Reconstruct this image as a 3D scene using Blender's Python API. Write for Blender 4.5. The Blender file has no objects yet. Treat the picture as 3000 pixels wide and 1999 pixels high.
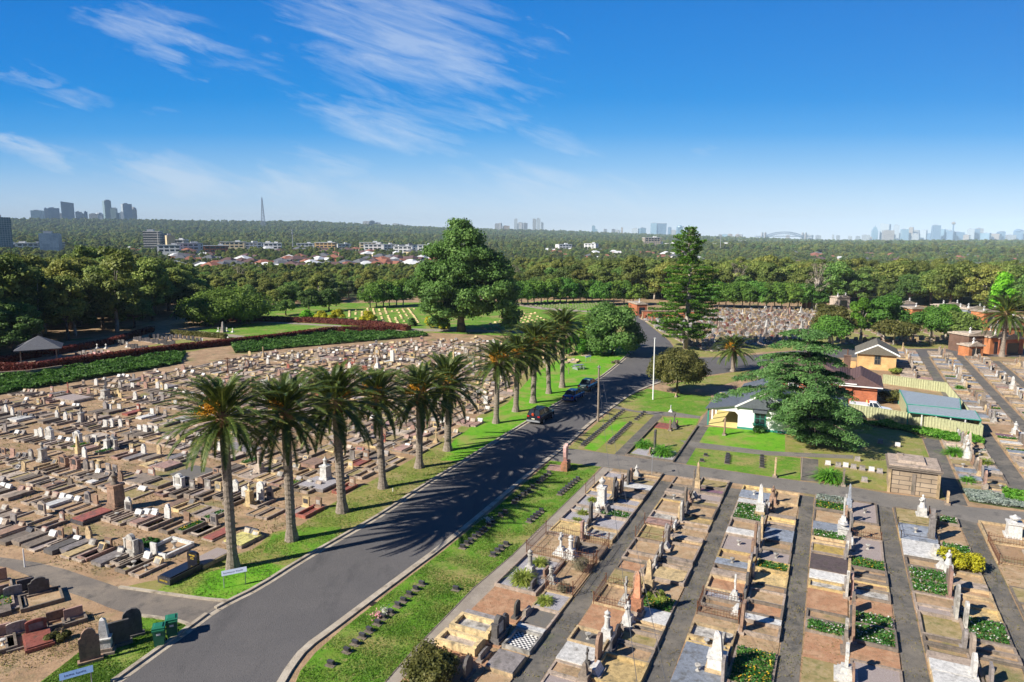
import bpy, math, random
import numpy as np
from mathutils import Vector, Matrix
random.seed(7); RNG = np.random.default_rng(11)
R = math.radians
sc = bpy.context.scene
COL = sc.collection
# ------------------------------------------------------------------ camera
H = 22.0; F = 2030.0; PIT = R(8.4); A = R(25.8)      # drone height, focal length (px of a 3000 px wide photo), pitch, cemetery grid angle
cd = bpy.data.cameras.new('camera'); cam = bpy.data.objects.new('camera', cd); COL.objects.link(cam)
cam.location = (0, 0, H); cam.rotation_euler = (R(90) - PIT, 0, 0)
cd.sensor_width = 36; cd.lens = F / 3000 * 36; cd.clip_start = 0.5; cd.clip_end = 40000
sc.camera = cam
# ------------------------------------------------------------------ sun and sky
SUN_AZ, SUN_EL = R(243), R(35)
sd = bpy.data.lights.new('sun', 'SUN'); sun = bpy.data.objects.new('sun', sd); COL.objects.link(sun)
sd.energy = 5.0; sd.angle = R(0.5); sd.color = (1, .94, .84)
sun.rotation_euler = Vector((-math.sin(SUN_AZ) * math.cos(SUN_EL), -math.cos(SUN_AZ) * math.cos(SUN_EL), -math.sin(SUN_EL))).to_track_quat('-Z', 'Y').to_euler()
sc.view_settings.view_transform = 'Standard'; sc.view_settings.look = 'None'
sc.view_settings.exposure = 0.72; sc.view_settings.gamma = 1
w = bpy.data.worlds.new('World'); sc.world = w; w.use_nodes = True
nt = w.node_tree; N = nt.nodes; Lk = nt.links
for n in list(N): N.remove(n)
def nd(t, **k):
    n = N.new(t)
    for a, b in k.items(): setattr(n, a, b)
    return n
def mth(op, a, b=None, c=None, clamp=False):
    n = N.new('ShaderNodeMath'); n.operation = op; n.use_clamp = clamp
    for i, v in enumerate((a, b, c)):
        if v is None: continue
        if isinstance(v, (int, float)): n.inputs[i].default_value = v
        else: Lk.new(v, n.inputs[i])
    return n.outputs[0]
sky = nd('ShaderNodeTexSky', sky_type='NISHITA'); sky.sun_disc = False
sky.sun_elevation = SUN_EL; sky.sun_rotation = SUN_AZ; sky.altitude = 60; sky.air_density = 1.0; sky.dust_density = 0.6; sky.ozone_density = 3.0
tc = nd('ShaderNodeTexCoord'); sp = nd('ShaderNodeSeparateXYZ'); Lk.new(tc.outputs['Generated'], sp.inputs[0])
yc = mth('MAXIMUM', sp.outputs[1], 0.02)
sx = mth('DIVIDE', sp.outputs[0], yc); sz = mth('DIVIDE', sp.outputs[2], yc)
hs = nd('ShaderNodeHueSaturation'); hs.inputs['Saturation'].default_value = 1.45; Lk.new(sky.outputs[0], hs.inputs['Color'])
# deeper blue with elevation, pale milky air at the horizon
SKYTOP, SKYMID, HORIZ = (.0, 1.62, 6.2, 1), (0.85, 3.1, 7.8, 1), (7.0, 8.3, 9.2, 1)
ramp = nd('ShaderNodeValToRGB'); Lk.new(mth('MULTIPLY', sz, .8, clamp=True), ramp.inputs[0])
cr = ramp.color_ramp; cr.elements[0].position = 0; cr.elements[0].color = (1.0, 1.0, 1.0, 1)
cr.elements[1].position = 1; cr.elements[1].color = (.0, .06, .26, 1)
for p_, c_ in ((.015, (.84, .93, 1.0, 1)), (.04, (.57, .78, .98, 1)), (.08, (.25, .56, .93, 1)), (.117, (.055, .38, .87, 1)), (.155, (.0, .285, .80, 1)), (.19, (.0, .25, .76, 1)), (.256, (.0, .205, .69, 1)), (.4, (.0, .12, .44, 1))):
    e = cr.elements.new(p_); e.color = c_
sm = nd('ShaderNodeMix', data_type='RGBA', blend_type='MIX'); sm.inputs[0].default_value = 0.99
scal = nd('ShaderNodeMix', data_type='RGBA', blend_type='MULTIPLY'); scal.inputs[0].default_value = 1
Lk.new(ramp.outputs[0], scal.inputs[6]); scal.inputs[7].default_value = (6.1, 6.1, 6.1, 1)
Lk.new(hs.outputs[0], sm.inputs[6]); Lk.new(scal.outputs[2], sm.inputs[7])
# cirrus: soft elongated patches broken up by stretched noise
cx = nd('ShaderNodeCombineXYZ'); Lk.new(sx, cx.inputs[0]); Lk.new(sz, cx.inputs[1])
mp0 = nd('ShaderNodeMapping'); Lk.new(cx.outputs[0], mp0.inputs[0]); mp0.inputs['Rotation'].default_value = (0, 0, R(17)); mp = nd('ShaderNodeMapping'); Lk.new(mp0.outputs[0], mp.inputs[0]); mp.inputs['Scale'].default_value = (7.0, 46, 1)
nz = nd('ShaderNodeTexNoise'); nz.inputs['Scale'].default_value = 1.0; nz.inputs['Detail'].default_value = 12; nz.inputs['Roughness'].default_value = .68; nz.inputs['Distortion'].default_value = .5
Lk.new(mp.outputs[0], nz.inputs[0])
wn = nd('ShaderNodeTexNoise'); wn.inputs['Scale'].default_value = 1.0; wn.inputs['Detail'].default_value = 8; wn.inputs['Roughness'].default_value = .6
mp2 = nd('ShaderNodeMapping'); Lk.new(mp0.outputs[0], mp2.inputs[0]); mp2.inputs['Scale'].default_value = (5, 16, 1); Lk.new(mp2.outputs[0], wn.inputs[0])
wsx = mth('ADD', sx, mth('MULTIPLY', mth('SUBTRACT', wn.outputs[0], .5), .34)); wsz = mth('ADD', sz, mth('MULTIPLY', mth('SUBTRACT', wn.outputs[0], .5), -.15))
def dirpx(x, y):
    a = (x - 1500) / F; b = (999.5 - y) / F
    dy = math.cos(PIT) + b * math.sin(PIT); dz = -math.sin(PIT) + b * math.cos(PIT)
    return a / dy, dz / dy
CL = [(230,40,730,185,26,.9),(340,0,640,85,22,.5),(430,155,640,210,22,.7),(640,190,870,250,18,.35),(700,120,780,110,18,.3),(880,300,1310,420,38,.85),
      (860,0,1560,255,120,.72),(1050,20,1450,140,80,.5),(1120,215,1540,250,34,.5),(0,240,140,215,16,.5),(60,265,350,300,20,.45),(440,320,540,350,14,.3),
      (0,430,250,475,22,.95),(270,470,720,555,36,.9),(680,510,980,565,32,.75),(860,480,1180,515,26,.5),(1330,330,1560,300,34,.45),(1500,380,1720,435,22,.5),
      (1340,515,1880,565,36,.6),(1450,600,2000,605,30,.5),(900,590,1500,600,30,.4),(1900,470,2200,455,10,.3),(2150,600,2350,598,14,.25),(1620,95,1680,110,8,.35),(1000,640,1500,630,20,.15),(2140,448,2170,452,6,.3),(1100,265,1140,268,7,.3),(100,620,700,640,30,.2)]
tot = None
for x0, y0, x1, y1, hw, op in CL:
    a0, b0 = dirpx(x0, y0); a1, b1 = dirpx(x1, y1)
    mx, mz = (a0 + a1) / 2, (b0 + b1) / 2; L = math.hypot(a1 - a0, b1 - b0) / 2 * 1.25; c, s = (a1 - a0) / (L * 1.6), (b1 - b0) / (L * 1.6); W_ = hw / F * 1.9
    ddx = mth('SUBTRACT', wsx, mx); ddz = mth('SUBTRACT', wsz, mz)
    e1 = mth('MULTIPLY_ADD', ddx, c / L, mth('MULTIPLY', ddz, s / L)); e2 = mth('MULTIPLY_ADD', ddz, c / W_, mth('MULTIPLY', ddx, -s / W_))
    q = mth('MULTIPLY_ADD', e1, e1, mth('MULTIPLY', e2, e2))
    g = mth('MULTIPLY', mth('SUBTRACT', 1, q, clamp=True), op)
    tot = g if tot is None else mth('MAXIMUM', tot, g)
nf = mth('MULTIPLY_ADD', mth('SUBTRACT', nz.outputs[0], .5), 3.2, mth('MULTIPLY_ADD', tot, 1.25, -.22))
cm = mth('MULTIPLY', mth('MULTIPLY', nf, 1.0, clamp=True), mth('POWER', mth('ADD', tot, .0001), .45), clamp=True)
cm = mth('MULTIPLY', cm, .46)
cl = nd('ShaderNodeMix', data_type='RGBA', blend_type='MIX'); Lk.new(cm, cl.inputs[0]); Lk.new(sm.outputs[2], cl.inputs[6]); cl.inputs[7].default_value = (5.2, 5.6, 6.0, 1)
bg = nd('ShaderNodeBackground'); bg.inputs[1].default_value = 0.10; Lk.new(cl.outputs[2], bg.inputs[0])
wo = nd('ShaderNodeOutputWorld'); Lk.new(bg.outputs[0], wo.inputs[0])

# ------------------------------------------------------------------ geometry helpers
def G(x, y, z=0.0):
    """ground point (height z) seen at photo pixel x, y"""
    a = (x - 1500) / F; b = (999.5 - y) / F
    dy = math.cos(PIT) + b * math.sin(PIT); dz = -math.sin(PIT) + b * math.cos(PIT)
    t = (z - H) / dz
    return a * t, dy * t
def PX(X, Y, Z=0):
    d = Y * math.cos(PIT) - (Z - H) * math.sin(PIT); u = Y * math.sin(PIT) + (Z - H) * math.cos(PIT)
    return 1500 + F * X / d, 999.5 - F * u / d
def uv(X, Y): return X * math.sin(A) + Y * math.cos(A), X * math.cos(A) - Y * math.sin(A)
def W(u, v): return u * math.sin(A) + v * math.cos(A), u * math.cos(A) - v * math.sin(A)
def HT(bx, by, ty):
    X, Y = G(bx, by); b = (999.5 - ty) / F
    dy = math.cos(PIT) + b * math.sin(PIT); dz = -math.sin(PIT) + b * math.cos(PIT)
    return H + Y / dy * dz
def inside(p, poly):
    x, y = p; c = False; j = len(poly) - 1
    for i in range(len(poly)):
        xi, yi = poly[i]; xj, yj = poly[j]
        if (yi > y) != (yj > y) and x < (xj - xi) * (y - yi) / (yj - yi) + xi: c = not c
        j = i
    return c
def lin(x, pts):
    if x <= pts[0][0]: return pts[0][1]
    for (a, b), (c, d) in zip(pts, pts[1:]):
        if x <= c: return b + (d - b) * (x - a) / (c - a)
    return pts[-1][1]
LV_L = [(600, 778), (800, 757), (1200, 730), (2000, 711), (3500, 684), (5000, 661)]
LV_R = [(600, 795), (1200, 748), (2000, 728), (3500, 718), (6000, 711), (10000, 706)]
def tz(X, Y):
    """terrain height"""
    r = math.hypot(X, Y)
    if r < 330: return 0.0
    xx = 1500 + F * X / max(Y, .3 * r); t = min(1, max(0, (xx - 900) / 1500))
    def lev(q): return 22 - min(q, 5200) * math.tan((lin(min(q, 5200), LV_L) - 700) / F) - 4, 22 - q * math.tan((lin(q, LV_R) - 700) / F) - 4
    rr = max(r, 600); zl, zr = lev(rr); z = zl * (1 - t) + zr * t
    if Y < .3 * r: z *= max(0, (Y / r + .3) / .6) if Y > -.3 * r else 0
    z += (4 * math.sin(X / 310) * math.cos(Y / 270)) * min(1, max(0, (r - 700) / 800))
    if r < 600: z *= (r - 330) / 270
    return z

class MB:
    def __init__(s): s.v = []; s.f = []; s.m = []; s.cur = 0; s.R = None
    def add(s, vs, fs):
        o = len(s.v)
        s.v += [tuple(v) for v in vs]
        for f in fs: s.f.append(tuple(i + o for i in f)); s.m.append(s.cur)
        return s
    def box(s, x, y, z0, sx, sy, sz, rot=0, tx=1, ty=1, dx=0, dy=0):
        c, n = math.cos(rot), math.sin(rot); vs = []
        for z, kx, ky, ox, oy in ((z0, 1, 1, 0, 0), (z0 + sz, tx, ty, dx, dy)):
            for a, b in ((-1, -1), (1, -1), (1, 1), (-1, 1)):
                px, py = a * sx / 2 * kx + ox, b * sy / 2 * ky + oy
                vs.append((x + px * c - py * n, y + px * n + py * c, z))
        return s.add(vs, [(3, 2, 1, 0), (4, 5, 6, 7), (0, 1, 5, 4), (1, 2, 6, 5), (2, 3, 7, 6), (3, 0, 4, 7)])
    def prism(s, pts, z0, z1):
        n = len(pts)
        if sum(pts[i][0] * pts[(i + 1) % n][1] - pts[(i + 1) % n][0] * pts[i][1] for i in range(n)) < 0: pts = pts[::-1]
        return s.add([(p[0], p[1], z0) for p in pts] + [(p[0], p[1], z1) for p in pts],
                     [tuple(range(n))[::-1], tuple(range(n, 2 * n))] + [(i, (i + 1) % n, n + (i + 1) % n, n + i) for i in range(n)])
    def slab(s, prof, y0, y1, x=0, z=0, lean=0):
        """x-z outline extruded along y; prof counter-clockwise seen from -y"""
        n = len(prof)
        vs = [(x + p[0], y0 + lean * p[1], z + p[1]) for p in prof] + [(x + p[0], y1 + lean * p[1], z + p[1]) for p in prof]
        return s.add(vs, [tuple(range(n)), tuple(range(n, 2 * n))[::-1]] + [(i, n + i, n + (i + 1) % n, (i + 1) % n) for i in range(n)])
    def sheet(s, pts, z):
        n = len(pts)
        if sum(pts[i][0] * pts[(i + 1) % n][1] - pts[(i + 1) % n][0] * pts[i][1] for i in range(n)) < 0: pts = pts[::-1]
        return s.add([(p[0], p[1], z) for p in pts], [tuple(range(n))])
    def cone(s, x, y, z0, r0, z1, r1, n=8, x1=None, y1=None):
        return s.tube((x, y, z0), (x if x1 is None else x1, y if y1 is None else y1, z1), r0, r1, n)
    def tube(s, p, q, r0, r1, n=6, cap=True):
        p = Vector(p); q = Vector(q); d = (q - p)
        if d.length < 1e-6: return s
        d.normalize(); a = Vector((0, 0, 1)) if abs(d.z) < .9 else Vector((1, 0, 0))
        u = d.cross(a).normalized(); v = d.cross(u)
        if u.cross(v).dot(d) < 0: v = -v
        vs = [p + (u * math.cos(2 * math.pi * i / n) + v * math.sin(2 * math.pi * i / n)) * r0 for i in range(n)] + \
             [q + (u * math.cos(2 * math.pi * i / n) + v * math.sin(2 * math.pi * i / n)) * r1 for i in range(n)]
        fs = [(i, (i + 1) % n, n + (i + 1) % n, n + i) for i in range(n)]
        if cap: fs += [tuple(range(n))[::-1], tuple(range(n, 2 * n))]
        return s.add(vs, fs)
    def path(s, pts, rs, n=6):
        for i in range(len(pts) - 1): s.tube(pts[i], pts[i + 1], rs[i], rs[i + 1], n, cap=(i in (0, len(pts) - 2)))
        return s
    def lathe(s, prof, x=0, y=0, n=10):
        for (r0, z0), (r1, z1) in zip(prof, prof[1:]):
            o = [(x + math.cos(2 * math.pi * i / n) * r0, y + math.sin(2 * math.pi * i / n) * r0, z0) for i in range(n)]
            t = [(x + math.cos(2 * math.pi * i / n) * r1, y + math.sin(2 * math.pi * i / n) * r1, z1) for i in range(n)]
            s.add(o + t, [(i, (i + 1) % n, n + (i + 1) % n, n + i) for i in range(n)])
        r, z = prof[-1]
        if r > .001: s.add([(x + math.cos(2 * math.pi * i / n) * r, y + math.sin(2 * math.pi * i / n) * r, z) for i in range(n)], [tuple(range(n))])
        return s
    def gable(s, x, y, z0, sx, sy, h, over=.3, rot=0, hip=0, th=.14):
        """pitched roof, ridge along local y; hip = ridge set-in at the ends"""
        c, n = math.cos(rot), math.sin(rot); hx, hy = sx / 2 + over, sy / 2 + over
        L = [(-hx, -hy, 0), (hx, -hy, 0), (hx, hy, 0), (-hx, hy, 0), (0, -hy + hip, h), (0, hy - hip, h)]
        L = L + [(a, b, d - th) for a, b, d in L[:4]]
        vs = [(x + a * c - b * n, y + a * n + b * c, z0 + d) for a, b, d in L]
        return s.add(vs, [(0, 1, 4), (1, 2, 5, 4), (2, 3, 5), (3, 0, 4, 5), (9, 8, 7, 6), (0, 6, 7, 1), (1, 7, 8, 2), (2, 8, 9, 3), (3, 9, 6, 0)])
    def xf(s, M, start=0):
        for i in range(start, len(s.v)): s.v[i] = tuple(M @ Vector(s.v[i]))
        return s
    def mesh(s, name, mats, smooth=False):
        me = bpy.data.meshes.new(name); me.from_pydata(s.v, [], s.f)
        for m in (mats if isinstance(mats, (list, tuple)) else [mats]): me.materials.append(M[m])
        if isinstance(mats, (list, tuple)) and len(mats) > 1: me.polygons.foreach_set('material_index', s.m)
        if smooth: me.polygons.foreach_set('use_smooth', [True] * len(s.f))
        me.update(); return me
    def build(s, name, mats, parent=None, smooth=False):
        return put(name, s.mesh(name, mats, smooth), parent)
def put(name, me, parent=None, loc=None, rz=0, scale=None):
    o = bpy.data.objects.new(name, me); COL.objects.link(o)
    if parent is not None: o.parent = parent
    if loc is not None: o.location = loc
    if rz: o.rotation_euler = (0, 0, rz)
    if scale is not None: o.scale = (scale,) * 3 if isinstance(scale, (int, float)) else scale
    return o
def tag(o, label, cat, group=None):
    o['label'] = label; o['category'] = cat
    if group: o['group'] = group
    return o
def thing(name, label, cat, loc=(0, 0, 0), rz=0, group=None, scale=None):
    o = put(name, None, None, loc if len(loc) == 3 else (loc[0], loc[1], 0), rz, scale)
    o.empty_display_size = .3
    return tag(o, label, cat, group)
def struct(name, mb, mats, smooth=False):
    o = mb.build(name, mats, None, smooth); o['kind'] = 'structure'; return o
def dup(o, loc, rz=None, scale=None, label=None, group=None, tilt=None):
    def cp(s, par):
        c = s.copy(); COL.objects.link(c)
        if par is not None: c.parent = par
        for ch in KIDS.get(s.name, []): cp(ch, c)
        return c
    if o.name not in KIDS: index_kids(o)
    c = cp(o, None); c.location = loc if len(loc) == 3 else (loc[0], loc[1], 0)
    if rz is not None: c.rotation_euler = (0, 0, rz)
    if scale is not None: c.scale = (scale,) * 3 if isinstance(scale, (int, float)) else scale
    if label: c['label'] = label
    if group: c['group'] = group
    return c
KIDS = {}
def index_kids(o):
    ch = list(o.children); KIDS[o.name] = ch
    for c in ch: index_kids(c)
def npmesh(name, V, Fq, mat, smooth=False):
    me = bpy.data.meshes.new(name); nv = len(V); nf = len(Fq)
    me.vertices.add(nv); me.vertices.foreach_set('co', np.asarray(V, np.float32).ravel())
    me.loops.add(nf * 4); me.loops.foreach_set('vertex_index', np.asarray(Fq, np.int32).ravel())
    me.polygons.add(nf); me.polygons.foreach_set('loop_start', np.arange(nf, dtype=np.int32) * 4)
    me.polygons.foreach_set('loop_total', np.full(nf, 4, np.int32))
    if smooth: me.polygons.foreach_set('use_smooth', np.ones(nf, bool))
    me.materials.append(M[mat]); me.update(calc_edges=True); return me
def ordn(n):
    W_ = ['', 'first', 'second', 'third', 'fourth', 'fifth', 'sixth', 'seventh', 'eighth', 'ninth', 'tenth']
    if n <= 10: return W_[n]
    return str(n) + ('th' if 10 < n % 100 < 14 else {1: 'st', 2: 'nd', 3: 'rd'}.get(n % 10, 'th'))

# ------------------------------------------------------------------ materials
M = {}
def newmat(name, rough=.8, spec=.3, metal=0):
    m = bpy.data.materials.new(name); m.use_nodes = True; M[name] = m
    b = m.node_tree.nodes['Principled BSDF']; b.inputs['Roughness'].default_value = rough
    b.inputs['Specular IOR Level'].default_value = spec; b.inputs['Metallic'].default_value = metal
    return m, m.node_tree, b
def col4(c): return (c[0], c[1], c[2], 1)
def noisemix(m, nt, b, layers, coord='pos', bump=0, bscale=20, rand=0):
    """layers: [(colour), (colour, scale, lo, hi, detail, stretch), ...] mixed one over another by noise masks"""
    n = nt.nodes; l = nt.links
    if coord == 'pos': c = n.new('ShaderNodeNewGeometry').outputs['Position']
    else: c = n.new('ShaderNodeTexCoord').outputs['Object']
    first = n.new('ShaderNodeRGB'); first.outputs[0].default_value = col4(layers[0]); cur = first.outputs[0]
    for k, (cc, s, lo, hi, det, *st) in enumerate(layers[1:]):
        src = c
        if st:
            mp = n.new('ShaderNodeMapping'); mp.inputs['Scale'].default_value = st[0]; l.new(c, mp.inputs[0]); src = mp.outputs[0]
        t = n.new('ShaderNodeTexNoise'); t.inputs['Scale'].default_value = s; t.inputs['Detail'].default_value = det; t.inputs['Roughness'].default_value = .65
        t.noise_dimensions = '3D'; l.new(src, t.inputs[0])
        r = n.new('ShaderNodeMapRange'); r.inputs[1].default_value = lo; r.inputs[2].default_value = hi; l.new(t.outputs[0], r.inputs[0])
        mx = n.new('ShaderNodeMix'); mx.data_type = 'RGBA'; l.new(r.outputs[0], mx.inputs[0]); l.new(cur, mx.inputs[6]); mx.inputs[7].default_value = col4(cc); cur = mx.outputs[2]
    if rand:
        oi = n.new('ShaderNodeObjectInfo'); hs = n.new('ShaderNodeHueSaturation')
        r = n.new('ShaderNodeMapRange'); r.inputs[3].default_value = 1 - rand; r.inputs[4].default_value = 1 + rand; l.new(oi.outputs['Random'], r.inputs[0]); l.new(r.outputs[0], hs.inputs['Value'])
        l.new(cur, hs.inputs['Color']); cur = hs.outputs[0]
    l.new(cur, b.inputs['Base Color'])
    if bump:
        t = n.new('ShaderNodeTexNoise'); t.inputs['Scale'].default_value = bscale; t.inputs['Detail'].default_value = 5; l.new(c, t.inputs[0])
        bp = n.new('ShaderNodeBump'); bp.inputs['Strength'].default_value = bump; bp.inputs['Distance'].default_value = .08; l.new(t.outputs[0], bp.inputs['Height']); l.new(bp.outputs[0], b.inputs['Normal'])
    return cur
def nm(name, layers, rough=.85, bump=.3, bscale=12, rand=0, spec=.25, metal=0, coord='pos'):
    m, nt, b = newmat(name, rough, spec, metal); noisemix(m, nt, b, layers, coord, bump, bscale, rand); return m
def sc_(c, k): return tuple(min(1, x * k) for x in c)
def stone(name, c, k=.45, rough=.8, rand=.22, stain=(.11, .10, .075), st=.55):
    nm(name, [c, (sc_(c, 1.25), 3.0, .45, .62, 6), (sc_(c, .6), 5.0, .48, .66, 9), (stain, 1.9, st - .04, st + .14, 9, (1, 1, .45)), (sc_(c, .68), 45, .47, .66, 3)], rough, .25, 25, rand)
nm('dirt', [(.33, .21, .12), (.40, .285, .185), ][:1] + [((.44, .295, .175), .35, .42, .6, 6), ((.20, .165, .085), .6, .5, .68, 8), ((.19, .13, .085), 2.5, .52, .72, 8), ((.15, .175, .05), .13, .56, .68, 9), ((.46, .37, .27), 14, .58, .75, 3), ((.12, .09, .06), 30, .58, .75, 3)], .95, .5, 9)
nm('earth_tan', [(.40, .265, .15), ((.48, .35, .22), 1.2, .45, .62, 6), ((.25, .19, .10), 2.2, .5, .7, 8), ((.55, .45, .33), 26, .6, .75, 2), ((.16, .11, .07), 34, .58, .72, 3)], .95, .5, 16)
nm('earth_red', [(.40, .21, .115), ((.48, .29, .17), 1.2, .45, .62, 6), ((.24, .15, .085), 3, .5, .7, 8), ((.60, .46, .36), 28, .6, .75, 2), ((.16, .09, .06), 36, .58, .72, 3)], .95, .5, 16)
nm('earth_olive', [(.30, .235, .105), ((.40, .31, .17), 1.3, .45, .62, 6), ((.17, .17, .055), 2.2, .5, .68, 8), ((.14, .11, .06), 30, .58, .72, 3)], .95, .5, 16)
nm('gravel_grey', [(.34, .32, .34), ((.62, .60, .60), 34, .52, .66, 2), ((.12, .12, .13), 30, .56, .7, 2), ((.25, .20, .15), 1.6, .55, .75, 6)], .9, .6, 30)
nm('gravel_mauve', [(.33, .275, .255), ((.48, .42, .39), 36, .52, .68, 2), ((.20, .15, .15), 32, .56, .72, 2), ((.30, .24, .18), 1.4, .56, .75, 6)], .9, .5, 30)
nm('gravel_dark', [(.155, .145, .13), ((.26, .24, .21), 30, .52, .68, 2), ((.06, .055, .05), 28, .56, .7, 2), ((.22, .18, .12), 1.2, .55, .75, 6)], .9, .5, 30)
nm('asphalt', [(.120, .114, .113), ((.135, .127, .124), .22, .42, .62, 5), ((.085, .082, .083), .5, .55, .72, 6, (1, .3, 1)), ((.20, .19, .18), 22, .62, .76, 2), ((.03, .03, .034), 28, .58, .72, 2)], .85, .5, 30)
nm('asphalt_patch', [(.092, .088, .088), ((.115, .108, .106), .9, .42, .62, 5), ((.17, .16, .15), 22, .62, .76, 2), ((.03, .03, .034), 28, .58, .72, 2)], .9, .5, 30)
nm('asphalt_old', [(.19, .165, .14), ((.26, .22, .175), .35, .42, .62, 7), ((.11, .10, .092), .9, .5, .7, 8), ((.26, .23, .2), 24, .6, .74, 2), ((.06, .055, .05), 26, .58, .72, 2)], .9, .5, 28)
nm('lane_grey', [(.19, .175, .155), ((.25, .225, .195), .4, .42, .62, 7), ((.10, .095, .09), .8, .52, .7, 8), ((.30, .28, .25), 24, .6, .74, 2), ((.05, .05, .05), 26, .58, .72, 2)], .9, .5, 28)
nm('path_dark', [(.135, .125, .11), ((.21, .185, .15), .5, .45, .62, 7), ((.07, .07, .068), 1.2, .5, .7, 8), ((.24, .225, .19), 24, .6, .74, 2), ((.035, .035, .035), 26, .58, .72, 2), ((.13, .15, .06), .22, .6, .74, 8)], .9, .5, 28)
nm('path_light', [(.30, .255, .205), ((.37, .32, .26), .6, .42, .62, 7), ((.19, .16, .13), .45, .54, .72, 8), ((.45, .42, .37), 24, .6, .74, 2), ((.14, .12, .1), 26, .58, .72, 2)], .9, .4, 28)
nm('kerb_conc', [(.40, .34, .26), ((.50, .44, .35), .9, .42, .62, 7), ((.17, .14, .10), 1.1, .53, .72, 8), ((.11, .10, .08), 12, .58, .74, 5)], .9, .4, 18)
GR = [((.090, .23, .012), .30, .40, .60, 6), ((.19, .27, .035), .8, .47, .66, 8), ((.33, .28, .10), .16, .50, .62, 9), ((.36, .29, .12), 1.5, .56, .70, 8), ((.035, .12, .008), 4.5, .52, .7, 8), ((.30, .40, .06), 16, .57, .74, 4), ((.02, .06, .006), 20, .57, .72, 4)]
nm('lawn', [(.14, .30, .02)] + GR, .95, .7, 22)
nm('lawn_bright', [(.13, .36, .012), ((.20, .38, .03), .5, .45, .65, 6), ((.07, .24, .01), 1.2, .5, .7, 8), ((.30, .29, .08), .25, .50, .66, 9), ((.32, .46, .07), 16, .57, .74, 4), ((.03, .10, .006), 20, .57, .72, 4)], .95, .7, 22)
nm('lawn_dry', [(.29, .255, .08), ((.18, .25, .035), .25, .45, .62, 7), ((.36, .28, .14), .6, .5, .68, 8), ((.10, .17, .02), 1.8, .55, .72, 8), ((.42, .37, .18), 16, .58, .74, 4), ((.07, .08, .02), 20, .57, .72, 4)], .95, .7, 22)
nm('scrub', [(.075, .095, .035), ((.045, .065, .022), .02, .42, .6, 6), ((.15, .13, .07), .06, .55, .7, 8), ((.03, .045, .015), .3, .5, .7, 8)], .95, .3, 1)
stone('concrete', (.37, .295, .235)); stone('conc_light', (.47, .39, .315)); stone('conc_dark', (.22, .18, .145)); stone('sandstone', (.50, .37, .215)); stone('sand_yellow', (.56, .41, .19))
stone('cream', (.62, .47, .25), rough=.7); stone('marble', (.62, .605, .57), rough=.5, rand=.1, stain=(.20, .18, .15), st=.6); stone('marble_old', (.50, .475, .43), rough=.6, stain=(.10, .09, .08), st=.5)
stone('granite_brown', (.31, .20, .14), rough=.55); stone('granite_pink', (.40, .25, .20), rough=.5); stone('granite_red', (.34, .115, .085), rough=.45); stone('granite_grey', (.28, .25, .235), rough=.5)
stone('granite_dark', (.075, .072, .08), rough=.35, stain=(.14, .12, .09), st=.62); stone('granite_purple', (.26, .145, .19), rough=.5); stone('pink_orange', (.56, .26, .15), rough=.5)
stone('slate', (.13, .12, .115)); stone('blue_slab', (.28, .31, .36), rough=.6); stone('yellow_paint', (.66, .60, .22), rough=.6, rand=.05); stone('ochre', (.36, .26, .08)); stone('brown_slab', (.13, .10, .10))
stone('white_paint', (.68, .665, .63), rough=.55, rand=.06, stain=(.30, .28, .24), st=.6)
M['polished_black'] = None
nm('polished_black', [(.012, .013, .018), ((.03, .032, .045), 40, .5, .7, 2)], .12, 0, 1, 0, .6)
nm('iron_rust', [(.17, .075, .04), ((.08, .04, .03), 6, .45, .65, 5)], .85, .3, 30)
nm('iron_dark', [(.05, .04, .035), ((.10, .06, .04), 6, .5, .7, 5)], .7, .2, 30)
nm('gold', [(.72, .52, .08)], .35, 0, 1, 0, .5, .6)
nm('bark', [(.16, .125, .095), ((.07, .055, .045), 3, .45, .62, 6, (1, 1, .4)), ((.28, .23, .18), 8, .56, .72, 4)], .95, .8, 8)
nm('bark_pale', [(.42, .37, .31), ((.24, .19, .15), 2, .5, .62, 6, (1, 1, .3)), ((.58, .54, .48), 5, .56, .72, 4)], .9, .4, 6)
m_, nt_, b_ = newmat('palm_bark', .95)
cur = noisemix(m_, nt_, b_, [(.34, .28, .225), ((.19, .155, .125), 3, .47, .65, 6), ((.50, .42, .34), 9, .52, .68, 4)], 'obj', 0)
n_ = nt_.nodes; l_ = nt_.links; tc_ = n_.new('ShaderNodeTexCoord'); v_ = n_.new('ShaderNodeTexVoronoi'); mp_ = n_.new('ShaderNodeMapping'); mp_.inputs['Scale'].default_value = (3.4, 3.4, 8)
l_.new(tc_.outputs['Object'], mp_.inputs[0]); l_.new(mp_.outputs[0], v_.inputs[0]); bp_ = n_.new('ShaderNodeBump'); bp_.inputs['Strength'].default_value = .8; bp_.inputs['Distance'].default_value = .08; l_.new(v_.outputs['Distance'], bp_.inputs['Height']); l_.new(bp_.outputs[0], b_.inputs['Normal'])
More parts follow.
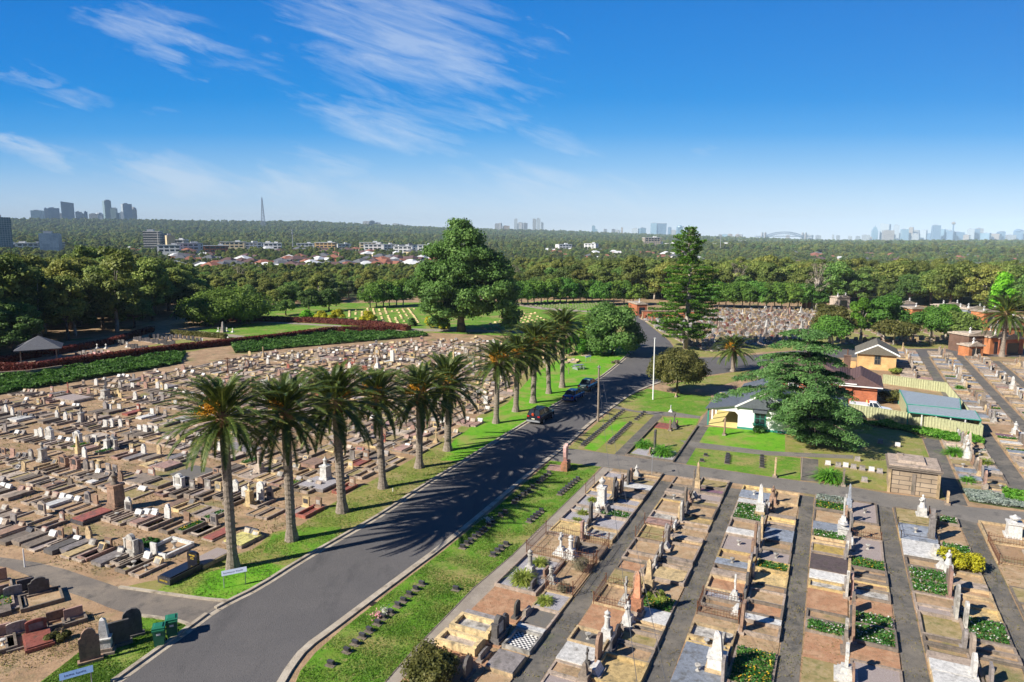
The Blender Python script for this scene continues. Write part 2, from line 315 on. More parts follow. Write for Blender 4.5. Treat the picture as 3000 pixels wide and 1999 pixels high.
def foliage(name, a, b2, c3=None, scale=.5, rough=.6, trans=.36, rand=0, spec=.3):
    m, nt, b = newmat(name, rough, spec); n = nt.nodes; l = nt.links
    g = n.new('ShaderNodeNewGeometry'); t = n.new('ShaderNodeTexNoise'); t.inputs['Scale'].default_value = scale; t.inputs['Detail'].default_value = 3
    tcc = n.new('ShaderNodeTexCoord'); l.new(tcc.outputs['Object'], t.inputs[0])
    ad = n.new('ShaderNodeMath'); ad.operation = 'MULTIPLY_ADD'; l.new(g.outputs['Random Per Island'], ad.inputs[0]); ad.inputs[1].default_value = .55
    r = n.new('ShaderNodeMapRange'); r.inputs[1].default_value = .38; r.inputs[2].default_value = .62; r.inputs[3].default_value = 0; r.inputs[4].default_value = .45; l.new(t.outputs[0], r.inputs[0]); l.new(r.outputs[0], ad.inputs[2])
    cr = n.new('ShaderNodeValToRGB'); e = cr.color_ramp.elements; e[0].color = col4(a); e[1].color = col4(c3 or sc_(b2, 1.6)); e[1].position = 1; k = cr.color_ramp.elements.new(.55); k.color = col4(b2); l.new(ad.outputs[0], cr.inputs[0])
    out = cr.outputs[0]
    if rand:
        oi = n.new('ShaderNodeObjectInfo'); hs = n.new('ShaderNodeHueSaturation'); r = n.new('ShaderNodeMapRange'); r.inputs[3].default_value = 1 - rand; r.inputs[4].default_value = 1 + rand
        l.new(oi.outputs['Random'], r.inputs[0]); l.new(r.outputs[0], hs.inputs['Value']); l.new(out, hs.inputs['Color'])
        r2 = n.new('ShaderNodeMapRange'); r2.inputs[3].default_value = .460; r2.inputs[4].default_value = .515; wn = n.new('ShaderNodeTexWhiteNoise'); wn.noise_dimensions = '1D'; l.new(oi.outputs['Random'], wn.inputs['W']); l.new(wn.outputs['Value'], r2.inputs[0]); l.new(r2.outputs[0], hs.inputs['Hue']); out = hs.outputs[0]
    l.new(out, b.inputs['Base Color'])
    if trans:
        tr = n.new('ShaderNodeBsdfTranslucent'); l.new(out, tr.inputs[0]); ms = n.new('ShaderNodeMixShader'); ms.inputs[0].default_value = trans
        l.new(b.outputs[0], ms.inputs[1]); l.new(tr.outputs[0], ms.inputs[2]); l.new(ms.outputs[0], n['Material Output'].inputs[0])
    return m
foliage('leaf_gum', (.095, .140, .030), (.185, .250, .052), (.34, .38, .10), .25, rand=.34)
foliage('leaf_wood', (.075, .145, .030), (.145, .245, .050), (.27, .37, .09), .25, rand=.32)
foliage('leaf_far', (.08, .130, .050), (.15, .205, .075), (.27, .31, .12), .2, rand=.45)
foliage('leaf_fig', (.065, .140, .030), (.130, .255, .052), (.26, .42, .11), .3)
foliage('grass_blade', (.10, .22, .02), (.17, .30, .04), (.36, .36, .10), .5)
foliage('dry_weed', (.20, .15, .07), (.28, .23, .09), (.22, .27, .06), .4)
foliage('leaf_bright', (.05, .15, .012), (.10, .27, .02), (.16, .36, .04), .3, rand=.1)
foliage('leaf_lime', (.12, .34, .012), (.21, .54, .022), (.32, .68, .06), .6)
foliage('leaf_clip', (.052, .145, .018), (.105, .25, .032), (.19, .38, .06), .3, rand=.12)
foliage('leaf_olive', (.075, .085, .018), (.14, .145, .034), (.25, .23, .07), .6)
foliage('leaf_cedar', (.070, .165, .045), (.140, .295, .080), (.25, .43, .14), .5, .65)
foliage('leaf_norfolk', (.055, .14, .014), (.115, .25, .024), (.22, .38, .05), .5)
foliage('leaf_gold', (.26, .30, .012), (.50, .46, .02), (.62, .60, .05), .8)
foliage('leaf_red', (.075, .022, .018), (.17, .035, .026), (.26, .10, .05), .8)
foliage('leaf_ivy', (.035, .095, .014), (.07, .17, .025), (.14, .27, .05), .4)
foliage('leaf_strap', (.06, .22, .015), (.14, .36, .03), (.26, .46, .08), 1.2)
foliage('leaf_agave', (.12, .20, .02), (.27, .33, .05), (.48, .50, .15), 1.5)
foliage('leaf_bed', (.03, .12, .015), (.06, .20, .03), (.12, .27, .05), 1.5)
foliage('leaf_silver', (.20, .26, .20), (.32, .38, .32), (.48, .52, .48), 1.5)
foliage('leaf_twig', (.16, .15, .09), (.26, .235, .15), (.36, .33, .23), 1.5)
foliage('petal_white', (.75, .73, .62), (.82, .80, .74), (.85, .84, .80), 1.5)
foliage('petal_yellow', (.80, .45, .02), (.85, .55, .04), (.85, .70, .1), 1.5)
foliage('petal_pink', (.75, .25, .30), (.75, .40, .45), (.82, .70, .70), 1.5)
foliage('palm_leaf', (.034, .064, .011), (.072, .112, .020), (.22, .24, .055), .7, .5, .15, spec=.25)
foliage('palm_fruit', (.62, .26, .02), (.75, .36, .03), (.80, .48, .06), 2)
foliage('palm_dry', (.20, .11, .05), (.30, .18, .08), (.40, .27, .13), 2)
def brickmat(name, c1, c2, mortar, sc_v, bw=.5, rh=.25, msz=.02, rough=.85, horiz=True, off=.5, coord='obj'):
    m, nt, b = newmat(name, rough); n = nt.nodes; l = nt.links
    tc = n.new('ShaderNodeTexCoord'); s = n.new('ShaderNodeSeparateXYZ'); l.new(tc.outputs['Object'], s.inputs[0])
    a = n.new('ShaderNodeMath'); a.operation = 'ADD'; l.new(s.outputs[0], a.inputs[0]); l.new(s.outputs[1], a.inputs[1])
    c = n.new('ShaderNodeCombineXYZ'); l.new(a.outputs[0], c.inputs[0]); l.new(s.outputs[2], c.inputs[1])
    t = n.new('ShaderNodeTexBrick'); l.new(c.outputs[0], t.inputs['Vector']); t.inputs['Scale'].default_value = sc_v; t.inputs['Brick Width'].default_value = bw; t.inputs['Row Height'].default_value = rh
    t.inputs['Mortar Size'].default_value = msz; t.offset = off; t.inputs['Color1'].default_value = col4(c1); t.inputs['Color2'].default_value = col4(c2); t.inputs['Mortar'].default_value = col4(mortar); t.inputs['Mortar Smooth'].default_value = 0.1
    ns = n.new('ShaderNodeTexNoise'); ns.inputs['Scale'].default_value = .8; ns.inputs['Detail'].default_value = 8; l.new(tc.outputs['Object'], ns.inputs[0])
    r = n.new('ShaderNodeMapRange'); r.inputs[1].default_value = .3; r.inputs[2].default_value = .7; r.inputs[3].default_value = .72; r.inputs[4].default_value = 1.2; l.new(ns.outputs[0], r.inputs[0])
    mx = n.new('ShaderNodeMix'); mx.data_type = 'RGBA'; mx.blend_type = 'MULTIPLY'; mx.inputs[0].default_value = 1; l.new(t.outputs[0], mx.inputs[6]); l.new(r.outputs[0], mx.inputs[7]); l.new(mx.outputs[2], b.inputs['Base Color'])
    return m
brickmat('brick_orange', (.55, .20, .07), (.46, .15, .055), (.42, .30, .2), 4, .92, .33)
brickmat('brick_tan', (.64, .40, .16), (.56, .34, .13), (.58, .46, .3), 4, .92, .33)
brickmat('brick_red', (.50, .15, .06), (.38, .105, .045), (.30, .22, .18), 4, .92, .33)
brickmat('brick_dark', (.17, .09, .06), (.13, .07, .05), (.2, .17, .14), 4, .92, .33)
brickmat('ashlar', (.34, .26, .18), (.42, .33, .235), (.10, .085, .07), 1, 1.6, .40, .03, .9)
for nme, g1, g2, fr, bw, rh, ms in (('tower_blue', (.15, .28, .38), (.24, .38, .48), (.46, .56, .62), 3.4, 3.6, .28), ('tower_grey', (.32, .40, .46), (.42, .48, .52), (.64, .66, .66), 4, 3.4, .5),
                        ('tower_pale', (.15, .19, .23), (.25, .28, .3), (.62, .60, .56), 4.5, 3.4, .75), ('tower_green', (.10, .19, .20), (.17, .27, .28), (.50, .56, .55), 3.2, 3.2, .5), ('tower_cream', (.14, .15, .17), (.22, .2, .2), (.62, .50, .34), 4.5, 3.6, .9),
                        ('block_bands', (.05, .06, .07), (.09, .1, .11), (.75, .74, .71), 60, 3.6, .75), ('tower_glass', (.12, .20, .30), (.20, .30, .42), (.30, .40, .5), 4, 4, .15)):
    m_ = brickmat(nme, g1, g2, fr, 1, bw, rh, ms / 2, .35, off=0)
def tilemat(name, c, scale=3.2, axis=(0, 0, 1), rough=.8, k=.55):
    m, nt, b = newmat(name, rough); n = nt.nodes; l = nt.links
    tc = n.new('ShaderNodeTexCoord'); w_ = n.new('ShaderNodeTexWave'); w_.bands_direction = 'Z' if axis[2] else ('X' if axis[0] else 'Y'); w_.inputs['Scale'].default_value = scale; w_.inputs['Distortion'].default_value = .6; l.new(tc.outputs['Object'], w_.inputs[0])
    ns = n.new('ShaderNodeTexNoise'); ns.inputs['Scale'].default_value = 4; ns.inputs['Detail'].default_value = 8; l.new(tc.outputs['Object'], ns.inputs[0])
    mx = n.new('ShaderNodeMix'); mx.data_type = 'RGBA'; l.new(ns.outputs[0], mx.inputs[0]); mx.inputs[6].default_value = col4(sc_(c, .6)); mx.inputs[7].default_value = col4(sc_(c, 1.4))
    m2 = n.new('ShaderNodeMix'); m2.data_type = 'RGBA'; m2.blend_type = 'MULTIPLY'; r = n.new('ShaderNodeMapRange'); r.inputs[3].default_value = k; r.inputs[4].default_value = 1.1; l.new(w_.outputs[1], r.inputs[0]); m2.inputs[0].default_value = 1
    l.new(mx.outputs[2], m2.inputs[6]); l.new(r.outputs[0], m2.inputs[7]); l.new(m2.outputs[2], b.inputs['Base Color'])
    bp = n.new('ShaderNodeBump'); bp.inputs['Strength'].default_value = .6; bp.inputs['Distance'].default_value = .05; l.new(w_.outputs[1], bp.inputs['Height']); l.new(bp.outputs[0], b.inputs['Normal'])
tilemat('tile_brown', (.15, .09, .085)); tilemat('tile_grey', (.15, .155, .17)); tilemat('tile_olive', (.19, .17, .13)); tilemat('tile_red', (.34, .14, .09)); tilemat('tile_dark', (.085, .085, .09))
tilemat('iron_roof', (.40, .46, .50), 9, (1, 0, 0), .4, .75); tilemat('iron_blue', (.175, .195, .225), 9, (1, 0, 0), .5, .7); tilemat('fence_cream', (.47, .48, .28), 4.5, (1, 0, 0), .5, .72)
nm('roof_white', [(.62, .63, .63), ((.45, .46, .46), .3, .5, .7, 6)], .6, 0, 1, .15)
nm('wall_white', [(.84, .835, .82), ((.74, .73, .70), 1.2, .52, .72, 6)], .7, .1, 10)
nm('wall_cream', [(.66, .54, .34), ((.55, .44, .27), 1.2, .5, .7, 6)], .8, .1, 10, .12)
nm('wall_yellow', [(.72, .60, .24)], .8, 0, 1)
nm('trim_white', [(.80, .80, .78)], .5, 0, 1); nm('trim_green', [(.04, .26, .19)], .5, 0, 1); nm('wood_grey', [(.26, .22, .18), ((.15, .12, .10), 5, .45, .65, 5, (1, 1, .2))], .9, .3, 20)
nm('timber_post', [(.30, .24, .19), ((.17, .13, .10), 5, .45, .65, 5, (1, 1, .2))], .9, .3, 20)
nm('glass_dark', [(.02, .03, .04)], .08, 0, 1, 0, .6); nm('metal_grey', [(.42, .44, .46)], .4, 0, 1, 0, .5, .5); nm('wire', [(.10, .10, .11)], .5, 0, 1)
nm('bin_green', [(.018, .13, .07), ((.03, .17, .10), 4, .5, .7, 5)], .45, .1, 12); nm('bin_lid', [(.022, .17, .10)], .4, 0, 1); nm('rubber', [(.02, .02, .02)], .7, 0, 1)
nm('car_black', [(.012, .014, .02)], .18, 0, 1, 0, .6); nm('car_blue', [(.012, .045, .20)], .18, 0, 1, 0, .6); nm('car_silver', [(.20, .29, .31)], .22, 0, 1, 0, .6, .6); nm('car_white', [(.80, .81, .82)], .25, 0, 1, 0, .6)
nm('lamp_red', [(.42, .02, .02)], .25, 0, 1); nm('lamp_clear', [(.75, .77, .8)], .15, 0, 1, 0, .7); nm('plate_cream', [(.80, .76, .55)], .5, 0, 1); nm('orange_red', [(.70, .09, .03)], .6, 0, 1); nm('sign_blue', [(.24, .40, .66), ((.36, .52, .76), 30, .5, .7, 2)], .35, 0, 1); nm('sign_pale', [(.60, .68, .80), ((.70, .76, .85), 30, .5, .7, 2)], .35, 0, 1); nm('ink', [(.03, .03, .06)], .6, 0, 1)
nm('rose_stone', [(.60, .34, .31), ((.70, .46, .42), 6, .45, .65, 5)], .6, .2, 20); nm('far_metal', [(.25, .30, .38)], .6, 0, 1)
m_, nt_, b_ = newmat('checker_tile', .4); n_ = nt_.nodes; ck = n_.new('ShaderNodeTexChecker'); ck.inputs['Scale'].default_value = 7.5; ck.inputs[1].default_value = (.80, .78, .72, 1); ck.inputs[2].default_value = (.03, .03, .04, 1)
tc_ = n_.new('ShaderNodeTexCoord'); nt_.links.new(tc_.outputs['Object'], ck.inputs[0]); nt_.links.new(ck.outputs[0], b_.inputs['Base Color'])
# ------------------------------------------------------------------ ground, roads, lawns
def PG(pts, z=0): return [G(x, y) for x, y in pts]
def Z(ox, oy, s, pts): return [(ox + a * s, oy + b * s) for a, b in pts]
def smooth(pts, n=1):
    for _ in range(n):
        o = [pts[0]]
        for a, b in zip(pts, pts[1:]): o += [(a[0] * .75 + b[0] * .25, a[1] * .75 + b[1] * .25), (a[0] * .25 + b[0] * .75, a[1] * .25 + b[1] * .75)]
        pts = o + [pts[-1]]
    return pts
rings = [0] + [12, 30, 60, 100, 150, 210, 270, 329] + [345 + i * 25 for i in range(12)] + [660 + i * 60 for i in range(16)] + [1700 + i * 150 for i in range(14)] + [3900 + i * 300 for i in range(10)] + [7200, 8000, 9000, 10000, 11000]
NA = 180; V = [(0, 0, 0)]; Fc = []
for r in rings[1:]:
    for k in range(NA):
        a = 2 * math.pi * k / NA; x, y = r * math.sin(a), r * math.cos(a); V.append((x, y, tz(x, y)))
for k in range(NA): Fc.append((0, 1 + (k + 1) % NA, 1 + k))
for i in range(len(rings) - 2):
    for k in range(NA):
        a = 1 + i * NA; Fc.append((a + k, a + (k + 1) % NA, a + NA + (k + 1) % NA, a + NA + k))
g = MB(); 
for i, f in enumerate(Fc):
    rr = rings[min(len(rings) - 1, 1 + max(0, (i - NA) // NA) + (1 if i >= NA else 0))]; g.m.append(1 if rr > 300 else 0)
g.v = V; g.f = Fc
struct('ground', g, ['dirt', 'scrub'], False)
RL = [(330, 1999), (440, 1920), (555, 1838), (620, 1790), (669, 1763), (750, 1724), (877, 1643), (1011, 1567), (1126, 1501), (1228, 1430), (1388, 1332), (1500, 1262), (1637, 1179), (1749, 1113), (1800, 1074), (1838, 1041), (1850, 1018), (1860, 985), (1858, 950), (1850, 925)]
RR = [(800, 2040), (826, 1999), (849, 1959), (893, 1902), (973, 1844), (1069, 1771), (1180, 1688), (1292, 1605), (1420, 1500), (1545, 1393), (1659, 1306), (1730, 1239), (1793, 1194), (1851, 1153), (1915, 1127), (1963, 1112), (2010, 1106), (2083, 1099), (2170, 1086), (2300, 1068), (2420, 1045), (3050, 1046)]
RU = [(3050, 1022), (2420, 1024), (2300, 1030), (2211, 1041), (2071, 1049), (2010, 1046), (1985, 1030), (1972, 1015), (1959, 997), (1930, 975), (1890, 943), (1872, 925)]
RL2 = smooth(PG(RL), 1); RR2 = smooth(PG(RR), 1); RU2 = smooth(PG(RU), 1)
road = MB(); near = [(-60, 14), (-40, 20)]
road.sheet(PG([(200, 2100), (330, 1999)]) [:0] + [(-26, 20)] + RL2 + RU2[::-1] + RR2[::-1] + [(-5, 20)], .012)
struct('road', road, 'asphalt')
side = MB(); SN = [(-300, 1600), (0, 1632), (150, 1655), (300, 1705), (351, 1722), (430, 1733), (510, 1745), (600, 1757), (669, 1763), (760, 1722)]
SS = [(560, 1838), (545, 1828), (500, 1817), (414, 1806), (340, 1790), (250, 1752), (180, 1730), (90, 1690), (0, 1655), (-300, 1625)]
side.sheet(smooth(PG(SN), 1) + [G(790, 1790), G(640, 1850)] + smooth(PG(SS), 1), .008)
struct('side_road', side, 'asphalt_old')
lane = MB(); LN = [(1655, 1312), (1800, 1332), (1972, 1355), (2010, 1362), (2250, 1397), (2349, 1411), (2473, 1424), (2598, 1446), (2738, 1462), (2834, 1485), (3000, 1500), (3150, 1522)]
LS = [(3150, 1585), (3000, 1560), (2856, 1532), (2738, 1503), (2610, 1488), (2569, 1481), (2387, 1450), (2138, 1414), (1978, 1395), (1761, 1368), (1612, 1349), (1600, 1352)]
lane.sheet(PG(LN) + PG(LS), .008); struct('service_lane', lane, 'lane_grey')
# long paths between the columns of old graves: v centre, half width (runs u 27 -> lane)
COLV = {  # column: (v of left edge, spine, right edge) at u=30 and at u=62
 1: ((-19.0, -15.6, -13.9), (-19.5, -17.4, -14.4)), 2: ((-12.6, -10.4, -7.9), (-13.3, -11.0, -8.4)), 3: ((-6.7, -4.2, -1.9), (-7.3, -4.6, -2.5)),
 4: ((-.8, 1.35, 3.95), (-1.4, 1.25, 3.4)), 5: ((5.2, 7.25, 9.75), (4.5, 7.2, 9.0)), 6: ((10.7, 13.2, 15.6), (10.3, 12.9, 15.2)), 7: ((16.9, 19.3, 21.5), (16.4, 18.8, 21))}
def cv(c, k, u):
    a, b = COLV[c]; return a[k] + (b[k] - a[k]) * (u - 30) / 32
def lane_u(v): return 59.4 + (v + 20) * .14 if v < 2 else 62.4 + (v - 2) * .02
pth = MB()
for c in range(1, 7):
    pts = [W(24, cv(c, 2, 24) + .02), W(lane_u(cv(c, 2, 60)) + .8, cv(c, 2, 62) + .02), W(lane_u(cv(c, 2, 60)) + .8, cv(c + 1, 0, 62) - .02), W(24, cv(c + 1, 0, 24) - .02)]
    pth.sheet(pts, .006)
struct('path', pth, 'path_dark')
fp = MB(); fp.sheet(PG([(1110, 2020), (1206, 1911), (1292, 1822), (1388, 1723), (1500, 1628), (1653, 1478), (1765, 1369), (1797, 1374), (1700, 1470), (1590, 1580), (1480, 1692), (1370, 1800), (1290, 1890), (1190, 2020)]), .006); struct('footpath', fp, 'path_light')
q = MB(); Z7 = (1500, 1000, .3189)
q.sheet(PG(Z(*Z7, [(940, 1040), (1310, 676), (1385, 690), (1040, 1052)])), .0145); q.sheet(PG(Z(*Z7, [(1700, 775), (1805, 790), (1600, 1130), (1480, 1112)])), .0145)
q.sheet(PG([(2347, 1342), (2397, 1347), (2397, 1412), (2347, 1408)]), .0145); q.sheet(PG([(2703, 1285), (2742, 1290), (2830, 1480), (2770, 1465)]), .0145); q.sheet(PG([(2880, 1300), (2935, 1318), (3010, 1420), (3010, 1490), (2990, 1490)]), .0149)
struct('side_path', q, 'path_dark')
q = MB(); q.sheet(PG(Z(*Z7, [(930, 590), (1130, 640), (1500, 655), (1735, 690), (1725, 712), (1300, 678), (920, 615)])), .0151); q.sheet(PG(Z(*Z7, [(1800, 640), (1830, 770), (1700, 790), (1705, 775)])), .0153)
q.sheet(PG([(1990, 1290), (2250, 1322), (2500, 1335), (2500, 1345), (2250, 1335), (2035, 1312)]), .0155); struct('garden_path', q, 'lane_grey')
q = MB()
for v0, v1, u0, u1 in ((13.2, 14.6, 104, 156), (19.2, 20.5, 95, 156), (24.6, 25.7, 92, 150), (30, 31, 80, 146), (14.4, 15.8, 70, 92), (9.0, 10.2, 66, 88), (20.3, 21.4, 66, 94), (26, 27, 66, 92), (36, 37, 90, 140)):
    q.sheet([W(u0, v0), W(u0, v1), W(u1, v1), W(u1, v0)], .006)
struct('column_path', q, 'path_dark')
LZ = [0]
def lawn(name, pts, mat='lawn', z=.010):
    LZ[0] += 1; return struct(name, MB().sheet(pts, z + .00013 * LZ[0]), mat)
lawn('lawn', PG([(862, 2010), (880, 1966), (925, 1912), (1000, 1846), (1100, 1768), (1200, 1690), (1310, 1606), (1420, 1515), (1560, 1396), (1612, 1350), (1761, 1368), (1653, 1478), (1500, 1628), (1388, 1723), (1292, 1822), (1206, 1911), (1110, 2020)]))
lawn('verge', PG([(365, 1720), (510, 1744), (669, 1762), (750, 1724), (1011, 1568), (1126, 1502), (1500, 1263), (1637, 1180), (1749, 1114), (1838, 1042), (1850, 1020), (1860, 980), (1850, 945), (1790, 950), (1700, 1000), (1600, 1030), (1540, 1090), (1450, 1190), (1330, 1262), (1200, 1350), (1050, 1430), (950, 1490), (880, 1540), (800, 1560), (740, 1610), (640, 1640), (520, 1690), (430, 1705)]), 'lawn_dry', .006)
lawn('verge_green', PG([(455, 1733), (510, 1743), (660, 1760), (748, 1724), (850, 1660), (790, 1650), (700, 1655), (600, 1680), (520, 1700)]), 'lawn_bright', .0075)
lawn('verge_green', PG([(770, 1620), (880, 1632), (985, 1578), (1000, 1545), (900, 1545), (800, 1565)]), 'lawn', .0075)
lawn('verge_green', PG([(1350, 1350), (1500, 1260), (1637, 1178), (1749, 1112), (1838, 1041), (1850, 1018), (1640, 1052), (1560, 1100), (1490, 1180), (1400, 1235), (1330, 1290), (1290, 1350)]), 'lawn_bright', .0075)
lawn('lawn_corner', PG([(90, 2020), (235, 1910), (290, 1880), (330, 1830), (380, 1812), (414, 1808), (500, 1819), (545, 1830), (552, 1840), (430, 1925), (300, 2020)]), 'lawn')
lawn('lawn_plaques', PG(Z(*Z7, [(512, 985), (930, 622), (1305, 680), (940, 1040), (700, 1005)])), 'lawn_dry')
lawn('lawn_strip', PG(Z(*Z7, [(660, 985), (960, 725), (1060, 745), (770, 1010)])), 'lawn_bright', .0115)
lawn('lawn_statue', PG(Z(*Z7, [(1385, 690), (1728, 712), (1695, 785), (1480, 1108), (1045, 1050), (1310, 765)])), 'lawn_dry')
lawn('lawn_strip', PG(Z(*Z7, [(1390, 700), (1715, 715), (1690, 770), (1540, 770), (1400, 750)])), 'lawn_bright', .0115)
lawn('lawn_chapel', PG(Z(*Z7, [(1810, 785), (2352, 830), (2700, 900), (2900, 1100), (2352, 1010), (1700, 962)])), 'lawn_bright')
lawn('lawn_front', PG([(2026, 1313), (2250, 1332), (2345, 1343), (2345, 1409), (2250, 1396), (2010, 1361)]), 'lawn')
lawn('lawn_cedar', PG([(2300, 1240), (2640, 1230), (2700, 1285), (2770, 1465), (2598, 1440), (2398, 1410), (2398, 1345), (2300, 1330)]), 'lawn_dry')
lawn('lawn_flagpole', PG(Z(*Z7, [(955, 592), (1060, 505), (1250, 435), (1480, 480), (1830, 500), (1790, 640), (1735, 690), (1500, 653), (1130, 637)])), 'lawn')
lawn('lawn_round_tree', PG([(1950, 1128), (2083, 1102), (2170, 1089), (2320, 1070), (2480, 1055), (2480, 1100), (2200, 1105), (2110, 1130), (1980, 1140)]), 'lawn_dry')
lawn('lawn_far', PG([(1850, 915), (2440, 905), (3050, 930), (3050, 1020), (2420, 1022), (2260, 1030), (2071, 1047), (2010, 1044), (1985, 1028), (1960, 995)]), 'lawn_dry', .005)
lawn('lawn_central', PG([(640, 1010), (780, 1003), (1000, 990), (1260, 975), (1500, 985), (1860, 980), (1858, 900), (1500, 885), (1000, 888), (760, 895)]), 'lawn', .004)
lawn('lawn_war_graves', PG([(1508, 893), (1600, 880), (1775, 882), (1775, 900), (1740, 915), (1620, 910)]), 'lawn_bright', .0085)
lawn('lawn_garden', PG([(700, 958), (760, 946), (960, 955), (930, 966), (760, 975), (620, 985), (560, 972), (600, 960)]), 'lawn', .0085)
lawn('lawn_garden', PG([(330, 1042), (440, 1012), (560, 990), (700, 1005), (560, 1030), (400, 1055), (290, 1068)]), 'lawn_dry', .0085)
q = MB(); q.sheet(PG([(1500, 893), (1600, 909), (1740, 916), (1740, 912), (1605, 903), (1500, 886)]), .012); q.sheet(PG([(1160, 970), (1500, 975), (1700, 985), (1700, 978), (1500, 968), (1160, 962)]), .012)
q.sheet(PG([(560, 968), (760, 945), (1000, 958), (1000, 954), (760, 940), (555, 960)]), .012); q.sheet(PG([(540, 965), (720, 985), (700, 990), (520, 970)]), .0125); struct('garden_path', q, 'path_light')
# kerbs
def ribbon(mb, pts, w, h, z=0):
    for i, (a, b) in enumerate(zip(pts, pts[1:])):
        d = math.hypot(b[0] - a[0], b[1] - a[1]);
        if d < .01: continue
        mb.box((a[0] + b[0]) / 2, (a[1] + b[1]) / 2, z, d + w * .2, w, h + .0004 * (i % 3), math.atan2(b[1] - a[1], b[0] - a[0]))
q = MB(); ribbon(q, RL2[7:] , .22, .13); ribbon(q, smooth(PG(SN[4:-1])), .2, .11); ribbon(q, smooth(PG(SS[:4])), .2, .11); ribbon(q, RL2[:7], .25, .12); ribbon(q, RR2[:31], .42, .11); struct('kerb', q, 'kerb_conc')
q = MB()
for i, (a, b) in enumerate(zip(RL2, RL2[1:])):
    d = math.hypot(b[0] - a[0], b[1] - a[1]); nx, ny = (b[1] - a[1]) / d, -(b[0] - a[0]) / d; q.add([(a[0] + nx * .1, a[1] + ny * .1, .017), (a[0] + nx * .45, a[1] + ny * .45, .017), (b[0] + nx * .45, b[1] + ny * .45, .017), (b[0] + nx * .1, b[1] + ny * .1, .017)], [(0, 1, 2, 3)])
struct('gutter', q, 'kerb_conc')
q = MB(); ribbon(q, PG([(1110, 2020), (1206, 1911), (1292, 1822), (1388, 1723), (1500, 1628), (1653, 1478), (1765, 1369)]), .06, .03)
struct('path_edging', q, 'conc_dark')

# ------------------------------------------------------------------ foliage builders
def quads(C, Nn, size, asp=1.0, rng=RNG):
    """leaf quads at centres C, facing Nn"""
    n = len(C); Nn = Nn / (np.linalg.norm(Nn, axis=1, keepdims=True) + 1e-9)
    r = rng.normal(size=(n, 3)); U = np.cross(Nn, r); U /= (np.linalg.norm(U, axis=1, keepdims=True) + 1e-9); Wv = np.cross(Nn, U)
    s = (np.asarray(size) * np.ones(n))[:, None] / 2
    bend = Nn * s * .35
    P = np.stack([C - U * s - Wv * s * asp, C + U * s - Wv * s * asp * .6 + bend, C + U * s + Wv * s * asp, C - U * s * .6 + Wv * s * asp + bend], 1)
    return P.reshape(-1, 3)
def blob(c, r, sq=.8, n=7, m=5, rng=RNG):
    th = np.linspace(0, 2 * np.pi, n, endpoint=False); ph = np.linspace(.12, np.pi - .12, m); P = []
    for p in ph:
        for t in th:
            k = r * (1 + rng.uniform(-.22, .22)); P.append((c[0] + k * np.sin(p) * np.cos(t), c[1] + k * np.sin(p) * np.sin(t), c[2] + k * sq * np.cos(p)))
    Fq = []
    for i in range(m - 1):
        for j in range(n): a = i * n + j; b = i * n + (j + 1) % n; Fq.append((b, a, a + n, b + n))
    return np.array(P), Fq
def clumps(name, mat, centres, radii, nleaf, leaf, seed=1, sq=.75, core=.62, up=.35, asp=.8):
    rng = np.random.default_rng(seed); VV = []; FF = []; o = 0; base = []
    for c, r in zip(centres, radii):
        n = max(8, int(nleaf * (r / np.mean(radii)) ** 2))
        d = rng.normal(size=(n, 3)); d /= np.linalg.norm(d, axis=1, keepdims=True); d[:, 2] = np.where((d[:, 2] < -.35) & (rng.random(n) < .7), -d[:, 2], d[:, 2])
        rad = r * (rng.uniform(.62, 1.12, n) ** 1)[:, None]
        P = np.array(c) + d * rad * np.array([1, 1, sq]); nn = d + rng.normal(size=(n, 3)) * .55 + np.array([0, 0, up])
        base.append(quads(P, nn, leaf * rng.uniform(.6, 1.35, n), asp, rng))
    Q = np.concatenate(base); nq = len(Q) // 4; VV.append(Q); FF.append(np.arange(nq * 4).reshape(-1, 4)); o = nq * 4
    if core:
        for c, r in zip(centres, radii):
            p, f = blob(c, r * core, sq, rng=rng); VV.append(p); FF.append(np.array(f) + o); o += len(p)
    return npmesh(name, np.concatenate(VV), np.concatenate(FF), mat)
def crown_pts(rng, shape, n, R_, H0, H1):
    """clump centres through the outer part of a crown"""
    out = []; rad = []
    for i in range(n):
        t = (i + .5) / n; z = H0 + (H1 - H0) * rng.uniform(0, 1)
        k = (z - H0) / (H1 - H0)
        if shape == 'dome': e = math.sqrt(max(0, 1 - (max(0, k - .25) / .8) ** 2)) * (1 if k > .12 else .8)
        elif shape == 'cone': e = 1.05 - k * .8
        elif shape == 'flat': e = math.sqrt(max(.05, 1 - k ** 3)) * (.55 + .45 * k)
        elif shape == 'tall': e = math.sin(math.pi * (.12 + .82 * k)) ** .6
        else: e = 1
        a = rng.uniform(0, 2 * math.pi); q_ = R_ * e * math.sqrt(rng.uniform(.25, 1)) * .85
        out.append((q_ * math.cos(a), q_ * math.sin(a), z)); rad.append(R_ * rng.uniform(.24, .40))
    return out, rad
def trunk_mb(cents, H0, r, seed, forks=4, base=0):
    rnd = random.Random(seed); mb = MB(); top = H0 + .5
    j = [(0, 0, base), (rnd.uniform(-.2, .2), rnd.uniform(-.2, .2), base + (top - base) * .5), (rnd.uniform(-.3, .3), rnd.uniform(-.3, .3), top)]
    mb.path(j, [r * 1.35, r, r * .75], 8)
    for c in rnd.sample(list(cents), min(forks, len(cents))):
        mid = ((j[2][0] * .55 + c[0] * .45), (j[2][1] * .55 + c[1] * .45), j[2][2] * .5 + c[2] * .5 + .3)
        mb.path([j[2], mid, c], [r * .55, r * .36, r * .12], 6)
    return mb
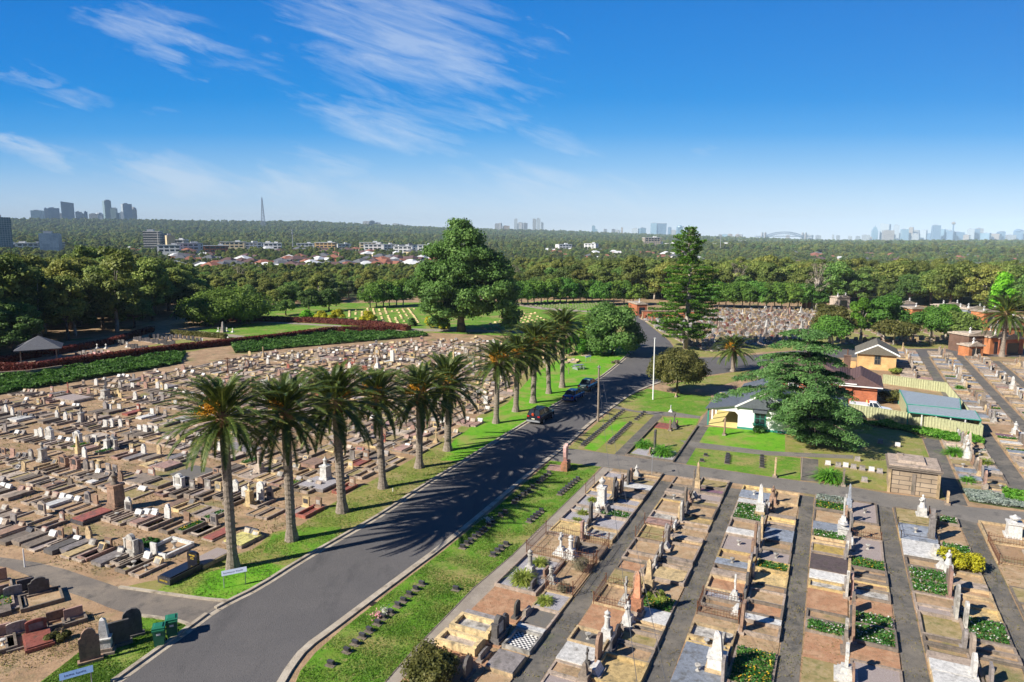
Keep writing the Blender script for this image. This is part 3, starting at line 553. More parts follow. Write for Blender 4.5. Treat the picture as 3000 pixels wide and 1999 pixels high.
def make_tree(name, label, cat, X, Y, Ht, Rr, mat, shape='dome', n=26, nleaf=130, leaf=.45, bark='bark', H0=None, seed=1, group=None, z=0, forks=5, sq=.75, core=.62, tr=None):
    rng = np.random.default_rng(seed); H0 = Ht * .3 if H0 is None else H0
    c, r = crown_pts(rng, shape, n, Rr, H0 + Rr * .18, Ht - Rr * .2)
    t = thing(name, label, cat, (X, Y, z), 0, group)
    put('crown', clumps('crown', mat, c, r, nleaf, leaf, seed, sq, core), t)
    trunk_mb(c, H0, tr or Ht * .022 + .08, seed, forks).build('trunk', bark, t, True)
    return t
# ------------------------------------------------------------------ graves
def hprof(kind, w, h):
    a = w / 2
    if kind == 's': return [(-a, 0), (a, 0), (a, h), (-a, h)]
    if kind == 'r': return [(-a, 0), (a, 0), (a, h - a)] + [(a * math.cos(t), h - a + a * math.sin(t)) for t in (R(30), R(60), R(90), R(120), R(150))] + [(-a, h - a)]
    if kind == 'a': return [(-a, 0), (a, 0), (a, h * .86)] + [(a * math.cos(t), h * .86 + h * .14 * math.sin(t)) for t in (R(35), R(65), R(90), R(115), R(145))] + [(-a, h * .86)]
    if kind == 'p': return [(-a, 0), (a, 0), (a, h * .78), (a * .45, h * .92), (0, h), (-a * .45, h * .92), (-a, h * .78)]
    if kind == 'h': return [(-a, 0), (a, 0), (a, h * .7), (a * .72, h * .74), (a * .66, h * .86), (a * .3, h * .97), (0, h), (-a * .3, h * .97), (-a * .66, h * .86), (-a * .72, h * .74), (-a, h * .7)]
def head_parts(k, w, h, hm, pm, rnd):
    """-> list of (part name, MB, material), standing at y=0, facing -y"""
    o = []
    if k == 'b':
        m = MB(); m.box(0, -.14, 0, w + .12, .5, .16 + (h > .5) * .06); o.append(('plinth', m, 'concrete' if hm != 'granite_dark' else hm))
        z = .16; m = MB(); m.slab([(-w / 2, 0), (w / 2, 0), (w / 2, h - z), (-w / 2, h - z)], -.30, .06, 0, z); 
        for i, vtx in enumerate(m.v):
            if vtx[1] < 0 and vtx[2] > z + .01: m.v[i] = (vtx[0], vtx[1] + .22, vtx[2])
            elif vtx[1] < 0: m.v[i] = (vtx[0], vtx[1], vtx[2])
        o.append(('headstone', m, hm))
        if pm:
            m = MB(); s = w * .38; y0, y1 = -.30, -.08; hh = h - z; e = .012
            f = lambda t: (y0 + (y1 - y0) * t - e, z + hh * t + e * .5)
            a_, b_ = f(.15), f(.88); m.add([(-s, a_[0], a_[1]), (s, a_[0], a_[1]), (s, b_[0], b_[1]), (-s, b_[0], b_[1])], [(0, 1, 2, 3)]); o.append(('inscription_plate', m, pm))
    elif k in 'srpha':
        th = .12 if h < 1.1 else .16
        m = MB(); m.box(0, 0, 0, w + .22, th + .24, .18); o.append(('plinth', m, 'concrete' if rnd.random() < .5 else hm))
        m = MB(); m.slab(hprof(k, w, h - .18), -th / 2, th / 2, 0, .18, lean=rnd.uniform(-.03, .05)); o.append(('headstone', m, hm))
        if pm: m = MB(); s = w * .34; m.box(0, -th / 2 - .008, .18 + h * .22, s * 2, .02, h * .38); o.append(('inscription_plate', m, pm))
    elif k == 'o':
        m = MB(); b = w; m.box(0, 0, 0, b * 1.5, b * 1.5, h * .08); m.box(0, 0, h * .08, b * 1.2, b * 1.2, h * .09); o.append(('step', m, 'sandstone' if hm == 'marble' else 'concrete'))
        m = MB(); m.box(0, 0, h * .17, b, b, h * .24, 0, .94, .94); m.box(0, 0, h * .41, b * 1.06, b * 1.06, h * .035); o.append(('pedestal', m, hm))
        m = MB(); m.box(0, 0, h * .445, b * .68, b * .68, h * .49, 0, .55, .55); m.box(0, 0, h * .935, b * .374, b * .374, h * .065, 0, .05, .05); o.append(('shaft', m, hm))
    elif k == 'x':
        m = MB(); m.box(0, 0, 0, w * 1.5, w * 1.3, h * .1); m.box(0, 0, h * .1, w * 1.1, w * .95, h * .1); m.box(0, 0, h * .2, w * .75, w * .65, h * .14, 0, .85, .85); o.append(('step', m, hm))
        m = MB(); t = w * .24; m.box(0, 0, h * .34, t, t * .8, h * .66); m.box(0, 0, h * .74, w * .95, t * .78, t); o.append(('cross', m, hm))
    elif k == 'c':
        m = MB(); m.box(0, 0, 0, w * 1.45, w * 1.45, h * .09); m.box(0, 0, h * .09, w * 1.15, w * 1.15, h * .1); m.box(0, 0, h * .19, w * .9, w * .9, h * .2, 0, .92, .92); o.append(('pedestal', m, hm))
        m = MB(); r = w * .3; m.lathe([(r * 1.15, h * .39), (r * .9, h * .42), (r * .78, h * .75), (r * 1.1, h * .78), (r * .5, h * .81), (r * .9, h * .87), (r * .95, h * .91), (r * .3, h * .96), (r * .12, h)], 0, 0, 12); o.append(('column', m, hm))
    elif k == 'u':
        m = MB(); m.box(0, 0, 0, w * 1.4, w * 1.4, h * .12); m.box(0, 0, h * .12, w * 1.05, w * 1.05, h * .5, 0, .95, .95); m.box(0, 0, h * .62, w * 1.2, w * 1.2, h * .06); o.append(('pedestal', m, hm))
        m = MB(); r = w * .5; m.lathe([(r * .5, h * .68), (r * .3, h * .73), (r * .8, h * .82), (r * .9, h * .88), (r * .4, h * .93), (r * .1, h)], 0, 0, 10); o.append(('urn', m, hm))
    elif k == 'f':
        m = MB(); m.box(0, 0, 0, w * 1.3, w * 1.2, h * .1); m.box(0, 0, h * .1, w, w * .9, h * .32, 0, .92, .92); o.append(('pedestal', m, hm))
        m = MB(); r = w * .36; m.lathe([(r * 1.05, h * .42), (r * .8, h * .55), (r * .62, h * .68), (r * .8, h * .78), (r * .72, h * .84), (r * .25, h * .875), (r * .36, h * .91), (r * .38, h * .95), (r * .2, h * .99), (0.01, h)], 0, 0, 10)
        for s in (-1, 1): m.path([(s * r * .7, 0, h * .82), (s * r * .95, -r * .4, h * .72), (s * r * .2, -r * 1.0, h * .74)], [r * .24, r * .2, r * .13], 6)
        o.append(('figure', m, hm))
    elif k == 'e':
        m = MB(); m.box(0, 0, 0, w * 1.25, .6, .2); m.box(0, 0, .2, w * 1.1, .48, .2); o.append(('plinth', m, hm))
        m = MB(); m.slab(hprof('h', w, h - .4), -.14, .14, 0, .4); 
        for s in (-1, 1): m.box(s * w * .5, 0, .4, .14, .36, (h - .4) * .66); m.box(s * w * .5, 0, .4 + (h - .4) * .66, .2, .42, .07)
        o.append(('headstone', m, hm)); m = MB(); m.box(0, -.15, .55, w * .6, .03, h * .4); o.append(('inscription_plate', m, pm or 'marble_old'))
    elif k == 't':   # two small tilted desks
        m = MB()
        for s in (-1, 1): m.slab([(-w * .22, 0), (w * .22, 0), (w * .22, h), (-w * .22, h)], -.16, .05, s * w * .27, .1, lean=.3)
        o.append(('headstone', m, hm)); m = MB(); m.box(0, -.06, 0, w + .1, .4, .12); o.append(('plinth', m, 'concrete'))
    return o
def body_parts(k, w, L, km, im, rnd, vase=False, y0=.12, seed=0):
    o = []; a = w / 2; t = .12; yc = y0 - L / 2; kh = rnd.choice((.14, .2, .26))
    if k in 'kgd':
        m = MB(); m.box(-a + t / 2, yc, 0, t, L, kh); m.box(a - t / 2, yc, 0, t, L, kh); m.box(0, y0 - L + t / 2, 0, w - 2 * t, t, kh * .96); m.box(0, y0 - t / 2, 0, w - 2 * t, t, kh * .96); o.append(('kerb', m, km))
        if k == 'k' or k == 'g': m = MB(); m.box(0, yc, 0, w - 2 * t, L - 2 * t, .07 if k == 'k' else .12); o.append(('infill', m, im if k == 'k' else 'earth_olive'))
        if k == 'd': m = MB(); m.box(0, yc, kh - .02, w - .3 * t, L - .3 * t, .09); o.append(('ledger', m, im))
        if k == 'g':
            n = int(w * L * 150); rng = np.random.default_rng(seed + 5); C = np.stack([rng.uniform(-a + t, a - t, n), rng.uniform(yc - L / 2 + t, yc + L / 2 - t, n), .12 + rng.uniform(0, .16, n)], 1)
            nn = rng.normal(size=(n, 3)) * .7 + np.array([0, 0, .8]); o.append(('plants', ('np', quads(C, nn, .13, .6, rng)), im))
            if im != 'leaf_silver':
                n = int(w * L * 9); C = np.stack([rng.uniform(-a + t, a - t, n), rng.uniform(yc - L / 2 + t, yc + L / 2 - t, n), .27 + rng.uniform(0, .04, n)], 1)
                o.append(('flowers', ('np', quads(C, np.tile([0, 0, 1.], (n, 1)) + rng.normal(size=(n, 3)) * .3, .085, 1, rng)), 'petal_yellow' if rnd.random() < .5 else 'petal_white'))
    elif k == 'l':
        m = MB(); m.box(0, yc, 0, w, L, kh * .8); o.append(('kerb', m, km)); m = MB(); m.box(0, yc, kh * .8, w - .16, L - .16, .08); o.append(('ledger', m, im))
    elif k == 'w':
        m = MB(); t = .22; kh = .42; m.box(-a + t / 2, yc, 0, t, L, kh); m.box(a - t / 2, yc, 0, t, L, kh); m.box(0, y0 - L + t / 2, 0, w - 2 * t, t, kh * .99); m.box(0, y0 - t / 2, 0, w - 2 * t, t, kh * 1.2); o.append(('kerb', m, km)); m = MB(); m.box(0, yc, 0, w - 2 * t, L - 2 * t, .2); o.append(('infill', m, im))
    elif k == 'y':
        m = MB(); m.box(0, yc, .0, w, L, .08); o.append(('kerb', m, km))
    if vase:
        m = MB(); m.lathe([(.13, 0), (.05, .08), (.05, .16), (.15, .26), (.17, .34), (.1, .36)], 0, 0, 8); zz = {'d': kh + .07, 'l': kh * .8 + .08, 'w': .2, 'y': .08}.get(k, .07)
        m.v = [(x + rnd.uniform(-.01, .01), y + yc - L * .05, z + zz) for x, y, z in m.v]; o.append(('vase', m, 'marble_old'))
    return o
NAMES = {'marble': 'white marble', 'marble_old': 'grey-white marble', 'white_paint': 'white', 'concrete': 'grey concrete', 'conc_light': 'pale concrete', 'conc_dark': 'dark concrete', 'sandstone': 'sandstone', 'sand_yellow': 'yellow sandstone', 'cream': 'cream stone',
         'granite_brown': 'brown granite', 'granite_pink': 'pink granite', 'granite_red': 'red granite', 'granite_grey': 'grey granite', 'granite_dark': 'dark granite', 'granite_purple': 'purple granite', 'pink_orange': 'salmon granite', 'slate': 'dark slate', 'blue_slab': 'blue-grey', 'yellow_paint': 'yellow',
         'ochre': 'ochre', 'brown_slab': 'dark brown', 'dirt': 'bare earth', 'earth_tan': 'tan earth', 'earth_red': 'reddish earth', 'earth_olive': 'weedy earth', 'gravel_grey': 'grey gravel', 'gravel_mauve': 'mauve gravel', 'gravel_dark': 'dark gravel', 'lawn': 'grass', 'leaf_bed': 'green flowering', 'leaf_silver': 'silvery', 'checker_tile': 'black-and-white tile', 'polished_black': 'polished black', 'lawn_dry': 'dry grass'}
HN = {'b': 'desk headstone', 's': 'square headstone', 'r': 'round-topped headstone', 'a': 'arched headstone', 'p': 'pointed headstone', 'h': 'shouldered headstone', 'o': 'obelisk', 'x': 'cross', 'c': 'column', 'u': 'urn monument', 'f': 'draped figure', 'e': 'ornate headstone', 't': 'twin desk headstone'}
GRAVES = []
def add_grave(X, Y, rot, head=None, hm='marble', hw=.6, hh=.7, pm=None, body='k', w=1.1, L=2.1, km='concrete', im='dirt', vase=False, yoff=.12, zone='left', row=0, col=0, fixed=False):
    GRAVES.append(dict(X=X, Y=Y, rot=rot, head=head, hm=hm, hw=hw, hh=hh, pm=pm, body=body, w=w, L=L, km=km, im=im, vase=vase, yoff=yoff, zone=zone, row=row, col=col, seed=len(GRAVES)))
def grave_geo(g):
    rnd = random.Random(g['seed'] * 13 + 1); o = []
    if g['body']: o += body_parts(g['body'], g['w'], g['L'], g['km'], g['im'], rnd, g['vase'], g['yoff'], g['seed'])
    if g['head']: o += head_parts(g['head'], g['hw'], g['hh'], g['hm'], g['pm'], rnd)
    return o
ROTL = -A; ROT_LH = -(R(90) + A); ROT_RH = R(90) - A
# ---- left cemetery: graves read off the photo. (x, base y, head, stone, height, body, kerb, infill)
C_ = {'w': 'white_paint', 'm': 'marble', 'o': 'marble_old', 'c': 'concrete', 'l': 'conc_light', 'd': 'granite_dark', 'g': 'granite_grey', 'b': 'granite_brown', 'p': 'granite_pink', 'r': 'granite_red', 's': 'sandstone', 'k': 'conc_dark', 'y': 'cream', 't': 'slate'}
LD = [((0, 1500, .3187), [(60,130,'b','c','dc'),(130,120,'s','g','kc'),(215,150,'b','b','lb'),(290,205,'b','d','dk'),(425,205,'b','p','dk'),(505,235,'b','w','dk'),(565,255,'s','b','kb'),(700,240,'s','b','kc'),(722,280,'b','w','dt'),(825,285,'h','s','dg'),(870,318,'b','g','ly'),(955,355,'b','y','kc'),(1005,345,'s','b','kp'),(1130,390,'b','d','dg'),(1213,400,'e','o','kk'),(1290,395,'r','g','kc'),(1372,440,'b','w','kk'),(1420,410,'s','m','kc'),(1472,485,'b','y','kc'),
        (1190,10,'s','g','kc'),(1290,35,'b','w','kc'),(1360,35,'b','w','kc'),(1432,48,'b','m','lp'),(1545,75,'h','m','kc'),(1722,105,'s','b','kc'),(1970,132,'s','g','kc'),(2110,170,'s','y','lr'),(2290,205,'b','d','Yc'),(2365,235,'b','y','Yc'),(60,-10,'b','c','dk'),(160,20,'b','c','dc'),(20,120,'b','w','dk')]),
      ((0, 1000, .3189), [(40,1352,'b','w','dk'),(95,1368,'b','w','dk'),(210,1388,'b','p','dc'),(280,1394,'b','p','dc'),(455,1432,'b','b','kc'),(525,1442,'b','p','kk'),(588,1455,'b','w','kk'),(650,1465,'b','w','dm'),(728,1478,'b','w','kc'),(812,1492,'r','g','kk'),(882,1512,'s','b','kb'),(1182,1565,'h','m','kc'),(1650,1358,'e','m','kp'),(1715,1340,'s','d','kk'),(1772,1372,'s','g','kc'),(1848,1358,'p','b','kc'),(1912,1372,'s','g','kk'),(2008,1392,'s','y','kc'),(2168,1392,'p','m','kk'),(2255,1442,'p','m','kc'),
        (590,1162,'e','b','kb'),(698,1180,'e','p','kb'),(795,1190,'r','g','kc'),(850,1195,'r','g','kc'),(905,1203,'r','s','kc'),(1000,1215,'s','g','dk'),(1062,1228,'s','g','dk'),(1000,1252,'b','c','lw'),(915,1225,'b','w','kc'),(40,1055,'s','b','kc'),(120,1072,'s','p','kc'),(180,1075,'b','l','gc'),(236,1075,'b','g','gc'),(290,1092,'r','g','kk'),
        (340,882,'s','m','kk'),(382,888,'p','m','kc'),(460,905,'e','m','kc'),(566,910,'b','w','kk'),(640,928,'b','w','kc'),(718,938,'e','m','kc'),(812,950,'s','g','gc'),(872,945,'s','m','kc'),(902,975,'b','y','lp'),(1042,995,'e','o','gc'),(1213,1022,'s','y','kc'),(1228,1032,'b','b','kp'),(1322,1045,'h','m','lg'),(1465,1055,'r','s','lk'),
        (50,842,'s','g','kc'),(170,858,'b','m','kc'),(225,858,'b','g','gc'),(970,795,'s','m','kk'),(1030,795,'r','m','kk'),(1110,795,'r','m','kc'),(1180,802,'s','b','kc'),(1286,838,'s','m','dk'),(1337,852,'s','m','dk'),(1387,848,'s','o','dk'),(1442,852,'s','m','kc'),(62,672,'h','m','dk'),(120,702,'h','m','dk'),(186,706,'s','g','dk'),(242,705,'b','d','dm'),(298,708,'b','d','dm'),(530,722,'h','m','dk'),(605,738,'h','m','kc'),(656,738,'p','g','kc'),
        (812,752,'s','l','kc'),(882,748,'p','c','kc'),(1275,652,'r','r','dr'),(1400,685,'s','w','dw'),(1447,672,'s','c','kc'),(1520,692,'s','g','kc'),(235,582,'b','l','kc'),(355,592,'s','y','kc'),(402,590,'h','c','kc'),(585,592,'b','w','kk'),(690,610,'b','w','dk'),(725,612,'b','w','dk'),(970,642,'p','g','dk'),(1010,642,'s','m','dk'),(1100,642,'s','m','dk'),(70,572,'b','p','kc'),(742,485,'s','p','kc'),(820,488,'s','p','kc'),(885,498,'s','s','kc'),(1052,522,'s','y','kc'),(1106,530,'s','y','kc'),(1245,542,'h','m','kc'),
        (1336,535,'b','m','kc'),(1398,550,'s','g','kc'),(1440,550,'b','k','kc'),(1495,552,'s','g','kc'),(235,472,'b','y','kc'),(270,472,'b','p','kc'),(305,474,'b','p','kc'),(340,476,'b','y','kc'),(396,492,'b','g','kc'),(480,478,'s','p','kc'),(770,412,'s','c','kc'),(885,412,'p','m','kc'),(1106,432,'p','g','kc'),(1220,437,'s','m','kk'),(1275,432,'s','p','kk'),(1342,440,'p','p','kc'),(1450,447,'p','m','dk'),(1490,457,'p','y','dk'),(1530,460,'p','m','dk'),(1620,455,'b','w','kc'),(1100,335,'b','w','kk'),(1140,332,'b','w','kk'),(1180,335,'b','w','kk'),(1435,282,'b','g','kc'),(1700,295,'b','w','kc'),(1775,295,'b','w','kc'),(1875,320,'b','w','kc')]),
      ((420, 1050, .4145), [(720,990,'p','m','kc'),(898,1005,'r','g','kc'),(40,1108,'b','m','kc'),(90,1114,'b','m','kc'),(175,1142,'h','m','kp'),(505,1183,'s','g','kc'),(1152,1055,'s','y','kp'),(1240,1062,'s','b','kr'),(1478,905,'s','b','kr'),(1478,718,'s','g','kc'),(1575,720,'s','b','kr'),(655,945,'p','m','kc'),(15,525,'s','m','dk'),(795,1255,'b','d','Yc')]),
      ((750, 1000, .3189), [(1842,848,'b','y','kc'),(1942,738,'b','m','lp'),(1998,748,'b','b','lp'),(2062,748,'b','m','lp'),(2130,635,'b','m','kb'),(2030,635,'s','y','kc'),(475,385,'b','w','kc'),(537,380,'r','s','kc'),(95,440,'e','m','kc'),(205,455,'r','m','kc'),(270,455,'r','m','kc'),(410,450,'s','m','kc'),(680,245,'s','s','kc'),(860,255,'h','m','kc'),(825,200,'s','r','kr'),(892,205,'s','r','kr'),(985,200,'b','p','kc'),(1250,180,'s','m','lm'),(1510,235,'b','m','lc'),(110,215,'h','m','kc'),(1490,248,'b','y','ly'),(1540,248,'b','y','ly'),(1240,225,'b','y','ly'),(1320,228,'b','y','ly'),(1160,215,'b','y','ly')])]
HHT = {'b': .56, 's': .95, 'r': 1.15, 'p': 1.2, 'h': 1.25, 'e': 1.45, 'a': 1.0}
occ = []
def free(u, v, w, L):
    for (a, b, c, d) in occ:
        if abs(v - b) < (w + d) / 2 and u - L < a and u > a - c: return False
    return True
IM = {'c': 'concrete', 'k': 'conc_dark', 't': 'slate', 'g': 'granite_grey', 'b': 'granite_brown', 'p': 'granite_pink', 'r': 'granite_red', 'm': 'marble', 'w': 'white_paint', 'y': 'cream', 'l': 'conc_light', 'd': 'granite_dark'}
rnd = random.Random(5)
SOIL = ['dirt', 'dirt', 'earth_tan', 'earth_tan', 'earth_olive', 'earth_olive', 'gravel_mauve', 'dirt']
for (ox, oy, s), lst in LD:
    for x, y, hd, st, bd in lst:
        X, Y = G(ox + x * s, oy + y * s); u, v = uv(X, Y); bk, bc = bd[0], bd[1]
        km = IM[bc] if bc in 'ckgbprwy' and bk in 'kg' else ('concrete' if bk != 'd' else IM[bc]); im = IM[bc] if bk in 'dl' else rnd.choice(SOIL)
        if bk == 'k': km = {'p': 'granite_pink', 'r': 'granite_red'}.get(bc, rnd.choice(['concrete', 'conc_dark', 'conc_light', 'concrete']))
        if bk == 'k' and bc in 'pr': im = {'p': 'gravel_mauve', 'r': 'granite_red'}[bc]
        if bk == 'g': im = 'leaf_bed'
        if bk == 'Y': bk = 'l'; im = 'yellow_paint'; km = 'concrete'
        hw = rnd.uniform(.58, .72) if hd != 'e' else .95; hh = HHT[hd] * rnd.uniform(.9, 1.1); L = rnd.uniform(2.0, 2.3); wd = rnd.uniform(1.0, 1.15)
        pm = {'w': None, 'm': None}.get(st, rnd.choice([None, 'marble_old', 'granite_dark', 'conc_light'])); 
        if bk in 'dl' and im in ('granite_red',): wd = 1.1
        if not free(u, v, wd * .7, 1.2): wd *= .9
        add_grave(X, Y, ROTL, hd, C_[st], hw, hh, pm, bk, wd, L, km, im, rnd.random() < .12, .12, 'left', fixed=True); occ.append((u + .2, v, L + .3, wd + .04))
# special plots kept free of procedural graves
for (x, y, L, w_) in [(555, 1640, 3.6, 1.6), (655, 1640, 2.7, 1.6), (345, 1500, 3.2, 2.0), (312, 1345, 1.2, 1.2), (238, 1240, 1.0, 1.0), (128, 1352, 1.2, 1.2), (520, 1625, 3.0, 3.4), (985, 1450, 3.6, 3.4), (580, 1372, 3.2, 3.4), (317, 1300, 1.2, 1.0), (445, 1600, 1.8, 1.6), (235, 1175, 3.6, 3.6), (700, 1520, 0.8, .8), (748, 1470, 1.5, 1.4), (60, 1350, 2.4, 3.2), (895, 1290, 3, 2)]:
    u, v = uv(*G(x, y)); occ.append((u + .4, v, L, w_))
TOPL = [(-900, 1290), (0, 1168), (180, 1132), (360, 1098), (500, 1080), (620, 1058), (760, 1030), (900, 1020), (1100, 1002), (1250, 990), (1420, 988), (1560, 1005)]
BOTL = [(-400, 1590), (0, 1624), (150, 1645), (300, 1696), (360, 1714), (470, 1700), (640, 1640), (760, 1590)]
palms_px = [(683, 1667), (855, 1582), (1003, 1500), (1122, 1430), (1228, 1370), (1312, 1320), (1453, 1240), (1511, 1206), (1562, 1180), (1608, 1153), (1647, 1135)]
for x, y in palms_px: u, v = uv(*G(x, y)); occ.append((u + .7, v, 1.4, 1.4))
u0 = 30.2; k = 0
HMS = ['marble', 'marble_old', 'white_paint', 'concrete', 'conc_light', 'granite_grey', 'granite_brown', 'granite_pink', 'granite_red', 'sandstone', 'cream', 'granite_dark', 'conc_dark']
HWT = [4, 6, 5, 10, 9, 7, 11, 9, 2, 10, 8, 2, 3]
while u0 < 150:
    v = -38.4 - rnd.uniform(0, .8) - (0 if u0 < 62 else min(3.2, (u0 - 62) * .12)) ; head_p = .38 if u0 < 60 else (.6 if u0 < 90 else .75); slant = rnd.uniform(-.01, .01)
    path_row = (k % 6 == 4)
    while v > -128:
        wd = rnd.choice([.95, 1.0, 1.05, 1.1, 1.1, 1.25, 1.9]) if rnd.random() < .93 else 2.4
        u = u0 + rnd.uniform(-.12, .12) + 0.06 * (-(v + 38)); X, Y = W(u, v - wd / 2); px, py = PX(X, Y) if Y > 5 else (9e9, 0)
        xx = min(px, 1560)
        if -160 < px < 1500 and lin(xx, TOPL) + 7 < py < lin(xx, BOTL) - 10 and not (px > 1330 and py < 1040 and rnd.random() < .4):
            L = rnd.uniform(1.95, 2.2)
            if free(u + .2, v - wd / 2, wd, L + .1) and rnd.random() < .97:
                hd = None
                if rnd.random() < head_p: hd = rnd.choices(['b', 's', 'a', 'r', 'p', 'h', 'e', 'x', 'c', 'u', 'o'], [64, 14, 6, 4, 3, 3, 1.2, .8, .5, .5, .4])[0]
                bk = rnd.choices(['k', 'd', 'l', 'g', 'y', None], [64, 12, 7, 5 if u0 < 75 else 1, 5, 3 if hd else 0])[0]
                km = rnd.choices(['concrete', 'conc_dark', 'conc_light', 'sandstone', 'granite_pink', 'cream'], [8, 7, 5, 1.5, 1, 1.5])[0]
                im = rnd.choice(SOIL) if bk == 'k' else ('leaf_bed' if bk == 'g' else rnd.choices(['concrete', 'conc_dark', 'granite_grey', 'granite_pink', 'conc_light', 'marble_old', 'granite_red', 'granite_brown', 'cream'], [9, 5, 3, 5, 5, 1, .7, 4, 2])[0])
                hm = rnd.choices(HMS, HWT)[0]; hh = {'b': .48, 's': .72, 'a': .72, 'r': .95, 'p': 1.1, 'h': 1.1, 'e': 1.3, 'x': 1.7, 'c': 1.9, 'u': 1.3, 'o': 2.0}[hd] * rnd.uniform(.85, 1.15) if hd else 0
                add_grave(X, Y, ROTL + rnd.uniform(-.03, .03), hd, hm, (.6 if wd < 1.5 else .95) * (rnd.uniform(.9, 1.1) if hd not in ('x', 'c', 'u', 'o') else .75), hh, rnd.choice([None, None, 'marble_old', 'granite_dark']) if hm not in ('marble', 'white_paint') else None, bk, wd - .06, L, km, im, rnd.random() < .1, .12, 'left')
        v -= wd + rnd.choice([.03, .05, .05, .08, .12, .3])
        if rnd.random() < .02: v -= rnd.uniform(.8, 2.2)
    u0 += 2.45 + (.9 if path_row else 0) + rnd.uniform(-.05, .12); k += 1
for g in GRAVES:
    if g['zone'] == 'left': u, v = uv(g['X'], g['Y']); g['row'] = int((u - .06 * (-(v + 38)) - 28) / 2.85); g['v'] = v
# ---- lawn desk graves scattered right of the palms and beyond, small pale ledgers
for x, y, c in [(1590,1052,'cream'),(1602,1060,'conc_light'),(1655,1052,'cream'),(1668,1060,'cream'),(1680,1058,'conc_light'),(1692,1060,'cream'),(1718,1040,'cream'),(1728,1041,'conc_light'),(1735,1004,'cream'),(1762,1006,'cream'),(1700,1008,'cream'),(1676,1038,'cream'),(1640,1035,'cream'),(1618,1045,'conc_light'),(1500,1010,'cream'),(1472,1012,'cream'),(1430,1015,'conc_light'),(1300,998,'conc_light'),(1395,990,'cream')]:
    X, Y = G(x, y); add_grave(X, Y, ROTL, 'b', c, .6, .5, None, 'l', 1.0, 2.0, 'concrete', c, False, .1, 'lawn')
# ---- bottom-left corner, graves facing away from the side road
ZB = (0, 1500, .3187)
for x, y, hd, hm, pm, w_, h_, bd, km, im, wd, L in [(125, 790, 'a', 'granite_grey', None, .95, .8, 'k', 'conc_dark', 'gravel_mauve', 1.1, 2.0), (365, 760, 'h', 'slate', None, 1.1, 1.15, 'k', 'conc_dark', 'earth_tan', 2.2, 2.1), (245, 740, 's', 'granite_dark', None, .9, .9, None, '', '', 1, 1),
        (340, 1130, 'a', 'granite_red', 'granite_grey', 1.0, .95, 'l', 'granite_red', 'granite_red', 1.35, 2.0), (160, 1130, 'a', 'conc_light', None, .95, .8, 'k', 'conc_dark', 'earth_olive', 1.2, 2.0), (520, 1010, 's', 'granite_brown', None, .95, .7, 'k', 'conc_dark', 'dirt', 1.2, 1.0), (680, 990, 's', 'granite_pink', None, .95, .75, 'k', 'conc_dark', 'earth_tan', 1.2, .9),
        (20, 1160, 's', 'granite_pink', None, .9, .8, 'k', 'conc_dark', 'earth_tan', 1.2, 2.0), (10, 650, 's', 'granite_brown', None, .7, .95, 'k', 'concrete', 'dirt', 1.1, 2), (10, 790, 's', 'granite_pink', None, .9, .8, 'g', 'concrete', 'leaf_bed', 1.2, 2.0)]:
    X, Y = G(ZB[0] + x * ZB[2], ZB[1] + y * ZB[2]); add_grave(X, Y, R(39), hd, hm, w_, h_, pm, bd, wd, L, km, im, rnd.random() < .4, .12, 'corner')
for x, y in ((1140, 1240), (1235, 1150)): pass
for i, (u, v) in enumerate([(19.5, -44), (19, -46), (18.5, -48.5), (21.5, -47.5), (21.8, -45.2), (22, -50.5), (19, -51), (16.5, -45), (16, -49)]):
    X, Y = W(u, v); add_grave(X, Y, R(39), rnd.choice(['s', 'a', None]), rnd.choice(HMS), .9, .8, None, rnd.choice('kkld'), 1.15, 2.0, 'conc_dark', rnd.choice(['concrete', 'conc_dark', 'granite_grey']), False, .12, 'corner')
# ---- right-hand columns: outer-edge y values of each plot and its surface, far to near
P_ = {'t': ('k', 'earth_tan'), 'e': ('k', 'dirt'), 'r': ('k', 'earth_red'), 'o': ('k', 'earth_olive'), 'G': ('k', 'gravel_grey'), 'M': ('k', 'gravel_mauve'), 'D': ('k', 'gravel_dark'), 'w': ('d', 'marble'), 'W': ('k', 'marble_old'), 'c': ('d', 'concrete'), 'l': ('d', 'conc_light'), 's': ('k', 'sand_yellow'), 'b': ('d', 'blue_slab'),
      'g': ('g', 'leaf_bed'), 'S': ('g', 'leaf_silver'), 'u': ('k', 'granite_purple'), 'p': ('d', 'granite_pink'), 'Y': ('k', 'cream'), 'y': ('w', 'conc_light'), 'Z': ('w', 'marble_old'), 'k': ('d', 'brown_slab'), 'K': ('k', 'ochre'), 'x': ('k', 'checker_tile'), 'q': ('d', 'granite_grey'), 'R': ('n', 'earth_red'), 'T': ('n', 'earth_tan'), 'O': ('n', 'earth_olive')}
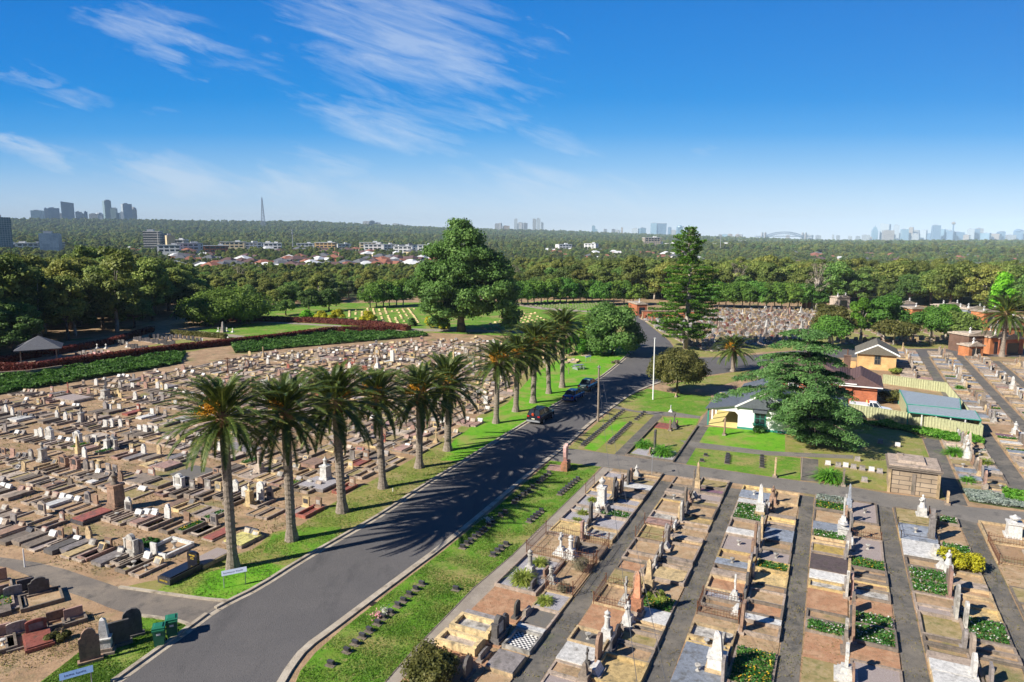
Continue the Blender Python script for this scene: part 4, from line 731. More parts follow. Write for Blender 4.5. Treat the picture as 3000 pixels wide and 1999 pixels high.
RD = {(1, 0): (1384, 'G1401 t1437 G1452 G1482 W1497 G1527 s1560 G1567 T1627 G1720 R1795 q1811 Z1850 R1858 y1893 R2050'),
      (1, 1): (1391, 't1403 e1414 o1431 w1446 e1460 c1473 G1493 G1510 g1531 G1565 W1595 T1612 D1646 T1752 G1803 D1857 w1870 x1924 T1938 q1992 T2060'),
      (2, 0): (1399, 't1422 D1440 c1450 D1465 t1501 W1522 p1539 o1582 t1620 e1641 r1669 O1713 e1771 R1841 D1885 w1937 e1972 M2040'),
      (2, 1): (1416, 'o1442 u1459 M1480 o1495 t1529 s1546 t1563 T1588 c1600 e1612 t1656 c1666 e1677 Y1723 T1765 g1806 w1844 e1860 t1876 o1916 e1956 s2040'),
      (3, 0): (1427, 's1443 b1464 w1477 g1524 t1551 w1567 M1614 t1641 b1658 e1674 c1691 r1730 G1752 e1776 e1800 T1828 W1870 M1886 b2040'),
      (3, 1): (1454, 't1487 T1524 c1534 s1547 e1557 c1567 b1601 e1628 M1664 g1691 s1730 e1750 t1787 r1828 w1847 e1886 T1925 g2040'),
      (4, 0): (1450, 'S1470 g1494 t1531 b1554 g1577 e1591 K1618 e1631 k1675 w1700 W1723 R1787 e1815 g1851 R1924 O2040'),
      (4, 1): (1481, 'M1545 T1589 M1653 g1685 e1705 t1725 e1745 W1774 R1819 g1857 g1918 R1970 M2050'),
      (5, 0): (1487, 'o1538 b1586 w1634 t1663 g1698 g1736 e1771 M1796 o1866 e1890 e1915 c1940 w1975 w2040'),
      (5, 1): (1525, 'g1548 T1608 g1669 e1695 t1723 c1745 e1771 t1800 s1835 g1908 t1935 t1962 e2050'),
      (6, 0): (1532, 't1590 e1650 T1720 g1770 t1830 e1880 c1930 t2040'), (6, 1): (1540, 't1600 b1650 o1700 g1760 e1850 t1950')}
def u_of(y, c, k):
    u = 45.
    for _ in range(30):
        X, Y = W(u, cv(c, k, u)); u += (PX(X, Y)[1] - y) * .02 * (u / 45) ** 2 * 1.2
        u = max(20, min(90, u))
    return u
for (c, h), (ys, seq) in RD.items():
    ua = u_of(ys, c, 0 if h == 0 else 2)
    for i, tok in enumerate(seq.split()):
        ub = u_of(int(tok[1:]), c, 0 if h == 0 else 2); uc = (ua + ub) / 2; wd = ua - ub
        vs = cv(c, 1, uc); ve = cv(c, 0 if h == 0 else 2, uc); L = abs(ve - vs) - .12
        if c == 1 and h == 0 and tok[0] in 'qZy': L = min(L, 2.5); vs = ve + L
        if wd > .25:
            bk, im = P_[tok[0]]; X, Y = W(uc, vs + (-.06 if h == 0 else .06))
            if bk == 'n':
                bk = 'k0'
            km = {'s': 'sand_yellow', 'y': 'cream', 'Z': 'cream', 'x': 'marble_old', 'p': 'granite_pink'}.get(tok[0], rnd.choice(['concrete', 'sandstone', 'conc_dark', 'conc_dark', 'concrete', 'sand_yellow' if rnd.random() < .4 else 'concrete']))
            add_grave(X, Y, ROT_LH if h == 0 else ROT_RH, None, '', 0, 0, None, bk, wd - .05, L, km, im, tok[0] in 'MDub' and rnd.random() < .6, 0, 'right', i + 1, c * 2 + h)
        ua = ub
# monuments along the spines: (x, base y, top y, kind, stone, facing 0=left 1=right, width)
RM = [(1763,1482,1397,'u','marble',0,.62),(1799,1459,1397,'r','slate',0,.75),(1805,1467,1408,'p','granite_dark',0,.7),(1820,1452,1388,'h','granite_brown',0,.8),(1841,1424,1376,'r','slate',0,.7),(1849,1414,1371,'p','granite_brown',0,.7),(1865,1399,1362,'f','marble',0,.5),(1731,1533,1469,'p','slate',0,.6),(1752,1505,1478,'f','marble_old',0,.6),(1778,1505,1482,'b','granite_grey',1,.8),
      (1705,1583,1527,'s','granite_pink',0,.45),(1716,1570,1537,'x','marble_old',0,.6),(1725,1548,1520,'h','conc_dark',0,.7),(1643,1623,1561,'x','marble',0,.7),(1672,1636,1567,'c','marble',0,.65),(1690,1622,1572,'h','granite_dark',1,.8),(1553,1687,1608,'c','marble_old',0,.6),(1615,1706,1656,'c','marble_old',0,.55),(1600,1690,1664,'s','granite_brown',1,.8),(1563,1727,1698,'a','slate',1,.75),(1514,1808,1758,'r','slate',0,.65),
      (1461,1876,1803,'e','slate',1,.85),(1480,1850,1797,'h','granite_dark',1,.8),(1371,1984,1922,'h','slate',1,.8),(1417,1930,1905,'a','granite_grey',1,.9),(1545,1805,1790,'b','conc_light',0,.7),
      (2033,1432,1373,'c','conc_dark',0,.3),(2043,1444,1352,'o','sandstone',0,.45),(2009,1484,1425,'p','conc_dark',0,.6),(2018,1470,1436,'x','granite_brown',1,.6),(1998,1529,1467,'r','marble_old',0,.7),(1990,1520,1480,'h','sandstone',0,.7),(2012,1505,1470,'a','slate',1,.8),(1956,1595,1537,'p','granite_grey',0,.75),(1978,1550,1528,'b','marble',0,.8),(1934,1650,1622,'p','slate',1,.7),(1920,1660,1630,'a','marble_old',0,.8),
      (1866,1808,1672,'o','pink_orange',0,.62),(1900,1738,1637,'o','sandstone',0,.6),(1833,1771,1690,'x','marble_old',0,.6),(1839,1832,1761,'f','marble',0,.6),(1778,1873,1787,'c','marble',0,.62),(1753,1940,1854,'r','granite_brown',0,.8),(1810,1875,1830,'p','granite_dark',1,.8),(1797,1900,1864,'a','granite_dark',1,.8),(1720,1955,1898,'x','slate',0,.4),(1712,1999,1940,'o','conc_dark',0,.5),(1745,1975,1950,'b','marble',1,.9),
      (2226,1512,1417,'o','marble',0,.62),(2264,1476,1423,'f','granite_brown',0,.6),(2245,1511,1463,'p','marble_old',0,.5),(2232,1580,1516,'p','sandstone',0,.8),(2228,1565,1530,'h','slate',1,.8),(2211,1602,1532,'s','granite_brown',0,.5),(2223,1608,1541,'r','granite_grey',0,.6),(2202,1638,1581,'s','granite_brown',0,.5),(2218,1635,1598,'a','granite_dark',1,.8),(2194,1700,1640,'h','sandstone',0,.85),(2205,1690,1650,'p','marble_old',1,.7),(2190,1730,1680,'a','slate',1,.8),
      (2152,1757,1683,'x','marble',0,.55),(2185,1750,1722,'a','slate',1,.9),(2172,1852,1762,'s','granite_brown',0,.6),(2180,1790,1763,'p','granite_dark',1,.9),(2160,1800,1783,'b','marble',0,.8),(2098,1970,1847,'o','marble',0,.85),(2138,1950,1900,'a','granite_dark',1,.8),(2120,1890,1855,'h','marble_old',0,.8),(2118,1998,1930,'s','granite_grey',0,.7),
      (2470,1540,1457,'x','marble',0,.55),(2486,1500,1417,'o','blue_slab',0,.4),(2478,1475,1448,'h','marble_old',0,.8),(2469,1572,1530,'u','marble',0,.7),(2487,1590,1500,'x','granite_grey',0,.5),(2480,1628,1582,'h','marble_old',0,.8),(2496,1610,1575,'p','marble',1,.8),(2486,1700,1640,'s','sandstone',0,.5),(2480,1748,1672,'p','marble_old',0,.8),(2496,1745,1680,'a','granite_pink',1,.8),(2475,1728,1690,'h','granite_grey',0,.8),
      (2478,1867,1812,'h','marble_old',0,.85),(2499,1880,1765,'r','granite_brown',1,.7),(2492,1830,1780,'s','slate',0,.6),(2477,1985,1885,'x','marble',0,.85),(2500,1998,1955,'s','granite_brown',1,.8),
      (2700,1512,1449,'f','marble',0,.7),(2727,1584,1490,'e','granite_grey',0,.7),(2745,1545,1500,'h','slate',1,.8),(2738,1635,1600,'b','marble_old',0,.8),(2776,1680,1611,'f','marble',0,.6),(2758,1670,1655,'b','marble',0,.7),(2780,1747,1666,'s','granite_pink',0,.9),(2798,1813,1712,'h','marble_old',0,.9),(2812,1795,1740,'x','granite_grey',1,.6),(2826,1842,1762,'r','marble_old',0,.6),(2822,1902,1845,'h','granite_grey',0,.8),(2846,1932,1857,'a','concrete',0,.8),(2850,1990,1912,'p','marble',0,.7),(2902,2004,1949,'s','granite_grey',0,.7),(2968,1575,1508,'u','marble',0,.85)]
for x, yb, yt, kd, st, fc, wd in RM:
    h = min(3.6, max(.5, HT(x, yb, yt))); X, Y = G(x, yb); u, v = uv(X, Y)
    add_grave(X, Y, (ROT_LH if fc == 0 else ROT_RH) + rnd.uniform(-.04, .04), kd, st, wd, h, 'slate' if kd in 'srpha' and st.startswith('marble') and rnd.random() < .3 else None, None, 1, 1, 'concrete', 'dirt', False, 0, 'spine', u, v)
# extra spine stones where no photographed monument stands
for c in range(2, 7):
    for h in (0, 1):
        u = 30.
        while u < 61:
            v = cv(c, 1, u) + (-.22 if h == 0 else .22)
            if not any(g['zone'] in ('spine', 'spinex') and abs(g['row'] - u) < .8 and abs(g['col'] - v) < .8 for g in GRAVES) and rnd.random() < .42:
                X, Y = W(u, v); kd = rnd.choice('srphabb'); add_grave(X, Y, (ROT_LH if h == 0 else ROT_RH) + rnd.uniform(-.05, .05), kd, rnd.choice(['marble_old', 'sandstone', 'slate', 'granite_grey', 'granite_brown', 'conc_dark']), rnd.uniform(.6, .8), {'b': .55}.get(kd, rnd.uniform(.8, 1.45)), None, None, 1, 1, 'concrete', 'dirt', False, 0, 'spinex', u, v)
            u += rnd.uniform(.9, 1.6)
# ---- columns continuing behind the lane, right of the fence
def column_block(u0, u1, va, vs, vb, zone, hp=.5, avoid=None):
    for h, ve in ((0, va), (1, vb)):
        u = u0
        while u < u1:
            wd = rnd.choice([.9, 1.0, 1.1, 1.3, 1.9]); uc = u + wd / 2; X, Y = W(uc, vs + (-.08 if h == 0 else .08)); px, py = PX(X, Y)
            if px < 3080 and not (avoid and avoid(px, py)):
                tok = rnd.choices('teroGMDwWclsbgSupYTO', [9, 9, 4, 6, 4, 5, 3, 3, 3, 7, 7, 3, 5, 3, .6, 1.5, 1, .8, 3, 3])[0]; bk, im = P_[tok]; bk = 'k0' if bk == 'n' else bk
                hd = rnd.choices([None, 'b', 's', 'r', 'p', 'h', 'x', 'o', 'c', 'f'], [10 * (1 - hp) * 2, 3, 4, 3, 3, 3, 1.6, .8, .8, .6])[0]
                add_grave(X, Y, ROT_LH if h == 0 else ROT_RH, hd, rnd.choice(['marble', 'marble_old', 'sandstone', 'slate', 'granite_grey', 'granite_brown', 'conc_dark', 'concrete', 'conc_light']), rnd.uniform(.5, .75), {None: 0, 'b': .6, 'x': 1.8, 'o': 2.3, 'c': 1.7, 'f': 1.6}.get(hd, rnd.uniform(.75, 1.3)), None, bk, wd - .05, abs(ve - vs) - .1, rnd.choice(['concrete', 'conc_dark', 'sandstone', 'conc_light']), im, rnd.random() < .12, 0, zone, int(u), int(vs))
            u += wd
column_block(70, 91.5, 10.4, 12.3, 14.2, 'beyond', .42); column_block(70, 93, 16.0, 18.1, 20.2, 'beyond', .42); column_block(72, 94, 21.6, 23.8, 25.8, 'beyond', .42); column_block(66, 93, 27.2, 29, 31, 'beyond')
inl = lambda x, y: x > 2720 and False
column_block(124, 156, 8.6, 10.8, 13.0, 'beyond', .6, lambda x, y: x < 2640 and y > 1090); column_block(98, 156, 14.9, 16.9, 19.0, 'beyond', .5); column_block(97, 153, 20.8, 22.6, 24.4, 'beyond', .5); column_block(94, 149, 26, 28, 29.9, 'beyond', .5); column_block(94, 140, 31.2, 33.4, 35.8, 'beyond', .5)
# ---- dense far field of headstones on the right, facing the road side
FARR = [(1868, 935), (1900, 922), (2000, 916), (2100, 910), (2300, 908), (2445, 912), (2400, 960), (2385, 985), (2330, 995), (2240, 1010), (2110, 1024), (2060, 1030), (2010, 1010), (1960, 985), (1900, 950)]
FP = [G(x, y) for x, y in FARR]
u = 140.
while u < 245:
    v = -70.
    while v < 15:
        X, Y = W(u + rnd.uniform(-.1, .1), v)
        if inside((X, Y), FP) and rnd.random() < .94:
            hd = rnd.choices(['b', 's', 'a', 'r', 'p', 'h', 'e', 'x', 'c', 'o'], [38, 26, 12, 6, 5, 5, 3, 1.5, 1, 1])[0]
            add_grave(X, Y, ROTL + R(40), hd, rnd.choices(HMS, [11, 8, 10, 4, 11, 6, 5, 11, 3, 5, 14, 2, 1])[0], rnd.uniform(.6, .95), {'b': .6, 'x': 1.7, 'c': 2.0, 'o': 2.4, 'e': 1.3}.get(hd, rnd.uniform(.7, 1.1)), None, rnd.choice('kkdly'), 1.15, 2.0, rnd.choice(['concrete', 'conc_light', 'conc_dark']), rnd.choice(['concrete', 'dirt', 'granite_pink', 'conc_light', 'granite_grey', 'conc_dark']), False, .12, 'far')
        v += 1.32
    u += 2.45
# rows under the right-hand trees and by the vaults
for x, y in [(2440 + i * 17, 968 + (i % 3) * 8) for i in range(20)] + [(2455 + i * 13, 1000 + (i % 2) * 6) for i in range(18)] + [(2640 + i * 15, 995 + (i % 2) * 5) for i in range(10)]:
    X, Y = G(x, y); add_grave(X, Y, ROTL + R(30), rnd.choice('sabh'), rnd.choice(['granite_pink', 'sandstone', 'conc_light', 'marble_old', 'cream']), .9, .95, None, 'l', 1.1, 2, 'concrete', 'granite_brown', False, .12, 'far')

_bp = body_parts
def body_parts(k, w, L, km, im, rnd, vase=False, y0=.12, seed=0):
    if k == 'k0':
        m = MB(); m.box(0, y0 - L / 2, 0, w, L, .035 + .012 * (seed % 5)); return [('infill', m, im)]
    if k == 'n': return []
    return _bp(k, w, L, km, im, rnd, vase, y0, seed)
# ---- rank by size in the photo; the 300 largest of each kind are objects, the rest one mass
for g in GRAVES:
    px, py = PX(g['X'], g['Y']); d = math.hypot(math.hypot(g['X'], g['Y']), H); g['px'], g['py'] = px, py; g['d'] = d
    g['size'] = (max(g['hh'], .3) * max(g['hw'], .4) + (g['w'] * g['L'] * H / d if g['body'] else 0)) / d ** 2
    if not (-60 < px < 3060 and py < 2080): g['size'] *= .05 if py < 2200 and -300 < px < 3300 else 0
    g['kindname'] = 'headstone' if not g['body'] else ('grave_plot' if g['zone'] in ('right', 'beyond') else 'grave')
GRAVES = [g for g in GRAVES if g['size'] > 0]
rest = []; solo = []
for kn in ('grave', 'grave_plot', 'headstone'):
    l = sorted([g for g in GRAVES if g['kindname'] == kn], key=lambda g: -g['size']); solo += l[:298]; rest += l[298:]
def look(g):
    k = g['kindname']; hm = NAMES.get(g['hm'], ''); im = NAMES.get(g['im'], 'earth')
    hn = ''
    if g['head']: hn = ('%s %s' % (hm, HN[g['head']]))
    bn = {'k': 'kerbed %s plot' % im, 'g': 'kerbed %s bed' % im, 'd': '%s slab' % im, 'l': '%s ledger' % im, 'y': 'low concrete slab', 'w': 'raised cream kerb plot', 'k0': '%s plot' % im, None: ''}[g['body']]
    if hn and bn: return '%s on %s' % (hn, bn)
    return hn or bn
solo.sort(key=lambda g: g['v'] if 'v' in g else g['px'])
rows = {}
for g in solo:
    if g['zone'] == 'left': rows.setdefault(g['row'], []).append(g)
ridx = {r: i + 1 for i, r in enumerate(sorted(rows))}
for r, l in rows.items():
    l.sort(key=lambda g: -g['v'])
    for i, g in enumerate(l): g['label'] = '%s, %s from the palms, row %d behind side road' % (look(g), ordn(i + 1), ridx[r])
def rank(lst, key, fmt):
    lst = sorted(lst, key=key)
    for i, g in enumerate(lst): g['label'] = fmt % (look(g), ordn(i + 1))
CN = {1: 'first', 2: 'second', 3: 'third', 4: 'fourth', 5: 'fifth', 6: 'sixth'}
for c in range(1, 7):
    for h in (0, 1):
        rank([g for g in solo if g['zone'] == 'right' and g['col'] == c * 2 + h], lambda g: g['py'], '%s, %s from lane, ' + ('left' if h == 0 else 'right') + ' half of ' + CN[c] + ' column')
sp = [g for g in solo if g['zone'] in ('spine', 'spinex')]
for g in sp:
    u, v = uv(g['X'], g['Y']); g['cc'] = min(range(1, 8), key=lambda c: abs(v - cv(c, 1, u)))
for c in range(1, 8): rank([g for g in sp if g['cc'] == c], lambda g: g['py'], '%s, %s from lane on spine of column ' + str(c) + ' from the road')
for z, f in (('lawn', '%s on lawn beyond the palms, %s from the left'), ('corner', '%s in bottom-left corner, %s from the left'), ('far', '%s in far right field, %s from its left end')): rank([g for g in solo if g['zone'] == z], lambda g: g['px'], f)
bz = {}
for g in solo:
    if g['zone'] == 'beyond': bz.setdefault((g['col'], g['Y'] * math.cos(A) + g['X'] * math.sin(A) > 95), []).append(g)
for (cc, fr), l in bz.items():
    n = sorted({c for c, f in bz if f == fr}).index(cc) + 1
    rank(l, lambda g: -g['py'], '%s, %s going back in ' + ordn(n) + (' column right of fence' if fr else ' column past the lane'))
def to_mesh(name, p, m):
    if isinstance(p, tuple): q_ = p[1]; return npmesh(name, q_, np.arange(len(q_)).reshape(-1, 4), m)
    return p.mesh(name, m, name in ('column', 'urn', 'figure', 'vase'))
GG = {'left': 'graves in rows left of the palm avenue', 'right': 'grave plots in the right-hand columns', 'spine': 'headstones along the column spines', 'spinex': 'headstones along the column spines', 'beyond': 'grave plots beyond the lane', 'far': 'graves in the far right field', 'lawn': 'pale graves on the lawn', 'corner': 'graves in the bottom-left corner'}
for g in solo:
    parts = grave_geo(g)
    if not parts: continue
    lb = g['label']
    for a_, b_ in ((' kerbed', ''), (' the ', ' '), (' concrete', ''), (' plot', ''), (' side road', ' road'), (' from road', ''), ('grey-white marble', 'pale marble'), (' flowering', ''), (' earth', ' soil'), (' headstone', ' stone'), (' slab', '')):
        if len(lb.split()) <= 16: break
        lb = lb.replace(a_, b_)
    nm_ = {'o': 'obelisk', 'x': 'cross_monument', 'c': 'column_monument', 'f': 'statue_monument', 'u': 'urn_monument'}.get(g['head'], 'headstone') if g['kindname'] == 'headstone' else g['kindname']
    t = thing(nm_, lb, nm_.replace('_', ' ') if nm_ != 'grave_plot' else 'grave', (g['X'], g['Y'], 0), g['rot'], GG[g['zone']])
    for n, p, m in parts:
        c_ = put(n, to_mesh(n, p, m), t)
        if n in ('flowers', 'plants'): c_['kind'] = 'stuff'
# the rest, merged by material into one object
MR = {}
for g in rest:
    c, s = math.cos(g['rot']), math.sin(g['rot'])
    for n, p, m in grave_geo(g):
        if isinstance(p, tuple): continue
        vv = [(g['X'] + x * c - y * s, g['Y'] + x * s + y * c, z) for x, y, z in p.v]; MR.setdefault(m, MB()).add(vv, p.f)
big = MB(); mats = list(MR)
for i, m in enumerate(mats): big.cur = i; big.add(MR[m].v, MR[m].f)
o = big.build('distant_graves', mats); o['kind'] = 'stuff'; tag(o, 'mass of small pale headstones and slabs in the farther rows', 'graves')
print('graves', len(GRAVES), len(solo), len(rest))
# ------------------------------------------------------------------ palms
def palm_crown(seed, R_=4.1, nf=86, nl=62):
    rng = np.random.default_rng(seed); Q = []; rach = MB()
    ga = 2.39996
    for i in range(nf):
        t = i / nf; az = i * ga + rng.uniform(-.2, .2)
        el0 = R(82) - t * R(122) + R(rng.uniform(-8, 8))        # start elevation: upright young fronds to hanging old ones
        L = R_ * rng.uniform(.94, 1.14) * (1.0 if t < .85 else .85) * (.66 + .40 * min(1, t * 2.6)); n = 12; droop = rng.uniform(.75, 1.3) * (1.5 - .6 * min(1, t * 2))
        p = np.array([.18 * math.cos(az), .18 * math.sin(az), .25 - t * .75]); e = el0; pts = [p.copy()]; dirs = []
        for j in range(n):
            d = np.array([math.cos(e) * math.cos(az), math.cos(e) * math.sin(az), math.sin(e)]); dirs.append(d); p = p + d * L / n; pts.append(p.copy()); e -= droop * (.016 + .0125 * j) * (1 if e > -1.35 else 0)
        side = np.array([-math.sin(az), math.cos(az), 0]); tw = rng.uniform(-.5, .5)
        for j in range(nl):
            s = .14 + .86 * (j + .5) / nl; k = min(n - 1, int(s * n)); f = s * n - k; c = pts[k] * (1 - f) + pts[k + 1] * f; d = dirs[k]; up = np.cross(side, d); up = up if up[2] > 0 else -up
            ll = .46 * math.sin(math.pi * min(1, .18 + s * .8)) ** .7 * rng.uniform(.85, 1.1); wd = .036
            for sg in (-1, 1):
                lv = rng.uniform(.15, .55); o = side * sg * math.cos(lv) + up * math.sin(lv) * 1.1 + d * 1.0; o /= np.linalg.norm(o); tip = c + o * ll + np.array([0, 0, -.10 * ll]); wv = d * wd
                Q.append(np.stack([c - wv, c + wv, tip + wv * .35, tip - wv * .35]))
        if i % 1 == 0: rach.path([tuple(pts[0]), tuple(pts[4]), tuple(pts[8]), tuple(pts[12])], [.055, .035, .022, .008], 4)
    Q = np.concatenate(Q); return Q, rach
PALMC = []
for s in (3, 8, 21, 34, 55):
    q_, ra = palm_crown(s); PALMC.append((npmesh('palm_fronds', q_, np.arange(len(q_)).reshape(-1, 4), 'palm_leaf'), ra.mesh('palm_ribs', 'palm_dry' if False else 'leaf_agave')))
def palm_fruit(seed):
    rng = np.random.default_rng(seed); C = []
    for k in range(5):
        a = rng.uniform(0, 6.28); r0 = rng.uniform(.35, 1.25); c = np.array([math.cos(a) * r0, math.sin(a) * r0, rng.uniform(.1, .75)]); n = 130
        C.append(c + rng.normal(size=(n, 3)) * np.array([.22, .22, .17]))
    C = np.concatenate(C); q_ = quads(C, rng.normal(size=C.shape), .10, 1, rng); return npmesh('fruit', q_, np.arange(len(q_)).reshape(-1, 4), 'palm_fruit')
FR = [palm_fruit(4), palm_fruit(9)]
def palm(X, Y, h, label, k, group, r=.40, sc1=1.0, lean=0):
    t = thing('palm_tree', label, 'palm tree', (X, Y, 0), 0, group); mb = MB(); rnd = random.Random(k); rings_ = 26; pr = []
    for i in range(rings_ + 1):
        z = h * i / rings_ * .97; rr = r * (1.5 if i == 0 else 1.32 if i == 1 else 1.1 if i == 2 else 1.0) * (1 - .1 * i / rings_); pr += [(rr * 1.04, z), (rr * .95, z + h / rings_ * .6)]
    mb.lathe(pr, 0, 0, 12); o = mb.build('trunk', 'palm_bark', t, False)
    m = MB(); m.lathe([(r * .9, h - 1.3), (r * 1.35, h - .9), (r * 1.6, h - .3), (r * 1.3, h + .15), (r * .5, h + .45)], 0, 0, 12)
    for i in range(60):
        a = rnd.uniform(0, 6.28); z = h - rnd.uniform(.1, 1.4); m.tube((math.cos(a) * r, math.sin(a) * r, z), (math.cos(a) * r * 1.9, math.sin(a) * r * 1.9, z + rnd.uniform(.0, .35)), .07, .03, 4)
    m.build('leaf_bases', 'palm_dry', t)
    q_, ra = PALMC[k % 5]; c = put('crown', q_, t, (0, 0, h), rnd.uniform(0, 6.28), (sc1, sc1, sc1 * rnd.uniform(.95, 1.08))); put('frond_ribs', ra, c)
    put('fruit_cluster', FR[k % 2], t, (0, 0, h), rnd.uniform(0, 6.28)); t.rotation_euler = (rnd.uniform(-.03, .03), rnd.uniform(-.035, .035), 0); return t
tops = [1215, 1200, 1170, 1160, 1150, 1120, 1055, 1035, 1005, 985, 955]
for i, ((x, y), ty) in enumerate(zip(palms_px, tops)):
    X, Y = G(x, y); h = HT(x, y, ty); 
    palm(X, Y, h, 'tall date palm with orange fruit, %s from the front of the row beside the road' % ordn(i + 1) if i < 6 else 'date palm on green verge near the parked cars, %s of the roadside row' % ordn(i + 1), i, 'date palms along the left side of the road', .33 + .02 * (i % 3), 1.0 + .07 * ((i * 7) % 3 - 1))
X, Y = G(2147, 1088); palm(X, Y, HT(2147, 1088, 1020), 'small date palm on grass between the round tree and the chapel', 12, 'lone date palms', .36, .88)
X, Y = G(2935, 1045); palm(X, Y, HT(2935, 1045, 915), 'date palm standing in front of the brick vaults at far right', 13, 'lone date palms', .40, 1.25)

# ------------------------------------------------------------------ named trees
def crown_from(lst): return [(a, b, c) for a, b, c, r in lst], [r for a, b, c, r in lst]
rng = np.random.default_rng(3)
# great fig: lobes piled into a broad cone
X, Y = G(1352, 972); L = []
def Lb(dx, z, r, n, rr, dy=0):
    for i in range(n):
        a = rng.uniform(0, 6.28); q_ = r * math.sqrt(rng.uniform(.2, 1)); L.append((dx + q_ * math.cos(a), dy + q_ * math.sin(a), z + rng.uniform(-1, 1) * rr * .7, rr * rng.uniform(.8, 1.2)))
Lb(0, 24.6, 1.8, 6, 1.7); Lb(.5, 21.8, 3.8, 12, 2.1); Lb(-1.5, 18.6, 5.6, 16, 2.2); Lb(1.5, 18, 6.0, 16, 2.2); Lb(-3, 14.5, 7.4, 22, 2.3); Lb(3.5, 14.5, 7.2, 22, 2.3); Lb(-3, 10, 8.8, 26, 2.3); Lb(4, 10, 8.6, 26, 2.3); Lb(-2, 5.8, 8.8, 22, 2.1); Lb(5, 6, 8.8, 20, 2.1); Lb(11.5, 3.2, 2.2, 7, 1.7); Lb(-5.5, 2.4, 1.8, 5, 1.5); Lb(8, 17, 1.5, 4, 1.8)
t = thing('fig_tree', 'huge dark green fig tree towering over the middle of the cemetery', 'tree', (X, Y, 0)); c, r = crown_from(L)
put('crown', clumps('crown', 'leaf_fig', c, r, 330, .42, 5, .8, .6), t); trunk_mb(c, 4, .9, 4, 24).build('trunk', 'bark', t, True)
# Norfolk pine
X, Y = G(2008, 1022); t = thing('norfolk_pine', 'tall bare-topped Norfolk pine with tiered branches right of the road bend', 'tree', (X, Y, 0)); Ht = 24.0; C = []; Nn = []; S = []; tb = MB(); tb.path([(0, 0, 0), (.1, 0, 8), (.35, 0, 16), (.0, 0, 20), (-.05, 0, Ht - .4)], [.55, .42, .30, .2, .08], 8)
prof = [(2.2, 5.0), (4, 6.6), (6, 7.8), (7.5, 6.8), (9, 6.2), (11, 6.8), (13, 6.4), (15, 5.6), (16.5, 4.2), (17.3, 2.2), (18.5, 2.0), (19.5, 3.2), (20.8, 3.4), (22, 2.4), (23.2, 1.6), (23.9, 1.1)]
z = 2.4; w_ = 0
while z < Ht:
    Rz = lin(z, prof); nb = 6 if z < 17 else 5; top = z > 18.6
    for b in range(nb):
        a = w_ * .7 + b * 6.2832 / nb + rng.uniform(-.2, .2); Lz = Rz * rng.uniform(.65, 1.12)
        if rng.random() < .08: continue
        rise = rng.uniform(.0, .16) if not top else rng.uniform(.1, .5); e = (Lz * math.cos(a), Lz * math.sin(a), z + Lz * rise * .6); m_ = (Lz * .5 * math.cos(a), Lz * .5 * math.sin(a), z + Lz * rise * .15 - .1); tb.path([(0, 0, z), m_, e], [.09, .06, .02], 4)
        n = int((330 if not top else 260) * Lz / 6); s = rng.uniform(.28 if not top else .45, 1.04, n); wv = (.35 + .75 * s * (1.1 - s * .55)) * (1 if not top else .75); off = rng.uniform(-1, 1, n) * wv
        px_ = s * Lz * math.cos(a) - off * math.sin(a); py_ = s * Lz * math.sin(a) + off * math.cos(a); pz = z + s ** 1.6 * Lz * rise * .6 + rng.uniform(-.12, .38, n)
        C.append(np.stack([px_, py_, pz], 1)); Nn.append(np.tile([0, 0, 1.0], (n, 1)) + rng.normal(size=(n, 3)) * .7)
    z += .92 if z < 17 else .55; w_ += 1
C = np.concatenate(C); Nn = np.concatenate(Nn); q_ = quads(C, Nn, .30 * rng.uniform(.6, 1.3, len(C)), .6, rng); put('crown', npmesh('crown', q_, np.arange(len(q_)).reshape(-1, 4), 'leaf_norfolk'), t); tb.build('trunk', 'bark_pale', t, True)
